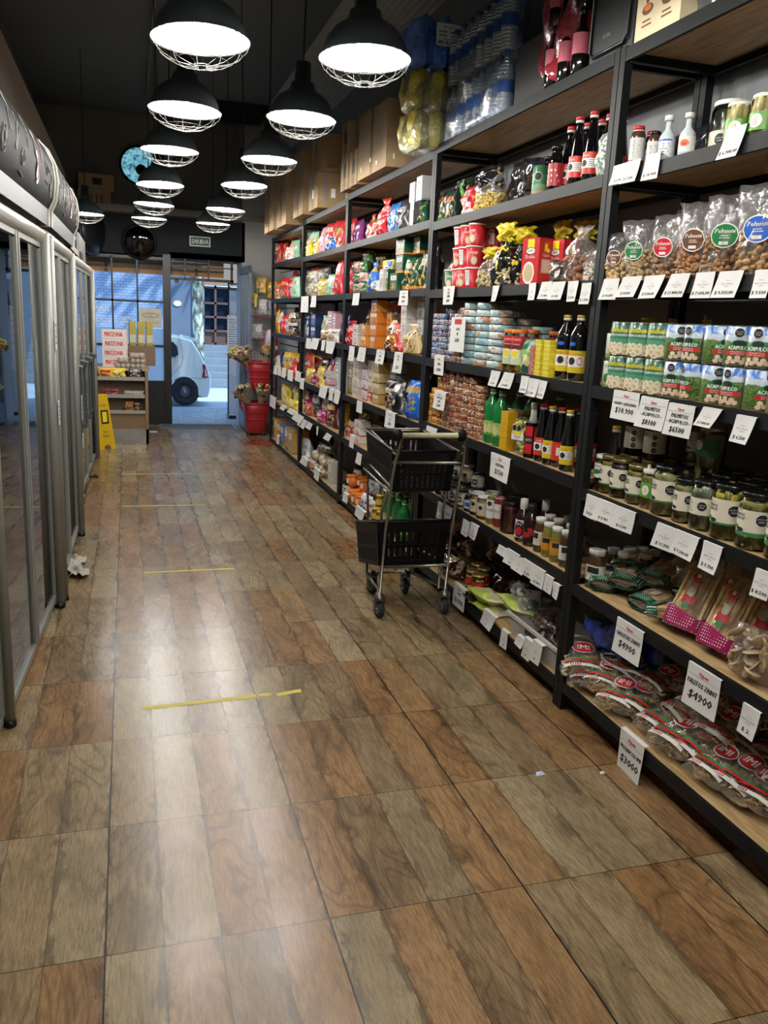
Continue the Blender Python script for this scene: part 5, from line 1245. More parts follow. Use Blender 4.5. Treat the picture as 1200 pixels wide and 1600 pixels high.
kjJ = jarK('olivetall', 0.044, 0.135, LBK, DRK, M('cream_label_plain'), (0.2,0.85), lambda ink,r,h: (ink.text('ACEITUNAS', -r*0.6, h*0.7, h*0.06, K_, width=r*0.8), ink.octa(r*0.5,h*0.68,r*0.22,K_,W_), ink.octa(r*0.5,h*0.48,r*0.22,K_,W_), ink.octa(r*0.5,h*0.3,r*0.22,K_,W_)))
put(kjJ, 1, 5, 2.83, 'cream-labelled dark jar on top of the back jars, door end, first bay', 1.99, 0.157, -0.2); put(kjJ, 1, 5, 2.70, 'cream-labelled dark jar stacked second along on the back jars, first bay', 1.99, 0.157, -0.1)
put(kjB, 1, 5, 2.50, 'cream-labelled green jar stacked behind the artichoke jar, first bay', 2.03, 0.182, -0.1); 
kjK = jarK('asp', 0.05, 0.15, M('lid_silver', 'b5b5ae', 0.25, 0.7), M('white_asparagus', 'a6a070', 0.35), M('green_dark_label', '2f6a42', 0.4), (0.3,0.72), lambda ink,r,h: ink.ell(-r*0.4,h*0.56,r*0.4,h*0.12,W_), blob=(0.011,0.011,0.06), nb=18, arc=(pi-0.9, pi+1.6))
put(kjK, 1, 5, 2.38, 'asparagus jar with pale lid stacked above the artichoke jars, first bay', 1.99, 0.182, -0.2)

# --- bottles
def bottleK(key, r, h, glass, cap, capband=None, labelm=None, lz=(0.12,0.42), neck=0.45, nr=0.32, art=None, name='sauce_bottle', capr=1.25, shoulder=0.62, taper=False, seg=18, caph=0.09):
    if key in NKIND: return NKIND[key]
    if taper: pr = [(r*0.92,0),(r,0.006),(r,h*0.40),(r*0.92,h*0.46),(r*0.55,h*0.75),(r*nr,h*0.86),(r*nr,h*(1-caph))]
    else: pr = [(r*0.92,0),(r,0.006),(r,h*shoulder),(r*0.93,h*(shoulder+0.06)),(r*nr*1.1,h*(shoulder+0.2)),(r*nr,h*(shoulder+0.24)),(r*nr,h*(1-caph))]
    me = G().lathe(pr, seg).mesh(name, glass); ps = []
    cr = r*nr*capr
    ps.append(('cap', G().lathe([(cr,h*(1-caph)+h*0.02*(1 if capband else 0)),(cr,h*0.99),(cr*0.9,h)], 16).mesh('cap', cap)))
    if capband: ps.append(('cap_ring', G().lathe([(cr*1.02,h*(1-caph)-h*0.015),(cr*1.02,h*(1-caph)+h*0.022)], 16).mesh('cap_ring', capband)))
    if labelm:
        sub = []
        if art:
            ink = Ink(on_cyl(r*1.015, pi+0.6)); art(ink, r, h); sub = [('print', ink.mesh('print', INK()))]
        ps.append(('label', G().lathe([(r*1.012,h*lz[0]),(r*1.012,h*lz[1])], seg, cap=False).mesh('label', labelm), sub))
    NKIND[key] = Kind(name, 'bottle', me, ps); return NKIND[key]
SOY = M('soy_glass', '0d0c0e', 0.06, var=0.02, coat=0.8)
def art_soy(c):
    def f(ink, r, h):
        ink.rect(-r*1.3, h*0.195, r*1.3, h*0.33, W_, 8); ink.octa(-r*0.2, h*0.262, r*0.4, K_, W_, False); ink.text('SOJA', 0, h*0.35, h*0.035, W_ if c == 'r' else R_, width=r*0.9); ink.lines(r*0.4, h*0.21, r*1.2, h*0.32, 4, GY_)
    return f
kSr = bottleK('soyr', 0.033, 0.275, SOY, LRE, LWH, M('label_red', 'cf3a2c', 0.4), (0.11,0.42), art=art_soy('r'), taper=True, caph=0.08, nr=0.42)
kSy = bottleK('soyy', 0.033, 0.275, SOY, LYE, LWH, M('label_yellow', 'd9c02c', 0.4), (0.11,0.42), art=art_soy('y'), taper=True, caph=0.08, nr=0.42)
kSb = bottleK('soybig', 0.043, 0.30, SOY, LYE, LWH, M('label_yellow'), (0.12,0.46), art=lambda ink,r,h: (ink.rect(-r*1.4,h*0.21,r*1.4,h*0.38,W_,8), ink.octa(0.0,h*0.3,r*0.4,K_,W_,False), ink.ell(-r*0.9,h*0.3,r*0.3,h*0.06,R_), ink.ell(-r*0.9,h*0.3,r*0.24,h*0.045,W_), ink.ell(r*0.9,h*0.3,r*0.3,h*0.06,R_), ink.ell(r*0.9,h*0.3,r*0.24,h*0.045,W_), ink.text('SALSA DE SOJA', 0, h*0.40, h*0.03, R_, width=r*2), ink.ell(-0.004,h*0.56,r*0.45,h*0.03,B_)), nr=0.36, shoulder=0.66, caph=0.07)
# second bay, second shelf: tall soy bottles
for i, (x, y, K) in enumerate(((1.865,3.35,kSr),(1.90,3.42,kSr),(1.93,3.33,kSr),(1.87,3.235,kSr),(1.95,3.25,kSr),(1.93,3.16,kSr),(1.99,3.41,kSy),(1.99,3.31,kSy),(2.0,3.17,kSr))):
    put(K, 2, 2, y, f'{"yellow" if K is kSy else "red"}-capped dark soy bottle, {ORD[i]} of the tall cluster by the post, second shelf', x, 0, 0.3*(i%3)-0.2, 'tall soy bottles on the second shelf', 1.0)
kDr = bottleK('dark', 0.034, 0.19, SOY, LBK, None, M('label_darkred', 'a32530', 0.4), (0.1,0.6), nr=0.6, caph=0.1, art=lambda ink,r,h: ink.lines(-r,h*0.15,r,h*0.5,3,W_))
put(kDr, 2, 2, 3.53, 'short dark bottle with a red label beside the tall soy bottles', 1.86); put(kDr, 2, 2, 3.60, 'short dark bottle with a black cap beside the small green tin', 1.90, 0, 1.5, None, 0.95)
kGc = can('greencan', 0.034, 0.125, zband('green_sleeve', 0.125, [(0,'c8b890'),(0.12,'8fb08f'),(0.35,'3f8a5c'),(0.7,'2c6a44')], 0.35, 0.15), art=lambda ink,r,h: ink.octa(r*0.3,h*0.62,r*0.5,K_,W_,False))
put(kGc, 2, 2, 3.68, 'small green tin beside the dark bottles, second shelf, second bay', 1.855)
kWh = bag('whitebag', 0.13, 0.17, 0.07, pat('white_printed', ['d9d9d6','e8e8e4','7d8f86','c9cfca'], 14), seed=8, top='pillow')
put(kWh, 2, 2, 3.11, 'white pouch with green lettering leaning at the post, second shelf', 1.86, 0, -0.1)
# second shelf, first bay
CLEARL = M('clear_vinegar', 'c8d2d4', 0.08, coat=0.5)
AMB = M('amber_spice', '4a3226', 0.2, var=0.25, scale=70)
kSp = bottleK('spice', 0.028, 0.155, AMB, LRE, LWH, M('label_silver', 'cfcfca', 0.5), (0.22,0.72), nr=0.62, shoulder=0.74, caph=0.12, art=lambda ink,r,h: ink.lines(-r*1.2,h*0.26,r*1.2,h*0.68,8,GY_))
kSp2 = bottleK('spice2', 0.026, 0.12, AMB, LBK, None, M('label_silver'), (0.1,0.7), nr=0.62, shoulder=0.74, caph=0.1, art=lambda ink,r,h: ink.lines(-r*1.2,h*0.2,r*1.2,h*0.6,6,GY_))
kVi = bottleK('vinegar', 0.028, 0.155, CLEARL, LWH, None, M('label_whiteblue', 'dfe3e6', 0.5), (0.1,0.5), nr=0.36, shoulder=0.5, caph=0.12, capr=1.6, art=lambda ink,r,h: (ink.rect(-r,h*0.44,r,h*0.48,B_), ink.lines(-r*0.9,h*0.14,r*0.9,h*0.4,5,GY_)))
kVi2 = bottleK('vinegar2', 0.027, 0.14, CLEARL, LWH, None, M('label_whiteblue'), (0.1,0.45), nr=0.36, shoulder=0.48, caph=0.12, capr=1.6, art=lambda ink,r,h: (ink.ell(0,h*0.3,r*0.6,h*0.08,O_), ink.ell(0,h*0.28,r*0.3,h*0.04,R_)))
put(kSp, 1, 2, 2.90, 'brown spice bottle with red cap and pale label, second shelf by the post', 1.86); put(kSp, 1, 2, 2.955, 'brown spice bottle with red cap half hidden behind the post', 1.93, 0, 0.5)
put(kSp2, 1, 2, 2.84, 'short brown spice jar half hidden behind the red-capped bottle', 1.92); put(kSp2, 1, 2, 2.79, 'brown bottle with pale label beside the clear vinegar bottle', 1.87)
put(kVi, 1, 2, 2.715, 'clear bottle with white cap and blue-edged label, second shelf', 1.86); put(kVi2, 1, 2, 2.60, 'clear bottle with white cap and orange picture label, second shelf', 1.86)
bpk = bag('blackpouch', 0.14, 0.15, 0.07, pat('black_foil', ['16161a','1f1f24','26262c','3a2a20','101014'], 12, 0.2, coat=0.4), seed=11)
for i, y in enumerate((2.78, 2.66, 2.53)): put(bpk, 1, 2, y, f'black foil pouch behind the clear bottles, {ORD[i]} from the post', 2.0, 0, 0.3*i-0.3, 'black foil pouches', 0.95)
kBig = jarK('bigdark', 0.058, 0.165, LWH, M('dark_veg', '2c3020', 0.25), M('cream_label_plain'), (0.0,0.42), lambda ink,r,h: ink.octa(0,h*0.25,r*0.3,K_,W_))
put(kBig, 1, 2, 2.43, 'large dark jar with white lid and cream label, second shelf', 1.93)
kjE2 = jarK('palmjar2', 0.042, 0.115, LWH, PALM, M('green_label'), (0.1,0.55), lambda ink,r,h: (ink.ell(0,h*0.33,r*0.5,h*0.17,W_), ink.rect(-r*0.2,h*0.22,-r*0.08,h*0.42,10,1), ink.rect(0,h*0.22,r*0.12,h*0.42,10,1)), blob=(0.012,0.012,0.03), liquid=M('palm_brine'), nb=18)
put(kjE2, 1, 2, 2.345, 'green-labelled palm hearts jar beside the large dark jar, second shelf', 1.86, 0, 0.1); put(kjE2, 1, 2, 2.235, 'green-labelled palm hearts jar beside the honey jars, second shelf', 1.86, 0, -0.2)
kAm = jarK('honey', 0.036, 0.145, LWH, M('dark_honey', '3a1d12', 0.15), M('honey_label', 'd9793a', 0.5), (0.2,0.78), lambda ink,r,h: (ink.rect(-r*1.0,h*0.2,r*1.0,h*0.48,CR_,6), ink.ell(-r*0.1,h*0.43,r*0.5,h*0.09,CR_), ink.rect(-r*0.6,h*0.64,r*0.4,h*0.72,K_,4)))
for i, (x, y) in enumerate(((1.86,2.14),(1.86,2.06),(1.87,1.98))): put(kAm, 1, 2, y, f'dark honey jar with orange and cream label, {ORD[i]} from the palm heart jars', x, 0, -0.1*i, 'dark honey jars')
kTa = jarK('tallasp', 0.045, 0.235, M('lid_silver'), M('tall_asparagus', 'b39a52', 0.35), M('green_dark_label'), (0.35,0.7), None, blob=(0.009,0.009,0.09), nb=20, arc=(pi-0.2, pi+1.9))
put(kTa, 1, 2, 2.26, 'tall asparagus jar with silver lid standing behind the honey jars', 2.0); put(kTa, 1, 2, 2.14, 'tall asparagus jar with silver lid cut off by the photo edge', 2.0, 0.02)

# --- third shelf, first bay: nut bags
NUTS = [('cashew','c8a878'),('almond','a8794c'),('pistachio','b59a72'),('walnut','8d6a48'),('almond2','a5734a'),('pecan','96704a'),('mixed','b08a5c')]
def st(c, w_='Pehueni'):
    def f(ink, w, h):
        ink.ell(0, h*0.52, w*0.27, h*0.15, W_, 14); ink.ell(0, h*0.52, w*0.25, h*0.135, c, 14)
        ink.text(w_, 0, h*0.55, h*0.055, W_, width=w*0.38, shear=0.2, bold=0.0006); ink.lines(-w*0.1, h*0.48, w*0.1, h*0.53, 2, W_); ink.rect(-w*0.1, h*0.41, w*0.08, h*0.45, W_)
    return f
specs = [(2.935,0.13,0.16,BR_,0,'tan cashew bag with a brown oval sticker, beside the post'),(2.80,0.14,0.19,GR_,2,'almond bag with a green oval sticker, second along from the post'),(2.70,0.12,0.17,GR_,1,'nut bag with a green sticker behind the red-stickered bag'),
 (2.61,0.15,0.19,R_,3,'dark nut bag with a red oval sticker, third shelf'),(2.46,0.15,0.21,BR_,4,'almond bag with a brown oval sticker, third shelf middle'),(2.32,0.16,0.215,GR_,5,'pecan bag with a large green oval sticker, third shelf'),(2.15,0.18,0.225,B_,6,'mixed nut bag with a blue oval sticker, third shelf'),(1.98,0.17,0.22,GR_,0,'nut bag cut off by the photo edge, third shelf')]
for i, (y, w, h, c, nn, lab) in enumerate(specs):
    K = clearbag(f'nb{i}', w, h*1.18, 0.085, M('nut_'+NUTS[nn][0], NUTS[nn][1], 0.5, var=0.25, scale=70), (0.010,0.014,0.008), 150, fh=0.46, patch=st(c), seed=i+2, top='pillow', mk='nut')
    put(K, 1, 3, y, lab, 1.875+(0.06 if i == 2 else 0), 0, 0.5+0.15*(i % 3-1), 'clear nut bags on the third shelf', ry=-0.12)
for i, y in enumerate((2.66, 2.50, 2.34, 2.18, 2.02)):
    K = clearbag('nbback', 0.16, 0.27, 0.08, M('nut_walnut'), (0.011,0.014,0.009), 90, fh=0.4, seed=30, top='pillow', mk='nut')
    put(K, 1, 3, y, f'clear nut bag in the row behind, {ORD[i]} from the post, third shelf', 2.02, 0, 0.3, 'clear nut bags behind')

# --- third shelf, second bay
ksn = clearbag('almsm', 0.12, 0.16, 0.07, M('nut_brown', '8a5c40', 0.5, var=0.2, scale=60), (0.011,0.016,0.009), 70, fh=0.45, top='gather', seed=41, mk='nut')
kbn = clearbag('beansm', 0.11, 0.13, 0.06, M('white_bean', 'd6d0bd', 0.5, var=0.1, scale=90), (0.006,0.009,0.005), 130, fh=0.5, top='pillow', seed=42, mk='bean')
kdt = bag('darkdisc', 0.14, 0.10, 0.07, pat('brown_film', ['4a3a34','5d4a42','3a2d2a','6d5a52'], 14, 0.2, coat=0.5), seed=43, top='pillow', patch=lambda ink,w,h: (ink.ell(0.0,h*0.5,w*0.2,h*0.3,GY_), ink.ell(0.0,h*0.5,w*0.18,h*0.27,W_), ink.lines(-w*0.1,h*0.38,w*0.1,h*0.62,3,GY_)))
put(kdt, 2, 3, 3.40, 'brown film bag with a white round sticker, third shelf, second bay', 1.86, 0, 0.3); put(ksn, 2, 3, 3.23, 'clear tied bag of brown almonds beside the shelf post', 1.90, 0, 0.3, None, 1.5); put(kbn, 2, 3, 3.12, 'small clear bag of white beans at the post, third shelf', 1.86, 0, 0.2)
put(kbn, 2, 3, 3.42, 'pale nut bag behind the brown film bag, third shelf', 1.95, 0, 0.2)
REDB = M('red_box', 'c22a2c', 0.4)
def art_gallo(wd, h):
    def f(ink, w):
        pass
def boxK(key, wx, wy, h, mat, name='food_box', arts=None, cat='box'):
    if key in NKIND: return NKIND[key]
    me = G().box(-wx/2,-wy/2,0,wx/2,wy/2,h).mesh(name, mat); ps = []
    if arts:
        for a, fn in ((arts[0], on_face(-wx/2)), (arts[1], on_front(-wy/2))):
            if a:
                ink = Ink(fn); a(ink, wy if fn is not None and a is arts[0] else wx, h); ps.append(('print', ink.mesh('print', INK())))
    NKIND[key] = Kind(name, cat, me, ps); return NKIND[key]
kga = boxK('gallo', 0.10, 0.105, 0.21, REDB, arts=(
    lambda ink,w,h: (ink.rect(-w*0.2,h*0.74,w*0.2,h*0.97,Y_), ink.ell(0,h*0.72,w*0.3,h*0.08,K_), ink.ell(0,h*0.72,w*0.27,h*0.065,W_), ink.text('Gallo',0,h*0.70,h*0.07,K_,width=w*0.45), ink.text('Doble',0,h*0.56,h*0.08,W_,width=w*0.55), ink.ell(-w*0.05,h*0.25,w*0.36,h*0.24,W_), ink.ell(-w*0.05,h*0.25,w*0.29,h*0.19,10)),
    lambda ink,w,h: (ink.rect(-w*0.15,h*0.72,w*0.05,h*0.88,Y_), ink.rect(-w*0.02,h*0.70,w*0.2,h*0.78,Y_), ink.text('Gallo',0,h*0.6,h*0.07,W_,width=w*0.5), ink.rect(-w*0.3,h*0.25,w*0.3,h*0.55,11), ink.lines(-w*0.25,h*0.28,w*0.25,h*0.52,5,W_))))
put(kga, 2, 3, 3.635, 'front red risotto box with a yellow bird emblem, third shelf', 1.875, 0, 0.35); put(kga, 2, 3, 3.50, 'rear red risotto box beside the clear almond bag, third shelf', 1.96, 0, 0.25, None, 0.98)
BFL = film('dark_pasta_film', '2a2a2c', 0.5, 0.75, 0.15, 0.8, 35)
kpb = clearbag('pastab', 0.17, 0.235, 0.10, M('pasta_cream', 'c9b67e', 0.5), (0.008,0.022,0.008), 60, fh=0.3, top='gather', seed=51, flm=pat('black_yellow_film', ['121214','17171a','1c1c20','151518','202024','d8c23a','141416','30343a'], 12, 0.15, coat=0.6), mk='pasta')
YF = pat('yellow_film', ['e3cf2a','d6bf22','efe05a','cdb41c'], 14, 0.2, coat=0.5)
def capbag(K0, key):
    if key in NKIND: return NKIND[key]
    g = bagmesh('tied_top', 0.13, 0.085, 0.05, None, 9, 'pillow', wr=0.03)
    g.v = [(x, y, z+0.215) for x, y, z in g.v]
    NKIND[key] = Kind(K0.name.replace('nut', 'pasta'), 'bag', K0.me, list(K0.parts)+[('tied_top', g.mesh('tied_top', YF))]); return NKIND[key]
kpy = capbag(kpb, 'pastay')
kpc = clearbag('pastac', 0.13, 0.19, 0.08, M('pasta_cream'), (0.008,0.022,0.008), 60, fh=0.4, top='gather', seed=52, mk='pasta')
kpc2 = Kind('pasta_bag', 'bag', kpc.me, list(kpc.parts)+[('tied_top', (lambda g: (setattr(g, 'v', [(x,y,z+0.15) for x,y,z in g.v]), g)[1])(bagmesh('tied_top', 0.09, 0.06, 0.04, None, 10, 'pillow', wr=0.02)).mesh('tied_top', YF))])
put(kpc2, 2, 3, 4.18, 'clear pasta bag with small yellow top beside the soup cups', 1.87, 0, 0.4)
put(kpy, 2, 3, 3.99, 'large black pasta bag with yellow tied top, front of third shelf', 1.88, 0, 0.3, None, 1.05)
put(kpy, 2, 3, 3.83, 'black pasta bag beside the front red risotto box', 1.92, 0, 0.6, None, 0.98)
put(kpy, 2, 3, 3.66, 'pasta bag with yellow tied top behind the red boxes, upper end', 2.04, 0, 0.1, None, 1.05); put(kpy, 2, 3, 3.50, 'pasta bag with yellow top behind the rear red box', 2.07, 0, 0.4)
# soup cups
CUPR = M('cup_red', 'c4272f', 0.4); CUPG = M('cup_green', '1f6b42', 0.4)
def cupK(key, m):
    r, h = 0.047, 0.112
    me = G().lathe([(r*0.74,0),(r*0.76,0.004),(r,h*0.95)], 22).mesh('soup_cup', m)
    def cone(u, v, off): rr = r*(0.75+0.25*v/h)+off; a = pi+0.6+u/r; return (rr*cos(a), rr*sin(a), v)
    ink = Ink(cone); ink.text('Soup', 0, h*0.62, h*0.16, W_, width=r*1.1, shear=0.25, bold=0.0006); ink.ell(0.004, h*0.3, r*0.5, h*0.2, 10); ink.ell(0.004, h*0.3, r*0.4, h*0.15, O_ if False else CR_); ink.rect(-r*2.4, h*0.15, -r*1.5, h*0.85, W_); ink.lines(-r*2.35, h*0.2, -r*1.55, h*0.8, 7, GY_); ink.ell(-r*0.3, h*0.84, 0.005, 0.005, 11)
    return Kind('soup_cup', 'cup', me, [('lid', G().lathe([(r*1.03,h*0.93),(r*1.05,h*0.94),(r*1.05,h),(r*0.98,h*1.01)], 22).mesh('lid', LWH)), ('lettering', ink.mesh('lettering', INK()))])
kcr, kcg = cupK('r', CUPR), cupK('g', CUPG)
for l in range(3):
    for i, y in enumerate((4.60,4.51,4.40) if l < 2 else (4.60,4.50,4.38)):
        put(kcr, 2, 3, y, f'red soup cup, {ORD[i]} from door side, layer {ORD[l]} of the front stack', 1.865, l*0.1145, (0.5,-0.2,1.6)[(i+l)%3], 'red soup cups')
        put(kcr, 2, 3, y-0.03, f'red soup cup behind the front stack, {ORD[i]} from door side, layer {ORD[l]}', 1.965, l*0.1145, 0.8, 'red soup cups behind')
put(kcg, 2, 3, 4.715, 'green soup cup at the door end of the red cups', 1.865); put(kcg, 2, 3, 4.20, 'green soup cup behind the yellow pasta top', 2.02, 0.229); put(kcr, 2, 3, 4.30, 'red soup cup set back beside the top of the stack', 1.99, 0.229, 1.6)
for i, (y, z) in enumerate(((4.20,0),(4.20,0.1145),(4.30,0),(4.30,0.1145))): put(kcr, 2, 3, y, f'red soup cup holding up the set-back cups, {("lower","upper")[i%2]} {("by the pasta","by the stack")[i//2]}', 2.02 if y < 4.25 else 1.99+0.0, z, 0.3, 'red soup cups behind')
DKG = pack('dark_green_pack', ['14251c','1a2c22','3a7a3a','c9762a','14251c','b8a070'])
kdg = bag('dkgreen', 0.16, 0.20, 0.08, DKG, seed=61, top='flatbase')
put(kdg, 2, 3, 4.90, 'dark green pouch behind the green soup cup by the post', 1.95); put(kdg, 2, 3, 4.90, 'dark green pouch lying on another beside the third shelf post', 1.99, 0.13, 0.2, None, 0.9)
# second shelf, second bay pouches
put(kdg, 2, 2, 4.90, 'dark green pouch touching the post, second shelf, second bay', 1.88, 0, 0, None, 0.9); put(kdg, 2, 2, 4.76, 'dark green pouch with orange tab beside the red pouch', 1.88, 0, 0.1, None, 0.88); put(kdg, 2, 2, 4.85, 'dark green pouch stacked behind, upper row by the post', 2.0, 0.08, 0, None, 0.95); put(kdg, 2, 2, 4.66, 'dark green pouch behind the red pouch, second shelf', 2.02, 0.04, 0, None, 0.95)
put(bag('leafy', 0.12, 0.12, 0.05, pat('leafy_print', ['16281f','3f9a3a','1a2c22','6ab04a'], 8), seed=62, top='pillow'), 2, 2, 4.93, 'small pouch with bright green leaf on top by the post', 1.95, 0.13)
put(bag('redpch', 0.16, 0.15, 0.07, pack('red_white_pack', ['c42630','b81f2b','d8d0c8','e8e0d8','8f3a3a']), seed=63, top='flatbase'), 2, 2, 4.50, 'red and white pouch beside the black pasta bag, second shelf', 1.87)
kpk = clearbag('pastabig', 0.25, 0.17, 0.12, M('pasta_yellow', 'd6b85a', 0.45), (0.007,0.024,0.007), 170, fh=0.45, top='pillow', seed=64, mk='pasta')
kpk2 = Kind('pasta_bag', 'bag', kpk.me, list(kpk.parts)+[('black_top', (lambda g: (setattr(g, 'v', [(x,y,z+0.10) for x,y,z in g.v]), g)[1])(bagmesh('black_top', 0.23, 0.12, 0.11, None, 65, 'pillow', wr=0.03)).mesh('black_top', pat('black_foil_gold', ['121214','1a1a1c','16161a','1c1c20','8a6a3a'], 12, 0.15, coat=0.6)))])
put(kpk2, 2, 2, 4.24, 'yellow pasta bag with crumpled black top, second shelf, second bay', 1.88, 0, 0.1)
for i, (y, z) in enumerate(((4.03,0),(3.90,0),(3.97,0.08),(3.83,0.07))): put(bpk, 2, 2, y, f'black foil pouch, {ORD[i]} of the pile between pasta and green tin', 1.95, z, 0.2*i, 'black foil pouches in the second bay', 1.0)

# --- fourth shelf, second bay right part
CORN = M('corn_yellow', 'd9b23a', 0.4, var=0.2, scale=120, bump=0.3)
kco = jarK('corn', 0.039, 0.205, LOR, CORN, zband('corn_label', 0.205, [(0,'c9d8b8'),(0.52,'7a2020'),(0.68,'c42a2a')], 0.4), (0.16,0.84), lambda ink,r,h: (ink.text('Country',0,h*0.74,h*0.06,W_,width=r*1.4), ink.text('Premium',0,h*0.63,h*0.05,W_,width=r*1.2), ink.ell(0,h*0.42,r*0.6,h*0.12,W_), ink.ell(0,h*0.42,r*0.48,h*0.09,Y_)), lid_r=1.0, blob=(0.005,0.005,0.005), nb=60)
for i, (x, y) in enumerate(((1.865,3.845),(1.865,3.755),(1.94,3.71),(2.01,3.58))): put(kco, 2, 4, y, f'orange-lidded corn jar, {ORD[i]} from the pale blue tins', x, 0, (0.0,0.1,0.8,1.5)[i], 'orange-lidded corn jars')
put(bag('choc', 0.13, 0.165, 0.06, zband('green_pouch', 0.165, [(0,'2c5a4a'),(0.2,'cfd89a'),(0.5,'8fb86a'),(0.7,'2c6a4c')], 0.3, 0.4, spread=0.06), seed=71, top='flatbase'), 2, 4, 3.615, 'green pouch leaning between corn jars and yellow cartons', 1.875, 0, 0.2)
put(bag('choc2', 0.09, 0.15, 0.05, pat('blue_yellow_pack', ['d9d3a0','3a6aa8','e6e2c8','d8c858'], 10), seed=72, top='flatbase'), 2, 4, 3.47, 'pale yellow and blue pouch behind the yellow cartons', 1.97, 0.02)
kyc = boxK('yelcart', 0.055, 0.075, 0.02, zband('yellow_carton', 0.02, [(0,'e4d32e'),(0.25,'d8c62a'),(0.8,'efe258')], 0.4), 'small_carton')
for l in range(8):
    for i, (x, y) in enumerate(((1.85,3.50),(1.85,3.415))): put(kyc, 2, 4, y+0.004*(l%2), f'small yellow carton, {ORD[l]} up in the stack {"by the green pouch" if i==0 else "by the soy bottles"}', x, l*0.0205, 0.1*((l*3)%3-1), 'small yellow cartons')
krc = boxK('redcart', 0.05, 0.04, 0.019, pat('red_carton', ['b02a30','e0d8d0','8f2028','c23a3a'], 40), 'small_carton')
for l in range(7): put(krc, 2, 4, 3.565, f'small red and white carton, {ORD[l]} up in its stack', 1.845, l*0.0195, 0.0, 'small red cartons')
put(kSb, 2, 4, 3.30, 'large yellow-labelled soy bottle beside the yellow cartons', 1.875, 0, 0.0, None, 0.93); put(kSb, 2, 4, 3.185, 'large yellow-labelled soy bottle at the post, fourth shelf', 1.875, 0, -0.25, None, 0.93)
put(kSb, 2, 4, 3.22, 'yellow-capped soy bottle standing behind the front pair', 2.0, 0, 0.4, None, 0.93)
for i, (x, y) in enumerate(((1.99,2.93),(2.0,2.83),(2.02,2.72),(2.08,2.60))): put(kSb, 1, 4, y, f'yellow-capped soy bottle behind the green cans, {ORD[i]} from the post', x, 0, 0, 'soy bottles behind the green cans', 0.92)

# --- fifth shelf, second bay
kt4 = tin('veg', 0.037, 0.036, ['e08a2a','d9a53a','c2502a','b0783a','e8c05a','3a3430'], 0.2, 30, GOLD); kt5 = tin('tun2', 0.036, 0.036, ['d9603a','8a5c46','e0d8ca','30303a','b06a4a','5a4438'], 0.2, 38, GOLD)
arr(kt4, 2, 5, ys(4.96, 4.74, 3), 'orange and yellow tin', 'orange and yellow tins', heights=(5,6,8), dz=0.0365, x=1.865)
arr(kt5, 2, 5, ys(4.65, 4.15, 6), 'salmon and black tuna tin', 'salmon and black tuna tins', heights=(9,10,10,9,9,8), dz=0.0365, x=1.865)
arr(kt5, 2, 5, ys(4.5, 4.12, 3), 'rear salmon tuna tin', 'tuna tins behind', heights=(10,10,9), dz=0.0365, x=1.95)
GB = M('green_bottle', '1d7a3c', 0.1, var=0.05, coat=0.6)
kGb = bottleK('greenb', 0.044, 0.30, GB, LGR, LWH, zband('lemon_label', 0.30, [(0,'4a8a3a'),(0.2,'c9cf8a'),(0.36,'a9c06a')], 0.4, 0.1), (0.15,0.42), nr=0.34, shoulder=0.68, caph=0.075, art=lambda ink,r,h: ink.lines(-r,h*0.3,r,h*0.4,3,GR_), name='lemon_juice_bottle')
for i, (x, y) in enumerate(((1.87,4.01),(1.87,3.90),(1.97,3.84),(1.98,3.72),(2.07,3.60))): put(kGb, 2, 5, y, f'green lemon juice bottle, {ORD[i]} from the tuna tins, fifth shelf', x, 0, 0.2*i, 'green lemon juice bottles', 0.95 if i < 3 else 0.98)
kol = boxK('olpack', 0.06, 0.06, 0.032, M('olive_pack_yellow', 'd6a81e', 0.4), 'olive_pack')
for l in range(6): put(kol, 2, 5, 3.80, f'yellow-ended olive packet, {ORD[l]} up in its stack', 1.845, l*0.033, 0.15, 'yellow-ended olive packets')
ktr = Kind('olive_tray', 'tray', G().lathe([(0.055,0),(0.065,0.004),(0.07,0.028),(0.066,0.034)], 20).mesh('olive_tray', pat('olive_tray_print', ['6f7a2a','8a8a3a','3a2a24','4a2a2a','a9a04a'], 30, 0.15, coat=0.6)), [('lid', G().lathe([(0.071,0.027),(0.071,0.034)], 20).mesh('lid', film('clear_lid', 'd8d8d0', 0.5, 0.25, 0.1)))])
for l in range(6): put(ktr, 2, 5, 3.735, f'round clear olive tray, {ORD[l]} up in its stack', 1.93, l*0.0345, 0.0, 'olive trays')
kop = clearbag('olivep', 0.11, 0.165, 0.07, OLV, (0.014,0.014,0.016), 46, fh=0.8, top='pillow', seed=81, mk='olive', patch=lambda ink,w,h: (ink.rect(-w*0.36,h*0.42,w*0.36,h*0.66,W_), ink.ell(-w*0.15,h*0.62,w*0.16,h*0.06,Y_), ink.ell(w*0.12,h*0.62,w*0.16,h*0.06,Y_), ink.octa(-w*0.2,h*0.76,w*0.12,K_,W_,False), ink.octa(w*0.08,h*0.76,w*0.12,K_,W_,False), ink.text('VERDES',0,h*0.48,h*0.06,GY_,width=w*0.5)), name='olive_bag')
put(kop, 2, 5, 3.635, 'clear bag of green olives with lemon label, fifth shelf', 1.86, 0, 0.3, None, 1.05)
kac = boxK('aceto', 0.05, 0.05, 0.17, SOY, 'vinegar_bottle', (lambda ink,w,h: (ink.rect(-w*0.42,h*0.12,w*0.42,h*0.9,R_), ink.rect(-w*0.4,h*0.4,w*0.4,h*0.62,K_), ink.text('ACETO',0,h*0.48,h*0.08,W_,width=w*0.7)), lambda ink,w,h: ink.rect(-w*0.42,h*0.12,w*0.42,h*0.9,R_)), 'bottle')
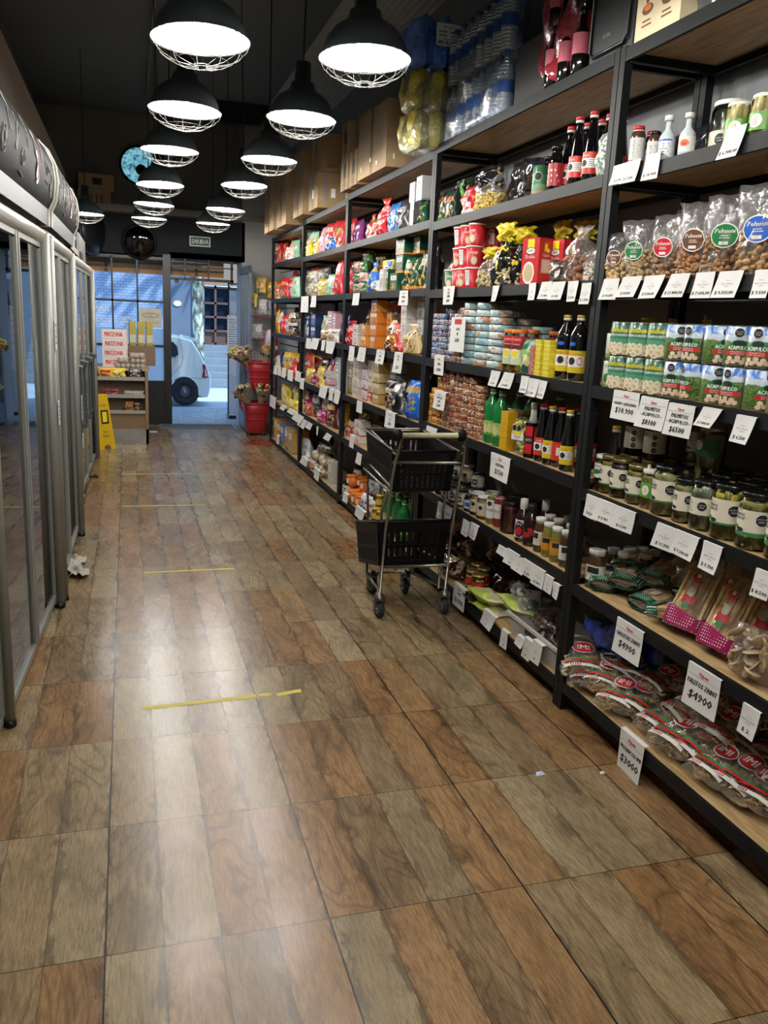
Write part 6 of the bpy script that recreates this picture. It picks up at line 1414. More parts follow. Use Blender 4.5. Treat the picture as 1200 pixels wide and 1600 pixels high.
kac.parts += [('neck', G().lathe([(0.024,0.17),(0.015,0.20),(0.014,0.235)], 14).mesh('neck', M('label_silver'))), ('cap', G().lathe([(0.016,0.235),(0.016,0.265)], 14).mesh('cap', LWH))]
put(kac, 2, 5, 3.54, 'square dark vinegar bottle with red panel, fifth shelf', 1.86, 0, 0.45)
for i, (x, y, K) in enumerate(((1.865,3.445,kSr),(1.862,3.36,kSy),(1.88,3.275,kSr),(1.86,3.20,kSy),(1.945,3.40,kSr),(1.95,3.30,kSr),(1.95,3.20,kSr),(2.02,3.35,kSr),(2.03,3.22,kSr),(1.94,3.48,kSr))): put(K, 2, 5, y, f'{"yellow" if K is kSy else "red"}-capped slim soy bottle, {ORD[i]} of the group on the fifth shelf', x, 0, (0.1,-0.1,1.4,0,0.3)[i%5], 'slim soy bottles on the fifth shelf', 0.98)
for i, (x, y) in enumerate(((1.88,2.985),(1.98,2.99),(1.97,2.93))): put(kSy, 1, 5, y-0.0 if i else 2.988, f'yellow-capped soy bottle against the post, {ORD[i]} in, fifth shelf, first bay', x+0.03, 0, 0.4, 'soy bottles by the post', 0.98)

# --- sixth shelf, second bay
JW = jarK('mustj', 0.038, 0.10, LBK, M('mayo_cream', 'cfc6a8', 0.3), M('white_label'), (0.15,0.75), lambda ink,r,h: (ink.rect(-r*0.5,h*0.3,r*0.3,h*0.6,K_), ink.rect(-r*0.35,h*0.38,r*0.15,h*0.52,W_)))
JP = jarK('jamj', 0.036, 0.09, LBK, M('jam_purple', '3a2440', 0.3), M('white_label'), (0.2,0.75), lambda ink,r,h: ink.ell(0,h*0.45,r*0.5,h*0.15,B_))
TU = jarK('tahini', 0.040, 0.115, LWH, M('tahini_tan', 'a8895c', 0.3), M('tahini_label', 'c9bda0', 0.5), (0.15,0.72), lambda ink,r,h: (ink.octa(0,h*0.5,r*0.28,K_,W_,False), ink.lines(-r,h*0.2,r,h*0.36,3,GY_)))
yy = ys(4.80, 4.22, 6)
for i, y in enumerate(yy): put((JW,JP,JW,JW,JW,JP)[i], 2, 6, y, f'small black-lidded spread jar, {ORD[i]} from the green bottles, sixth shelf', 1.86, 0, 0.2, 'small spread jars')
for i, y in enumerate(ys(4.75, 4.2, 5)): put(JW, 2, 6, y, f'small jar in the second row, {ORD[i]} from the door side, sixth shelf', 1.95, 0, 0.2, 'small spread jars behind')
for i, y in enumerate(ys(4.70, 4.25, 4)): put(TU if i == 2 else JW, 2, 6, y, f'small jar stacked on the second row, {ORD[i]} from the door side, sixth shelf', 1.955, 0.102, 0.2, 'small spread jars stacked')
for i, (x, y) in enumerate(((1.87,4.12),(1.87,4.02),(1.96,4.06))): put(TU, 2, 6, y, f'tan tahini jar with white lid, {ORD[i]} from the spread jars', x, 0, 0.1, 'tahini jars', 1.1)
RG = M('red_sauce', '5a1818', 0.12, coat=0.6); BBQ = M('bbq_sauce', '2a120e', 0.1, coat=0.7)
kMu = bottleK('must', 0.034, 0.155, M('relish_green', '6f6a28', 0.2, coat=0.5), LWH, None, M('white_label'), (0.2,0.85), nr=0.7, shoulder=0.8, caph=0.02, art=lambda ink,r,h: (ink.octa(0,h*0.72,r*0.4,K_,W_,False), ink.text('HEINZ'.replace('HEINZ','MOSTAZA'),0,h*0.45,h*0.1,K_,width=r*1.3)))
kKe = bottleK('ketch', 0.034, 0.155, M('ketchup_red', '7a1a18', 0.2, coat=0.5), LWH, None, M('white_label'), (0.3,0.8), nr=0.7, shoulder=0.8, caph=0.02, art=lambda ink,r,h: (ink.text('KETCHUP',0,h*0.5,h*0.1,R_,width=r*1.3)))
put(kMu, 2, 6, 3.92, 'relish squeeze bottle with white label standing on its cap', 1.865); put(kKe, 2, 6, 3.83, 'ketchup squeeze bottle with white label standing on its cap', 1.875)
kRs = jarK('saucebig', 0.052, 0.165, LBK, RG, None, name='sauce_jug')
put(kRs, 2, 6, 3.70, 'wide dark red sauce jar with black lid, sixth shelf', 1.88); put(kRs, 2, 6, 3.78, 'dark red sauce jar set behind the ketchup bottle', 1.98); put(kRs, 2, 6, 3.65, 'dark red sauce jar set behind the wide sauce jar', 2.0)
kBb = bottleK('bbq', 0.037, 0.215, BBQ, M('neck_white', 'dcdcd6', 0.4), None, M('label_white2', 'e0ded6', 0.4), (0.1,0.52), nr=0.5, shoulder=0.55, caph=0.32, capr=1.05, art=lambda ink,r,h: (ink.ell(0,h*0.3,r*0.75,h*0.19,K_), ink.ell(0,h*0.26,r*0.45,h*0.1,R_), ink.text('BBQ',0,h*0.40,h*0.05,W_,width=r*0.8)))
kHt = bottleK('hot', 0.036, 0.205, BBQ, M('flame_black', '1a1a1c', 0.3), None, zband('flame_label', 0.205, [(0,'1c1416'),(0.25,'b02a2a'),(0.4,'1c1416')], 0.3, 0.4, spread=0.02), (0.1,0.55), nr=0.5, shoulder=0.6, caph=0.22, capr=1.1)
put(kBb, 2, 6, 3.56, 'dark barbecue bottle with white neck wrap and oval label', 1.865); put(kHt, 2, 6, 3.475, 'dark hot sauce bottle with flame label', 1.865); put(kBb, 2, 6, 3.45, 'barbecue bottle with white neck behind the flame bottle', 1.96)
kWc = bottleK('wc', 0.031, 0.165, M('dressing_brown', '4a3420', 0.15, coat=0.6), LWH, None, M('white_label'), (0.2,0.6), nr=0.75, shoulder=0.62, caph=0.14, capr=1.1, art=lambda ink,r,h: (ink.rect(-r*0.8,h*0.4,r*0.2,h*0.56,K_), ink.lines(-r,h*0.24,r,h*0.38,3,GY_)))
kWy = bottleK('wy', 0.031, 0.16, M('dressing_green', '7a7430', 0.15, coat=0.6), LWH, None, M('label_mango', 'c98a2a', 0.4), (0.2,0.6), nr=0.75, shoulder=0.62, caph=0.14, capr=1.1, art=lambda ink,r,h: (ink.rect(-r*0.8,h*0.42,r*0.4,h*0.56,K_)))
for i, (x, y, K) in enumerate(((1.865,3.375,kWc),(1.865,3.295,kWy),(1.862,3.215,kWy),(1.94,3.36,kWc),(1.94,3.28,kWc),(1.95,3.18,kWc),(2.02,3.33,kWc),(2.02,3.22,kWc),(1.865,3.13,kWc))): put(K, 2, 6, y, f'white-capped dressing bottle, {ORD[i]} of the cluster on the sixth shelf, second bay', x, 0, 0.3*(i%3), 'white-capped dressing bottles')
for i, (x, y) in enumerate(((1.87,2.935),(1.88,2.86),(1.96,2.95),(1.96,2.87),(2.04,2.93),(2.03,2.84),(2.1,2.88),(1.97,2.79),(2.06,2.76),(2.12,2.79))): put(kWc, 1, 6, y, f'dark bottle with white cap, {ORD[i]} of the cluster past the post, sixth shelf, first bay', x, 0, 0.3, 'white-capped dark bottles', 1.0)

# --- bottom shelf, second bay
BRN = pat('brown_pasta_bag', ['3a1a12','4a2418','2c120e','5a3020','b8a888','41201a'], 8, 0.15, coat=0.6)
kbr = bag('brownb', 0.24, 0.13, 0.12, BRN, seed=91, top='pillow', wr=0.02)
for i, (x, y, z, rx) in enumerate(((1.9,4.85,0,0),(1.93,4.62,0.02,0.2),(2.02,4.75,0.12,0.1),(1.9,4.40,0,0.2),(2.04,4.50,0.1,0),(2.03,4.25,0.0,0),(1.99,4.62,0.2,0.1),(2.06,3.98,0,0.3),(2.1,4.2,0.12,0))): put(kbr, 2, 7, y, f'brown glossy pasta bag, {ORD[i]} of the heap on the bottom shelf', x, z, rx, 'brown pasta bags')
kinc = can('inca', 0.037, 0.085, zband('red_black_can', 0.085, [(0,'8c1a22'),(0.12,'b3202a'),(0.5,'1c1616'),(0.88,'b89a4a')], 0.3, 0.35, spread=0.03), art=lambda ink,r,h: (ink.text('inca',0,h*0.56,h*0.2,Y_,width=r*1.2,bold=0.0008), ink.ell(-r*0.2,h*0.3,r*0.4,h*0.16,R_)), rim=GOLD)
for i, (x, y) in enumerate(((1.85,4.115),(1.85,4.03),(1.93,4.115),(1.93,4.03))):
    for l in range(2): put(kinc, 2, 7, y, f'red and black bean can reading inca, {("upper" if l else "lower")} {("outer","inner","rear outer","rear inner")[i]} one', x, l*0.087, (0.2,0.9)[i%2], 'red and black bean cans')
kfl = bag('flour', 0.25, 0.15, 0.075, zband('flour_print', 0.15, [(0,'a9c23a'),(0.3,'cfc6a0'),(0.75,'b8cc5a')], 0.35, 0.7, spread=0.05), seed=95, top='pillow', wr=0.01)
put(kfl, 2, 7, 3.82, 'pale flour bag with lime patches lying over another', 1.93, 0.065, 0.1, None, None, 0, -1.35); put(kfl, 2, 7, 3.80, 'lower pale flour bag with lime patches', 1.95, 0.0, 0.15, None, None, 0, -1.4); put(kfl, 2, 7, 3.54, 'pale flour bag resting on the white bin rim', 1.97, 0.1, -0.2, None, None, 0.1, -1.25)
put(bag('clr', 0.10, 0.10, 0.08, pat('white_clear', ['c9cdd6','e2e4e8','9aa2b2','b8bcc6'], 10, 0.2, coat=0.4), seed=96, top='pillow', wr=0.03), 2, 7, 3.66, 'crumpled translucent white bag beside the flour bags', 1.97, 0.11)
put(bag('blk', 0.2, 0.06, 0.1, pat('black_foil', []), seed=97, top='pillow') if False else bpk, 2, 7, 3.92, 'flat black pack under the white sheet', 1.93, 0.0, 0.0, None, None, 0, -1.3)
t = thing('storage_bin', 'white plastic storage bin on the bottom shelf beside the post', 'bin', (1.96,3.36,SZ[2][7]+0.002))
g = G(); rr = lambda s, z: [(-0.14*s,-0.28*s,z),(0.14*s,-0.28*s,z),(0.14*s,0.28*s,z),(-0.14*s,0.28*s,z)]
vs = rr(0.86,0)+rr(1.0,0.12)+rr(1.04,0.12)+rr(1.04,0.105)
g.add(vs+rr(0.94,0.12)+rr(0.82,0.008), [(0,3,2,1)]+[(i+4*a,(i+1)%4+4*a,(i+1)%4+4*(a+1),i+4*(a+1)) for a in range(3) for i in range(4)]+[(4+i,4+(i+1)%4,16+(i+1)%4,16+i) for i in range(4)]+[(16+i,16+(i+1)%4,20+(i+1)%4,20+i) for i in range(4)]+[(20,21,22,23)])
part('tub', g, M('bin_white', 'c9c9c4', 0.4), t)
part('handle_slot', G().box(-0.139,-0.08,0.075,-0.135,0.08,0.1), M('ink_black'), t, (-0.003,0,0))
for i, (x, y, z) in enumerate(((1.92,3.25,0.05),(1.98,3.40,0.05),(1.93,3.48,0.06))): put((kdt,ksn,kWh)[i], 2, 7, y, f'{("brown film packet","small almond packet","white packet")[i]} inside the white bin', x, z, 0.4*i, None, None)
# blue bags and white bin behind the post, first bay
kbl = bag('bluebag', 0.16, 0.19, 0.08, pat('blue_foil', ['1438a0','1a48c0','10308c','2258d0','0e2a78','16161e'], 9, 0.2, coat=0.5), seed=98, top='pillow', wr=0.02)
for i, (x, y, z, rz, ry) in enumerate(((1.99,2.88,0.15,0.2,-0.6),(2.06,2.76,0.16,0.5,-0.3),(2.0,2.70,0.16,0.1,-0.5),(2.1,2.66,0.1,0.0,-0.1))): put(kbl, 1, 7, y, f'glossy blue foil bag, {ORD[i]} from the post in the round white tub', x, z, rz, 'blue foil bags', None, 0, ry)
t = thing('round_tub', 'round white tub under the blue foil bags, bottom shelf', 'tub', (2.04,2.86,SZ[1][7]+0.002), g=G().lathe([(0.10,0),(0.105,0.01),(0.13,0.14),(0.138,0.145),(0.138,0.155),(0.125,0.152),(0.098,0.02)], 30), mats=M('bin_white'))
part('lip', G().tube([(0.134*cos(2*pi*k/30), 0.134*sin(2*pi*k/30), 0.15) for k in range(30)], 0.005, 6, closed=True), M('bin_white'), t)
put(bag('yelpaper', 0.14, 0.2, 0.06, M('ochre_paper', 'c08a2a', 0.6), seed=99, top='flatbase'), 1, 7, 2.72, 'ochre yellow bag standing behind the blue bags', 2.12, 0.10)

# --- sixth shelf, first bay: biscuits in clear bags
def dotmat(name, base, dot='e8e4e0'):
    if name in MATS: return MATS[name]
    t = NT(name); vo = t.n('TexVoronoi', {'feature': 'F1'}, Vector=t.obj(), Scale=95.0, Randomness=0.0).outputs['Distance']
    t.P(Base_Color=t.mix(t.math('LESS_THAN', vo, 0.25), lin(base), lin(dot)), Roughness=0.25, Coat_Weight=0.4); MATS[name] = t.m; return t.m
GD, PD = dotmat('green_dots', '17573a'), dotmat('pink_dots', '9a1f55')
BISC = M('biscuit', 'd0aa76', 0.6, var=0.2, scale=40)
def biscuit_bag(key, w, h, d, base, kind='flat', seed=0):
    if key in NKIND: return NKIND[key]
    me = bagmesh('biscuit_bag', w, h, d, None, seed, 'pillow', wr=0.02, nx=12, nz=16).mesh('biscuit_bag', film('clear_bag_film'))
    rn = random.Random(seed); g = G()
    if kind == 'flat':
        for k in range(9): g.obox((-d*0.32+k*d*0.075, rn.uniform(-.004,.004), h*0.47+rn.uniform(-.006,.006)), (0.005,w*0.8,h*0.6), 0, (rn.uniform(-.06,.06),0,rn.uniform(-.05,.05)))
    else:
        for k in range(26): 
            y = -w*0.4+w*0.8*((k*0.618)%1); x = -d*0.33+d*0.66*((k*0.38)%1)*rn.uniform(.8,1)
            g.tube([(x,y,h*0.1),(x+rn.uniform(-.008,.008),y*0.94+rn.uniform(-.01,.01),h*0.78)], 0.0062, 6)
    me2 = g.mesh('biscuit' if kind == 'flat' else 'breadstick', BISC if kind == 'flat' else M('breadstick', 'e6c488', 0.6, var=0.12, scale=30))
    bm = bagmesh('dotted_band', w*1.02, h*0.24, d*1.06, None, seed, 'flatbase', wr=0.008)
    for i, v in enumerate(bm.v): bm.v[i] = (v[0], v[1], v[2])
    g2 = G(); vs = []
    n = 24
    for zz, s in ((0.0,0.9),(h*0.05,1.0),(h*0.22,1.03)):
        for k in range(n):
            a = 2*pi*k/n; vs.append((d*0.52*s*math.copysign(abs(cos(a))**0.8, cos(a)), w*0.5*s*math.copysign(abs(sin(a))**0.6, sin(a)), zz+(0.012*sin(3*a) if zz > h*0.1 else 0)))
    g2.add(vs, [(i*n+k, i*n+(k+1)%n, (i+1)*n+(k+1)%n, (i+1)*n+k) for i in range(2) for k in range(n)], 0, True)
    vs2 = [(x*0.9, y*0.96, z+h*0.86) for x, y, z in vs[:n]]+[(x*0.5, y*0.8, z+h*0.8) for x, y, z in vs[2*n:]]
    ps = [('biscuit' if kind == 'flat' else 'breadstick', me2), ('dotted_band', g2.mesh('dotted_band', base))]
    ink = Ink(on_face(-d*0.52))
    if kind != 'flat':
        ink.ell(-w*0.05,h*0.72,w*0.11,h*0.05,R_); ink.ell(-w*0.02,h*0.735,w*0.05,h*0.03,W_); ink.text('ZAINT', 0.0, h*0.63, h*0.05, 2, width=w*0.26, bold=0.0006); ink.ell(-w*0.02,h*0.5,w*0.1,h*0.07,CR_); ink.strip(-w*0.16,w*0.14,lambda u:h*0.33,lambda u:h*0.43+abs(u)*0.3,R_); ink.rect(-w*0.1,h*0.27,w*0.08,h*0.34,GR_)
    else: ink.rect(-w*0.08,h*0.3,w*0.14,h*0.46,W_); ink.lines(-w*0.06,h*0.32,w*0.12,h*0.44,4,GY_)
    ps.append(('print', ink.mesh('print', INK())))
    NKIND[key] = Kind('biscuit_bag' if kind == 'flat' else 'breadstick_bag', 'bag', me, ps); return NKIND[key]
kbg = biscuit_bag('bg', 0.15, 0.24, 0.06, GD, 'flat', 3); kbp = biscuit_bag('bp', 0.17, 0.27, 0.085, PD, 'stick', 4)
# (x, y, z, rx, ry, rz): lying bags tip backwards with ry
for i, (x, y, z, rz, ry) in enumerate(((1.87,2.80,0.03,0.9,1.45),(1.90,2.68,0.065,0.6,1.40),(1.88,2.56,0.03,0.2,1.42),(1.97,2.60,0.10,0.4,1.35),(1.90,2.46,0.04,-1.2,1.35),(1.96,2.76,0.10,0.7,1.4),(2.0,2.45,0.09,0.0,1.4))):
    put(kbg, 1, 6, y, f'clear biscuit bag with green dotted wrap, {ORD[i]} of the heap on the sixth shelf', x, z, rz, 'green dotted biscuit bags', 0.92, 0, ry)
for i, (x, y, z, rz, ry) in enumerate(((1.89,2.30,0.024,0.25,0.55),(1.89,2.12,0.022,0.15,0.5),(1.99,2.22,0.02,0.1,0.35),(2.0,2.04,0.02,0.3,0.35),(2.06,2.36,0.05,0.0,0.2))):
    put(kbp, 1, 6, y, f'clear breadstick bag with pink dotted base, {ORD[i]} from the green biscuit bags', x, z, rz, 'pink dotted breadstick bags', None, 0, ry)
kcr2 = clearbag('crackers', 0.2, 0.17, 0.12, M('oat_cracker', 'c2ab86', 0.6, var=0.15, scale=50), (0.004,0.03,0.03), 40, fh=0.7, top='pillow', seed=105, name='cracker_bag', mk='cracker')
put(kcr2, 1, 6, 1.93, 'clear bag of round oat crackers at the photo edge, sixth shelf', 1.89, 0, 0.2)
for i, y in enumerate((2.5, 2.3)): put(kcr2, 1, 6, y, f'shaded cracker bag at the back of the sixth shelf, {ORD[i]} from the post', 2.1, 0.05, 0.2, None)

# --- bottom shelf, first bay: noodle bags
def noodle(key, seed, hh=0.22, ww=0.17):
    if key in NKIND: return NKIND[key]
    rn = random.Random(seed)
    me = bagmesh('noodle_bag', ww, hh, 0.08, None, seed, 'pillow', wr=0.02, nx=12, nz=14).mesh('noodle_bag', film('clear_bag_film'))
    g = G()
    for k in range(110):
        u, v = rn.uniform(-.85,.85), rn.uniform(.1,.9); a = rn.uniform(0,6.28); c = Vector((rn.choice((-1,1))*0.026*(1-abs(u)**2*0.6)*rn.uniform(.4,1), u*ww/2, v*hh)); r = rn.uniform(.012,.02)
        g.tube([c+Vector((0.004*sin(3*q), r*cos(a+q), r*sin(a+q))) for q in (0,0.8,1.6,2.4,3.2)], 0.0042, 5)
    ps = [('noodle', g.mesh('noodle', M('dry_noodle', 'dcbc84', 0.6, var=0.15, scale=40)))]
    ink = Ink(lambda u, v, off: (-0.040*max(0.15,(1-(abs(u)/(ww/2))**2.6))**0.6-off-0.004, -u, v))
    ink.ell(0, hh*0.56, ww*0.27, hh*0.16, W_, 14); ink.ell(0, hh*0.56, ww*0.25, hh*0.14, R_, 14); ink.text('IMI', 0, hh*0.50, hh*0.13, W_, width=ww*0.28, bold=0.0012)
    ink.rect(-ww*0.42, hh*0.24, ww*0.42, hh*0.28, GR_, 8); ink.rect(-ww*0.42, hh*0.19, ww*0.42, hh*0.235, R_, 8); ink.rect(-ww*0.44, hh*0.05, ww*0.44, hh*0.12, W_, 8)
    for k in range(5): ink.rect(-ww*0.3+k*ww*0.05, hh*0.06, -ww*0.3+k*ww*0.05+ww*0.025, hh*0.11, R_, 1)
    ink.rect(-ww*0.42, hh*0.84, ww*0.42, hh*0.9, W_, 8); ink.text('MOSAICOS', 0, hh*0.85, hh*0.04, R_, width=ww*0.5)
    ps.append(('print', ink.mesh('print', INK())))
    NKIND[key] = Kind('noodle_bag', 'bag', me, ps); return NKIND[key]
kn1, kn2 = noodle('nd1', 5), noodle('nd2', 6, 0.2, 0.16)
spots = [(1.84,2.93,0.07,1.1,1.25),(1.86,2.80,0.05,0.6,1.25),(1.85,2.88,0.03,0.9,1.35),(1.84,2.70,0.03,0.5,1.2),(1.85,2.36,0.03,0.2,1.2),(1.86,2.14,0.03,0.1,1.2),(1.95,2.28,0.15,0.1,1.1),(1.93,2.72,0.09,0.3,1.3),(1.88,2.60,0.03,0.3,1.2),(1.97,2.56,0.11,0.1,1.3),(1.87,2.46,0.03,0.1,1.25),(1.93,2.36,0.09,-0.1,1.2),(2.03,2.40,0.16,0.2,1.2),(1.88,2.25,0.03,0.0,1.2),(1.95,2.17,0.10,0.15,1.15),(2.05,2.22,0.15,0.0,1.3),(1.88,2.03,0.03,0.1,1.2),(1.90,1.92,0.03,0.3,1.2),(1.96,1.84,0.09,0.2,1.2),(2.06,2.66,0.08,0.4,1.4),(2.08,2.02,0.08,0.4,1.3)]
for i, (x, y, z, rz, ry) in enumerate(spots): put((kn1,kn2)[i%2], 1, 7, y-0.04, f'clear noodle bag with red oval IMI mark, {ORD[i]} from the post on the bottom shelf', x-0.02, z+0.01, rz, 'noodle bags on the bottom shelf', 1.08, 0, ry)

# ================================================================ TOP SHELF STOCK
def leafbox(): pass
o = thing('leaflet_box', 'cream box printed with brown dishes on the top shelf, first bay', 'box', (1.90,2.85,SZ[1][1]+0.002), g=G().box(-0.09,-0.14,0,0.09,0.13,0.34), mats=M('cream_card', 'd8c9a2', 0.6))
ink = Ink(on_face(-0.09)); 
for u in (-0.06, 0.06): ink.ell(u, 0.10, 0.035, 0.018, BR_); ink.ell(u, 0.105, 0.022, 0.01, O_); ink.rect(u-0.012,0.12,u+0.004,0.15,BR_); ink.lines(u-0.03,0.04,u+0.03,0.07,2,BR_); ink.text('Nativo' if u < 0 else 'Menu', u, 0.18, 0.03, BR_)
part('print', ink.mesh('print', INK()), o)
put(bag('greyfoil', 0.2, 0.2, 0.1, M('grey_foil', '7d8084', 0.3, 0.5, var=0.2, scale=12), seed=110, top='pillow', wr=0.03), 1, 1, 2.55, 'crumpled grey foil bag beyond the cream box, top shelf', 1.92)
t = thing('loudspeaker', 'black loudspeaker with rounded grille on the top shelf above the post', 'speaker', (1.93,3.165,SZ[2][1]+0.002), g=G().box(-0.11,-0.155,0,0.13,0.155,0.44), mats=BLACKP)
tt = NT('speaker_mesh'); vo = tt.n('TexVoronoi', Vector=tt.obj(), Scale=180.0, Randomness=0.0).outputs['Distance']; tt.P(Base_Color=tt.ramp(vo, [(0.2,'08090a'),(0.5,'26282b')]), Roughness=0.5, Metallic=0.3)
part('grille', G().box(-0.118,-0.135,0.03,-0.11,0.135,0.42), tt.m, t)
part('rim', G().tube([(-0.12,y,z) for y, z in ((-0.13,0.05),(-0.11,0.025),(0.11,0.025),(0.135,0.05),(0.135,0.40),(0.11,0.425),(-0.11,0.425),(-0.135,0.40))], 0.008, 6, closed=True), BF, t)
ink = Ink(on_face(-0.119)); ink.text('ION', -0.02, 0.075, 0.018, 8, width=0.05); part('badge', ink.mesh('badge', INK()), t)
# red-wrapped bottle pack
kRw = bottleK('redwrap', 0.036, 0.25, SOY, M('dark_cap', '1a1618', 0.3), None, M('label_pink', 'c96a7a', 0.5), (0.3,0.62), nr=0.36, shoulder=0.55, caph=0.1, name='wrapped_bottle')
for i, (x, y) in enumerate(((1.85,3.64),(1.85,3.52),(1.85,3.40))):
    put(kRw, 2, 1, y, f'dark bottle with pink label in red shrink wrap, {ORD[i]} from the black box', x, 0, 0, 'bottles in red shrink wrap')
for i, y in enumerate((3.64,3.52,3.40)): put(kRw, 2, 1, y, f'dark bottle in red shrink wrap stacked above, {ORD[i]} from the black box', 1.86, 0.252, 0, 'bottles in red shrink wrap')
g = bagmesh('shrink_wrap', 0.38, 0.46, 0.22, None, 112, 'block', wr=0.03, nx=16, nz=16)
thing('shrink_wrap', 'red translucent shrink wrap around the dark bottles on the top shelf', 'wrap', (1.925,3.62,SZ[2][1]+0.003), g=g, mats=film('red_wrap_film', 'd04858', 0.5, 0.5, 0.15, 0.8, 25))
carton('black_box', 1.83,3.74,SZ[2][1]+0.002,2.1,4.05,SZ[2][1]+0.27, 'matt black box between water bottles and red wrapped bottles', None, None, M('black_card', '0c0d0e', 0.7), False)
# water bottles
tw = NT('water_bottle_plastic'); gl = tw.n('BsdfGlossy', Color=(0.9,0.95,1,1), Roughness=0.1, Normal=tw.n('Bump', Strength=0.5, Distance=0.01, Height=tw.n('TexWave', {'bands_direction': 'Z'}, Vector=tw.obj(), Scale=18.0).outputs['Fac']).outputs[0]).outputs[0]
df = tw.n('BsdfDiffuse', Color=lin('b5c4d6')).outputs[0]; trw = tw.n('BsdfTransparent', Color=lin('c3d2e4')).outputs[0]
tw.t.links.new(tw.n('MixShader', i0=0.3, i1=tw.n('MixShader', i0=0.45, i1=trw, i2=df).outputs[0], i2=gl).outputs[0], tw.o.inputs[0])
kWa = bottleK('water', 0.042, 0.30, tw.m, M('cap_blue', '2a4a8c', 0.4), None, M('label_blue', '2f5290', 0.3), (0.35,0.55), nr=0.36, shoulder=0.68, caph=0.07, name='water_bottle')
n_ = 0
for l in range(2):
    for i, y in enumerate(ys(4.86, 4.14, 8)):
        for r in range(2):
            put(kWa, 2, 1, y, f'clear water bottle in the shrink-wrapped pack, {ORD[i]} from the yellow bundle, layer {ORD[l]}, row {ORD[r]}', 1.87+r*0.09, l*0.303, 0, 'shrink-wrapped water bottles')
for i, y in enumerate(ys(4.04, 3.35, 7)): put(kWa, 2, 1, y, f'clear water bottle standing above the black box, {ORD[i]} from door side', 2.0+0.0, 0.46 if y < 3.7 else 0.303-0.03, 0, 'upper water bottles') if False else put(kWa, 2, 1, y, f'clear water bottle at the wall behind the wrapped stock, {ORD[i]} from door side', 2.12, 0.0, 0, 'water bottles at the wall', 1.6)
g = bagmesh('shrink_wrap', 0.86, 0.64, 0.2, None, 113, 'flatbase', wr=0.03, nx=24, nz=20)
thing('shrink_wrap', 'clear crinkled shrink wrap around the stacked water bottles', 'wrap', (1.91,4.60,SZ[2][1]+0.003), g=g, mats=film('clear_wrap_film', 'e8eef4', 0.5, 0.05, 0.16, 1.0, 22))
# yellow and blue bundle
YP = pat('yellow_pack_print', ['d8c45a','ccb850','e0cc6c','bea648'], 16, 0.4); BP = pat('blue_pack_print', ['5b86dc','6b96e8','5078cc','7aa2f0'], 10, 0.35)
kyp = Kind('yellow_pack', 'packet', bagmesh('yellow_pack', 0.3, 0.215, 0.115, None, 120, 'block', wr=0.012, nx=10, nz=10).mesh('yellow_pack', YP), [('end_seal', G().obox((0,-0.149,0.108),(0.004,0.006,0.19)).mesh('end_seal', M('seal_olive', '8a7a2c', 0.4)))])
for l in range(2):
    for i in range(3): put(kyp, 3, 1, 5.17, f'yellow packet in the wrapped bundle, {ORD[i]} from the aisle, {"upper" if l else "lower"} layer', 1.685+i*0.122, l*0.22, 0, 'yellow packets in the wrapped bundle')
kbp2 = Kind('blue_pack', 'packet', bagmesh('blue_pack', 0.3, 0.27, 0.125, None, 121, 'block', wr=0.015, nx=10, nz=10).mesh('blue_pack', BP), [('fold', G().obox((0,-0.149,0.13),(0.004,0.006,0.24)).mesh('fold', BP))])
for i in range(3): put(kbp2, 3, 1, 5.17, f'blue packet on top of the yellow bundle, {ORD[i]} from the aisle', 1.69+i*0.125, 0.445, 0, 'blue packets on the yellow bundle')
t = thing('shipping_label', 'white shipping label taped on the blue packets', 'label', (1.82,5.004,SZ[3][1]+0.55), g=G().box(-0.075,0,0,0.075,0.002,0.12), mats=M('poster_paper'))
ink = Ink(on_front(-0.001)); ink.text('Arcoiris', 0.0, 0.095, 0.016, K_, width=0.07, shear=0.3)
for u0, v0, u1, v1 in ((-0.06,0.07,-0.01,0.08),(0.01,0.07,0.06,0.08),(-0.06,0.05,-0.01,0.06),(0.02,0.05,0.06,0.06),(-0.03,0.035,0.03,0.039),(-0.065,0.008,-0.03,0.028),(-0.02,0.008,0.0,0.028),(0.01,0.008,0.06,0.028)): ink.rect(u0,v0,u1,v1,8)
part('print', ink.mesh('print', INK()), t)
g = bagmesh('plastic_overwrap', 0.37, 0.47, 0.42, None, 122, 'flatbase', wr=0.03, nx=14, nz=14)
o = thing('plastic_overwrap', 'crinkled clear plastic overwrap around the yellow packets', 'wrap', (1.81,5.17,SZ[3][1]+0.003), (0,0,pi/2), g=g, mats=film('clear_wrap_film'))
# cartons on the top shelves
carton('carton', 1.70,5.78,2.668,2.1,6.52,3.10, 'large plain cardboard carton beside the yellow bundle on the top shelf', None, art_arrows)
carton('carton', 1.72,6.62,2.668,2.02,6.86,2.93, 'small cardboard carton with a dark square window print, beside the large carton', None, art_square)
carton('carton', 1.72,6.90,2.668,2.02,7.14,2.93, 'small lower cardboard carton with a picture panel above the third post', None, art_square)
carton('carton', 1.72,6.90,2.934,2.02,7.14,3.18, 'upper small cardboard carton with an oval dark print', None, art_square)
carton('carton', 1.78,6.56,2.934,2.05,6.86,3.20, 'upper carton with a grey poster print beside the large carton', None, art_square)
carton('carton', 1.95,7.25,2.64,2.2,7.9,3.2, 'dark brown carton set back in shade on the fourth bay', None, art_none)
carton('carton', 1.70,7.95,2.637,1.98,8.35,2.95, 'cardboard carton with silver tape marks, fourth bay top', None, lambda ink,w,h: (ink.rect(-w*0.6,h*0.2,-w*0.4,h*0.8,GY_), ink.rect(-w*0.1,h*0.3,w*0.2,h*0.55,W_)))
carton('carton', 1.72,7.95,2.954,2.0,8.35,3.28, 'dark-sided carton stacked on the silver taped one', None, art_none)
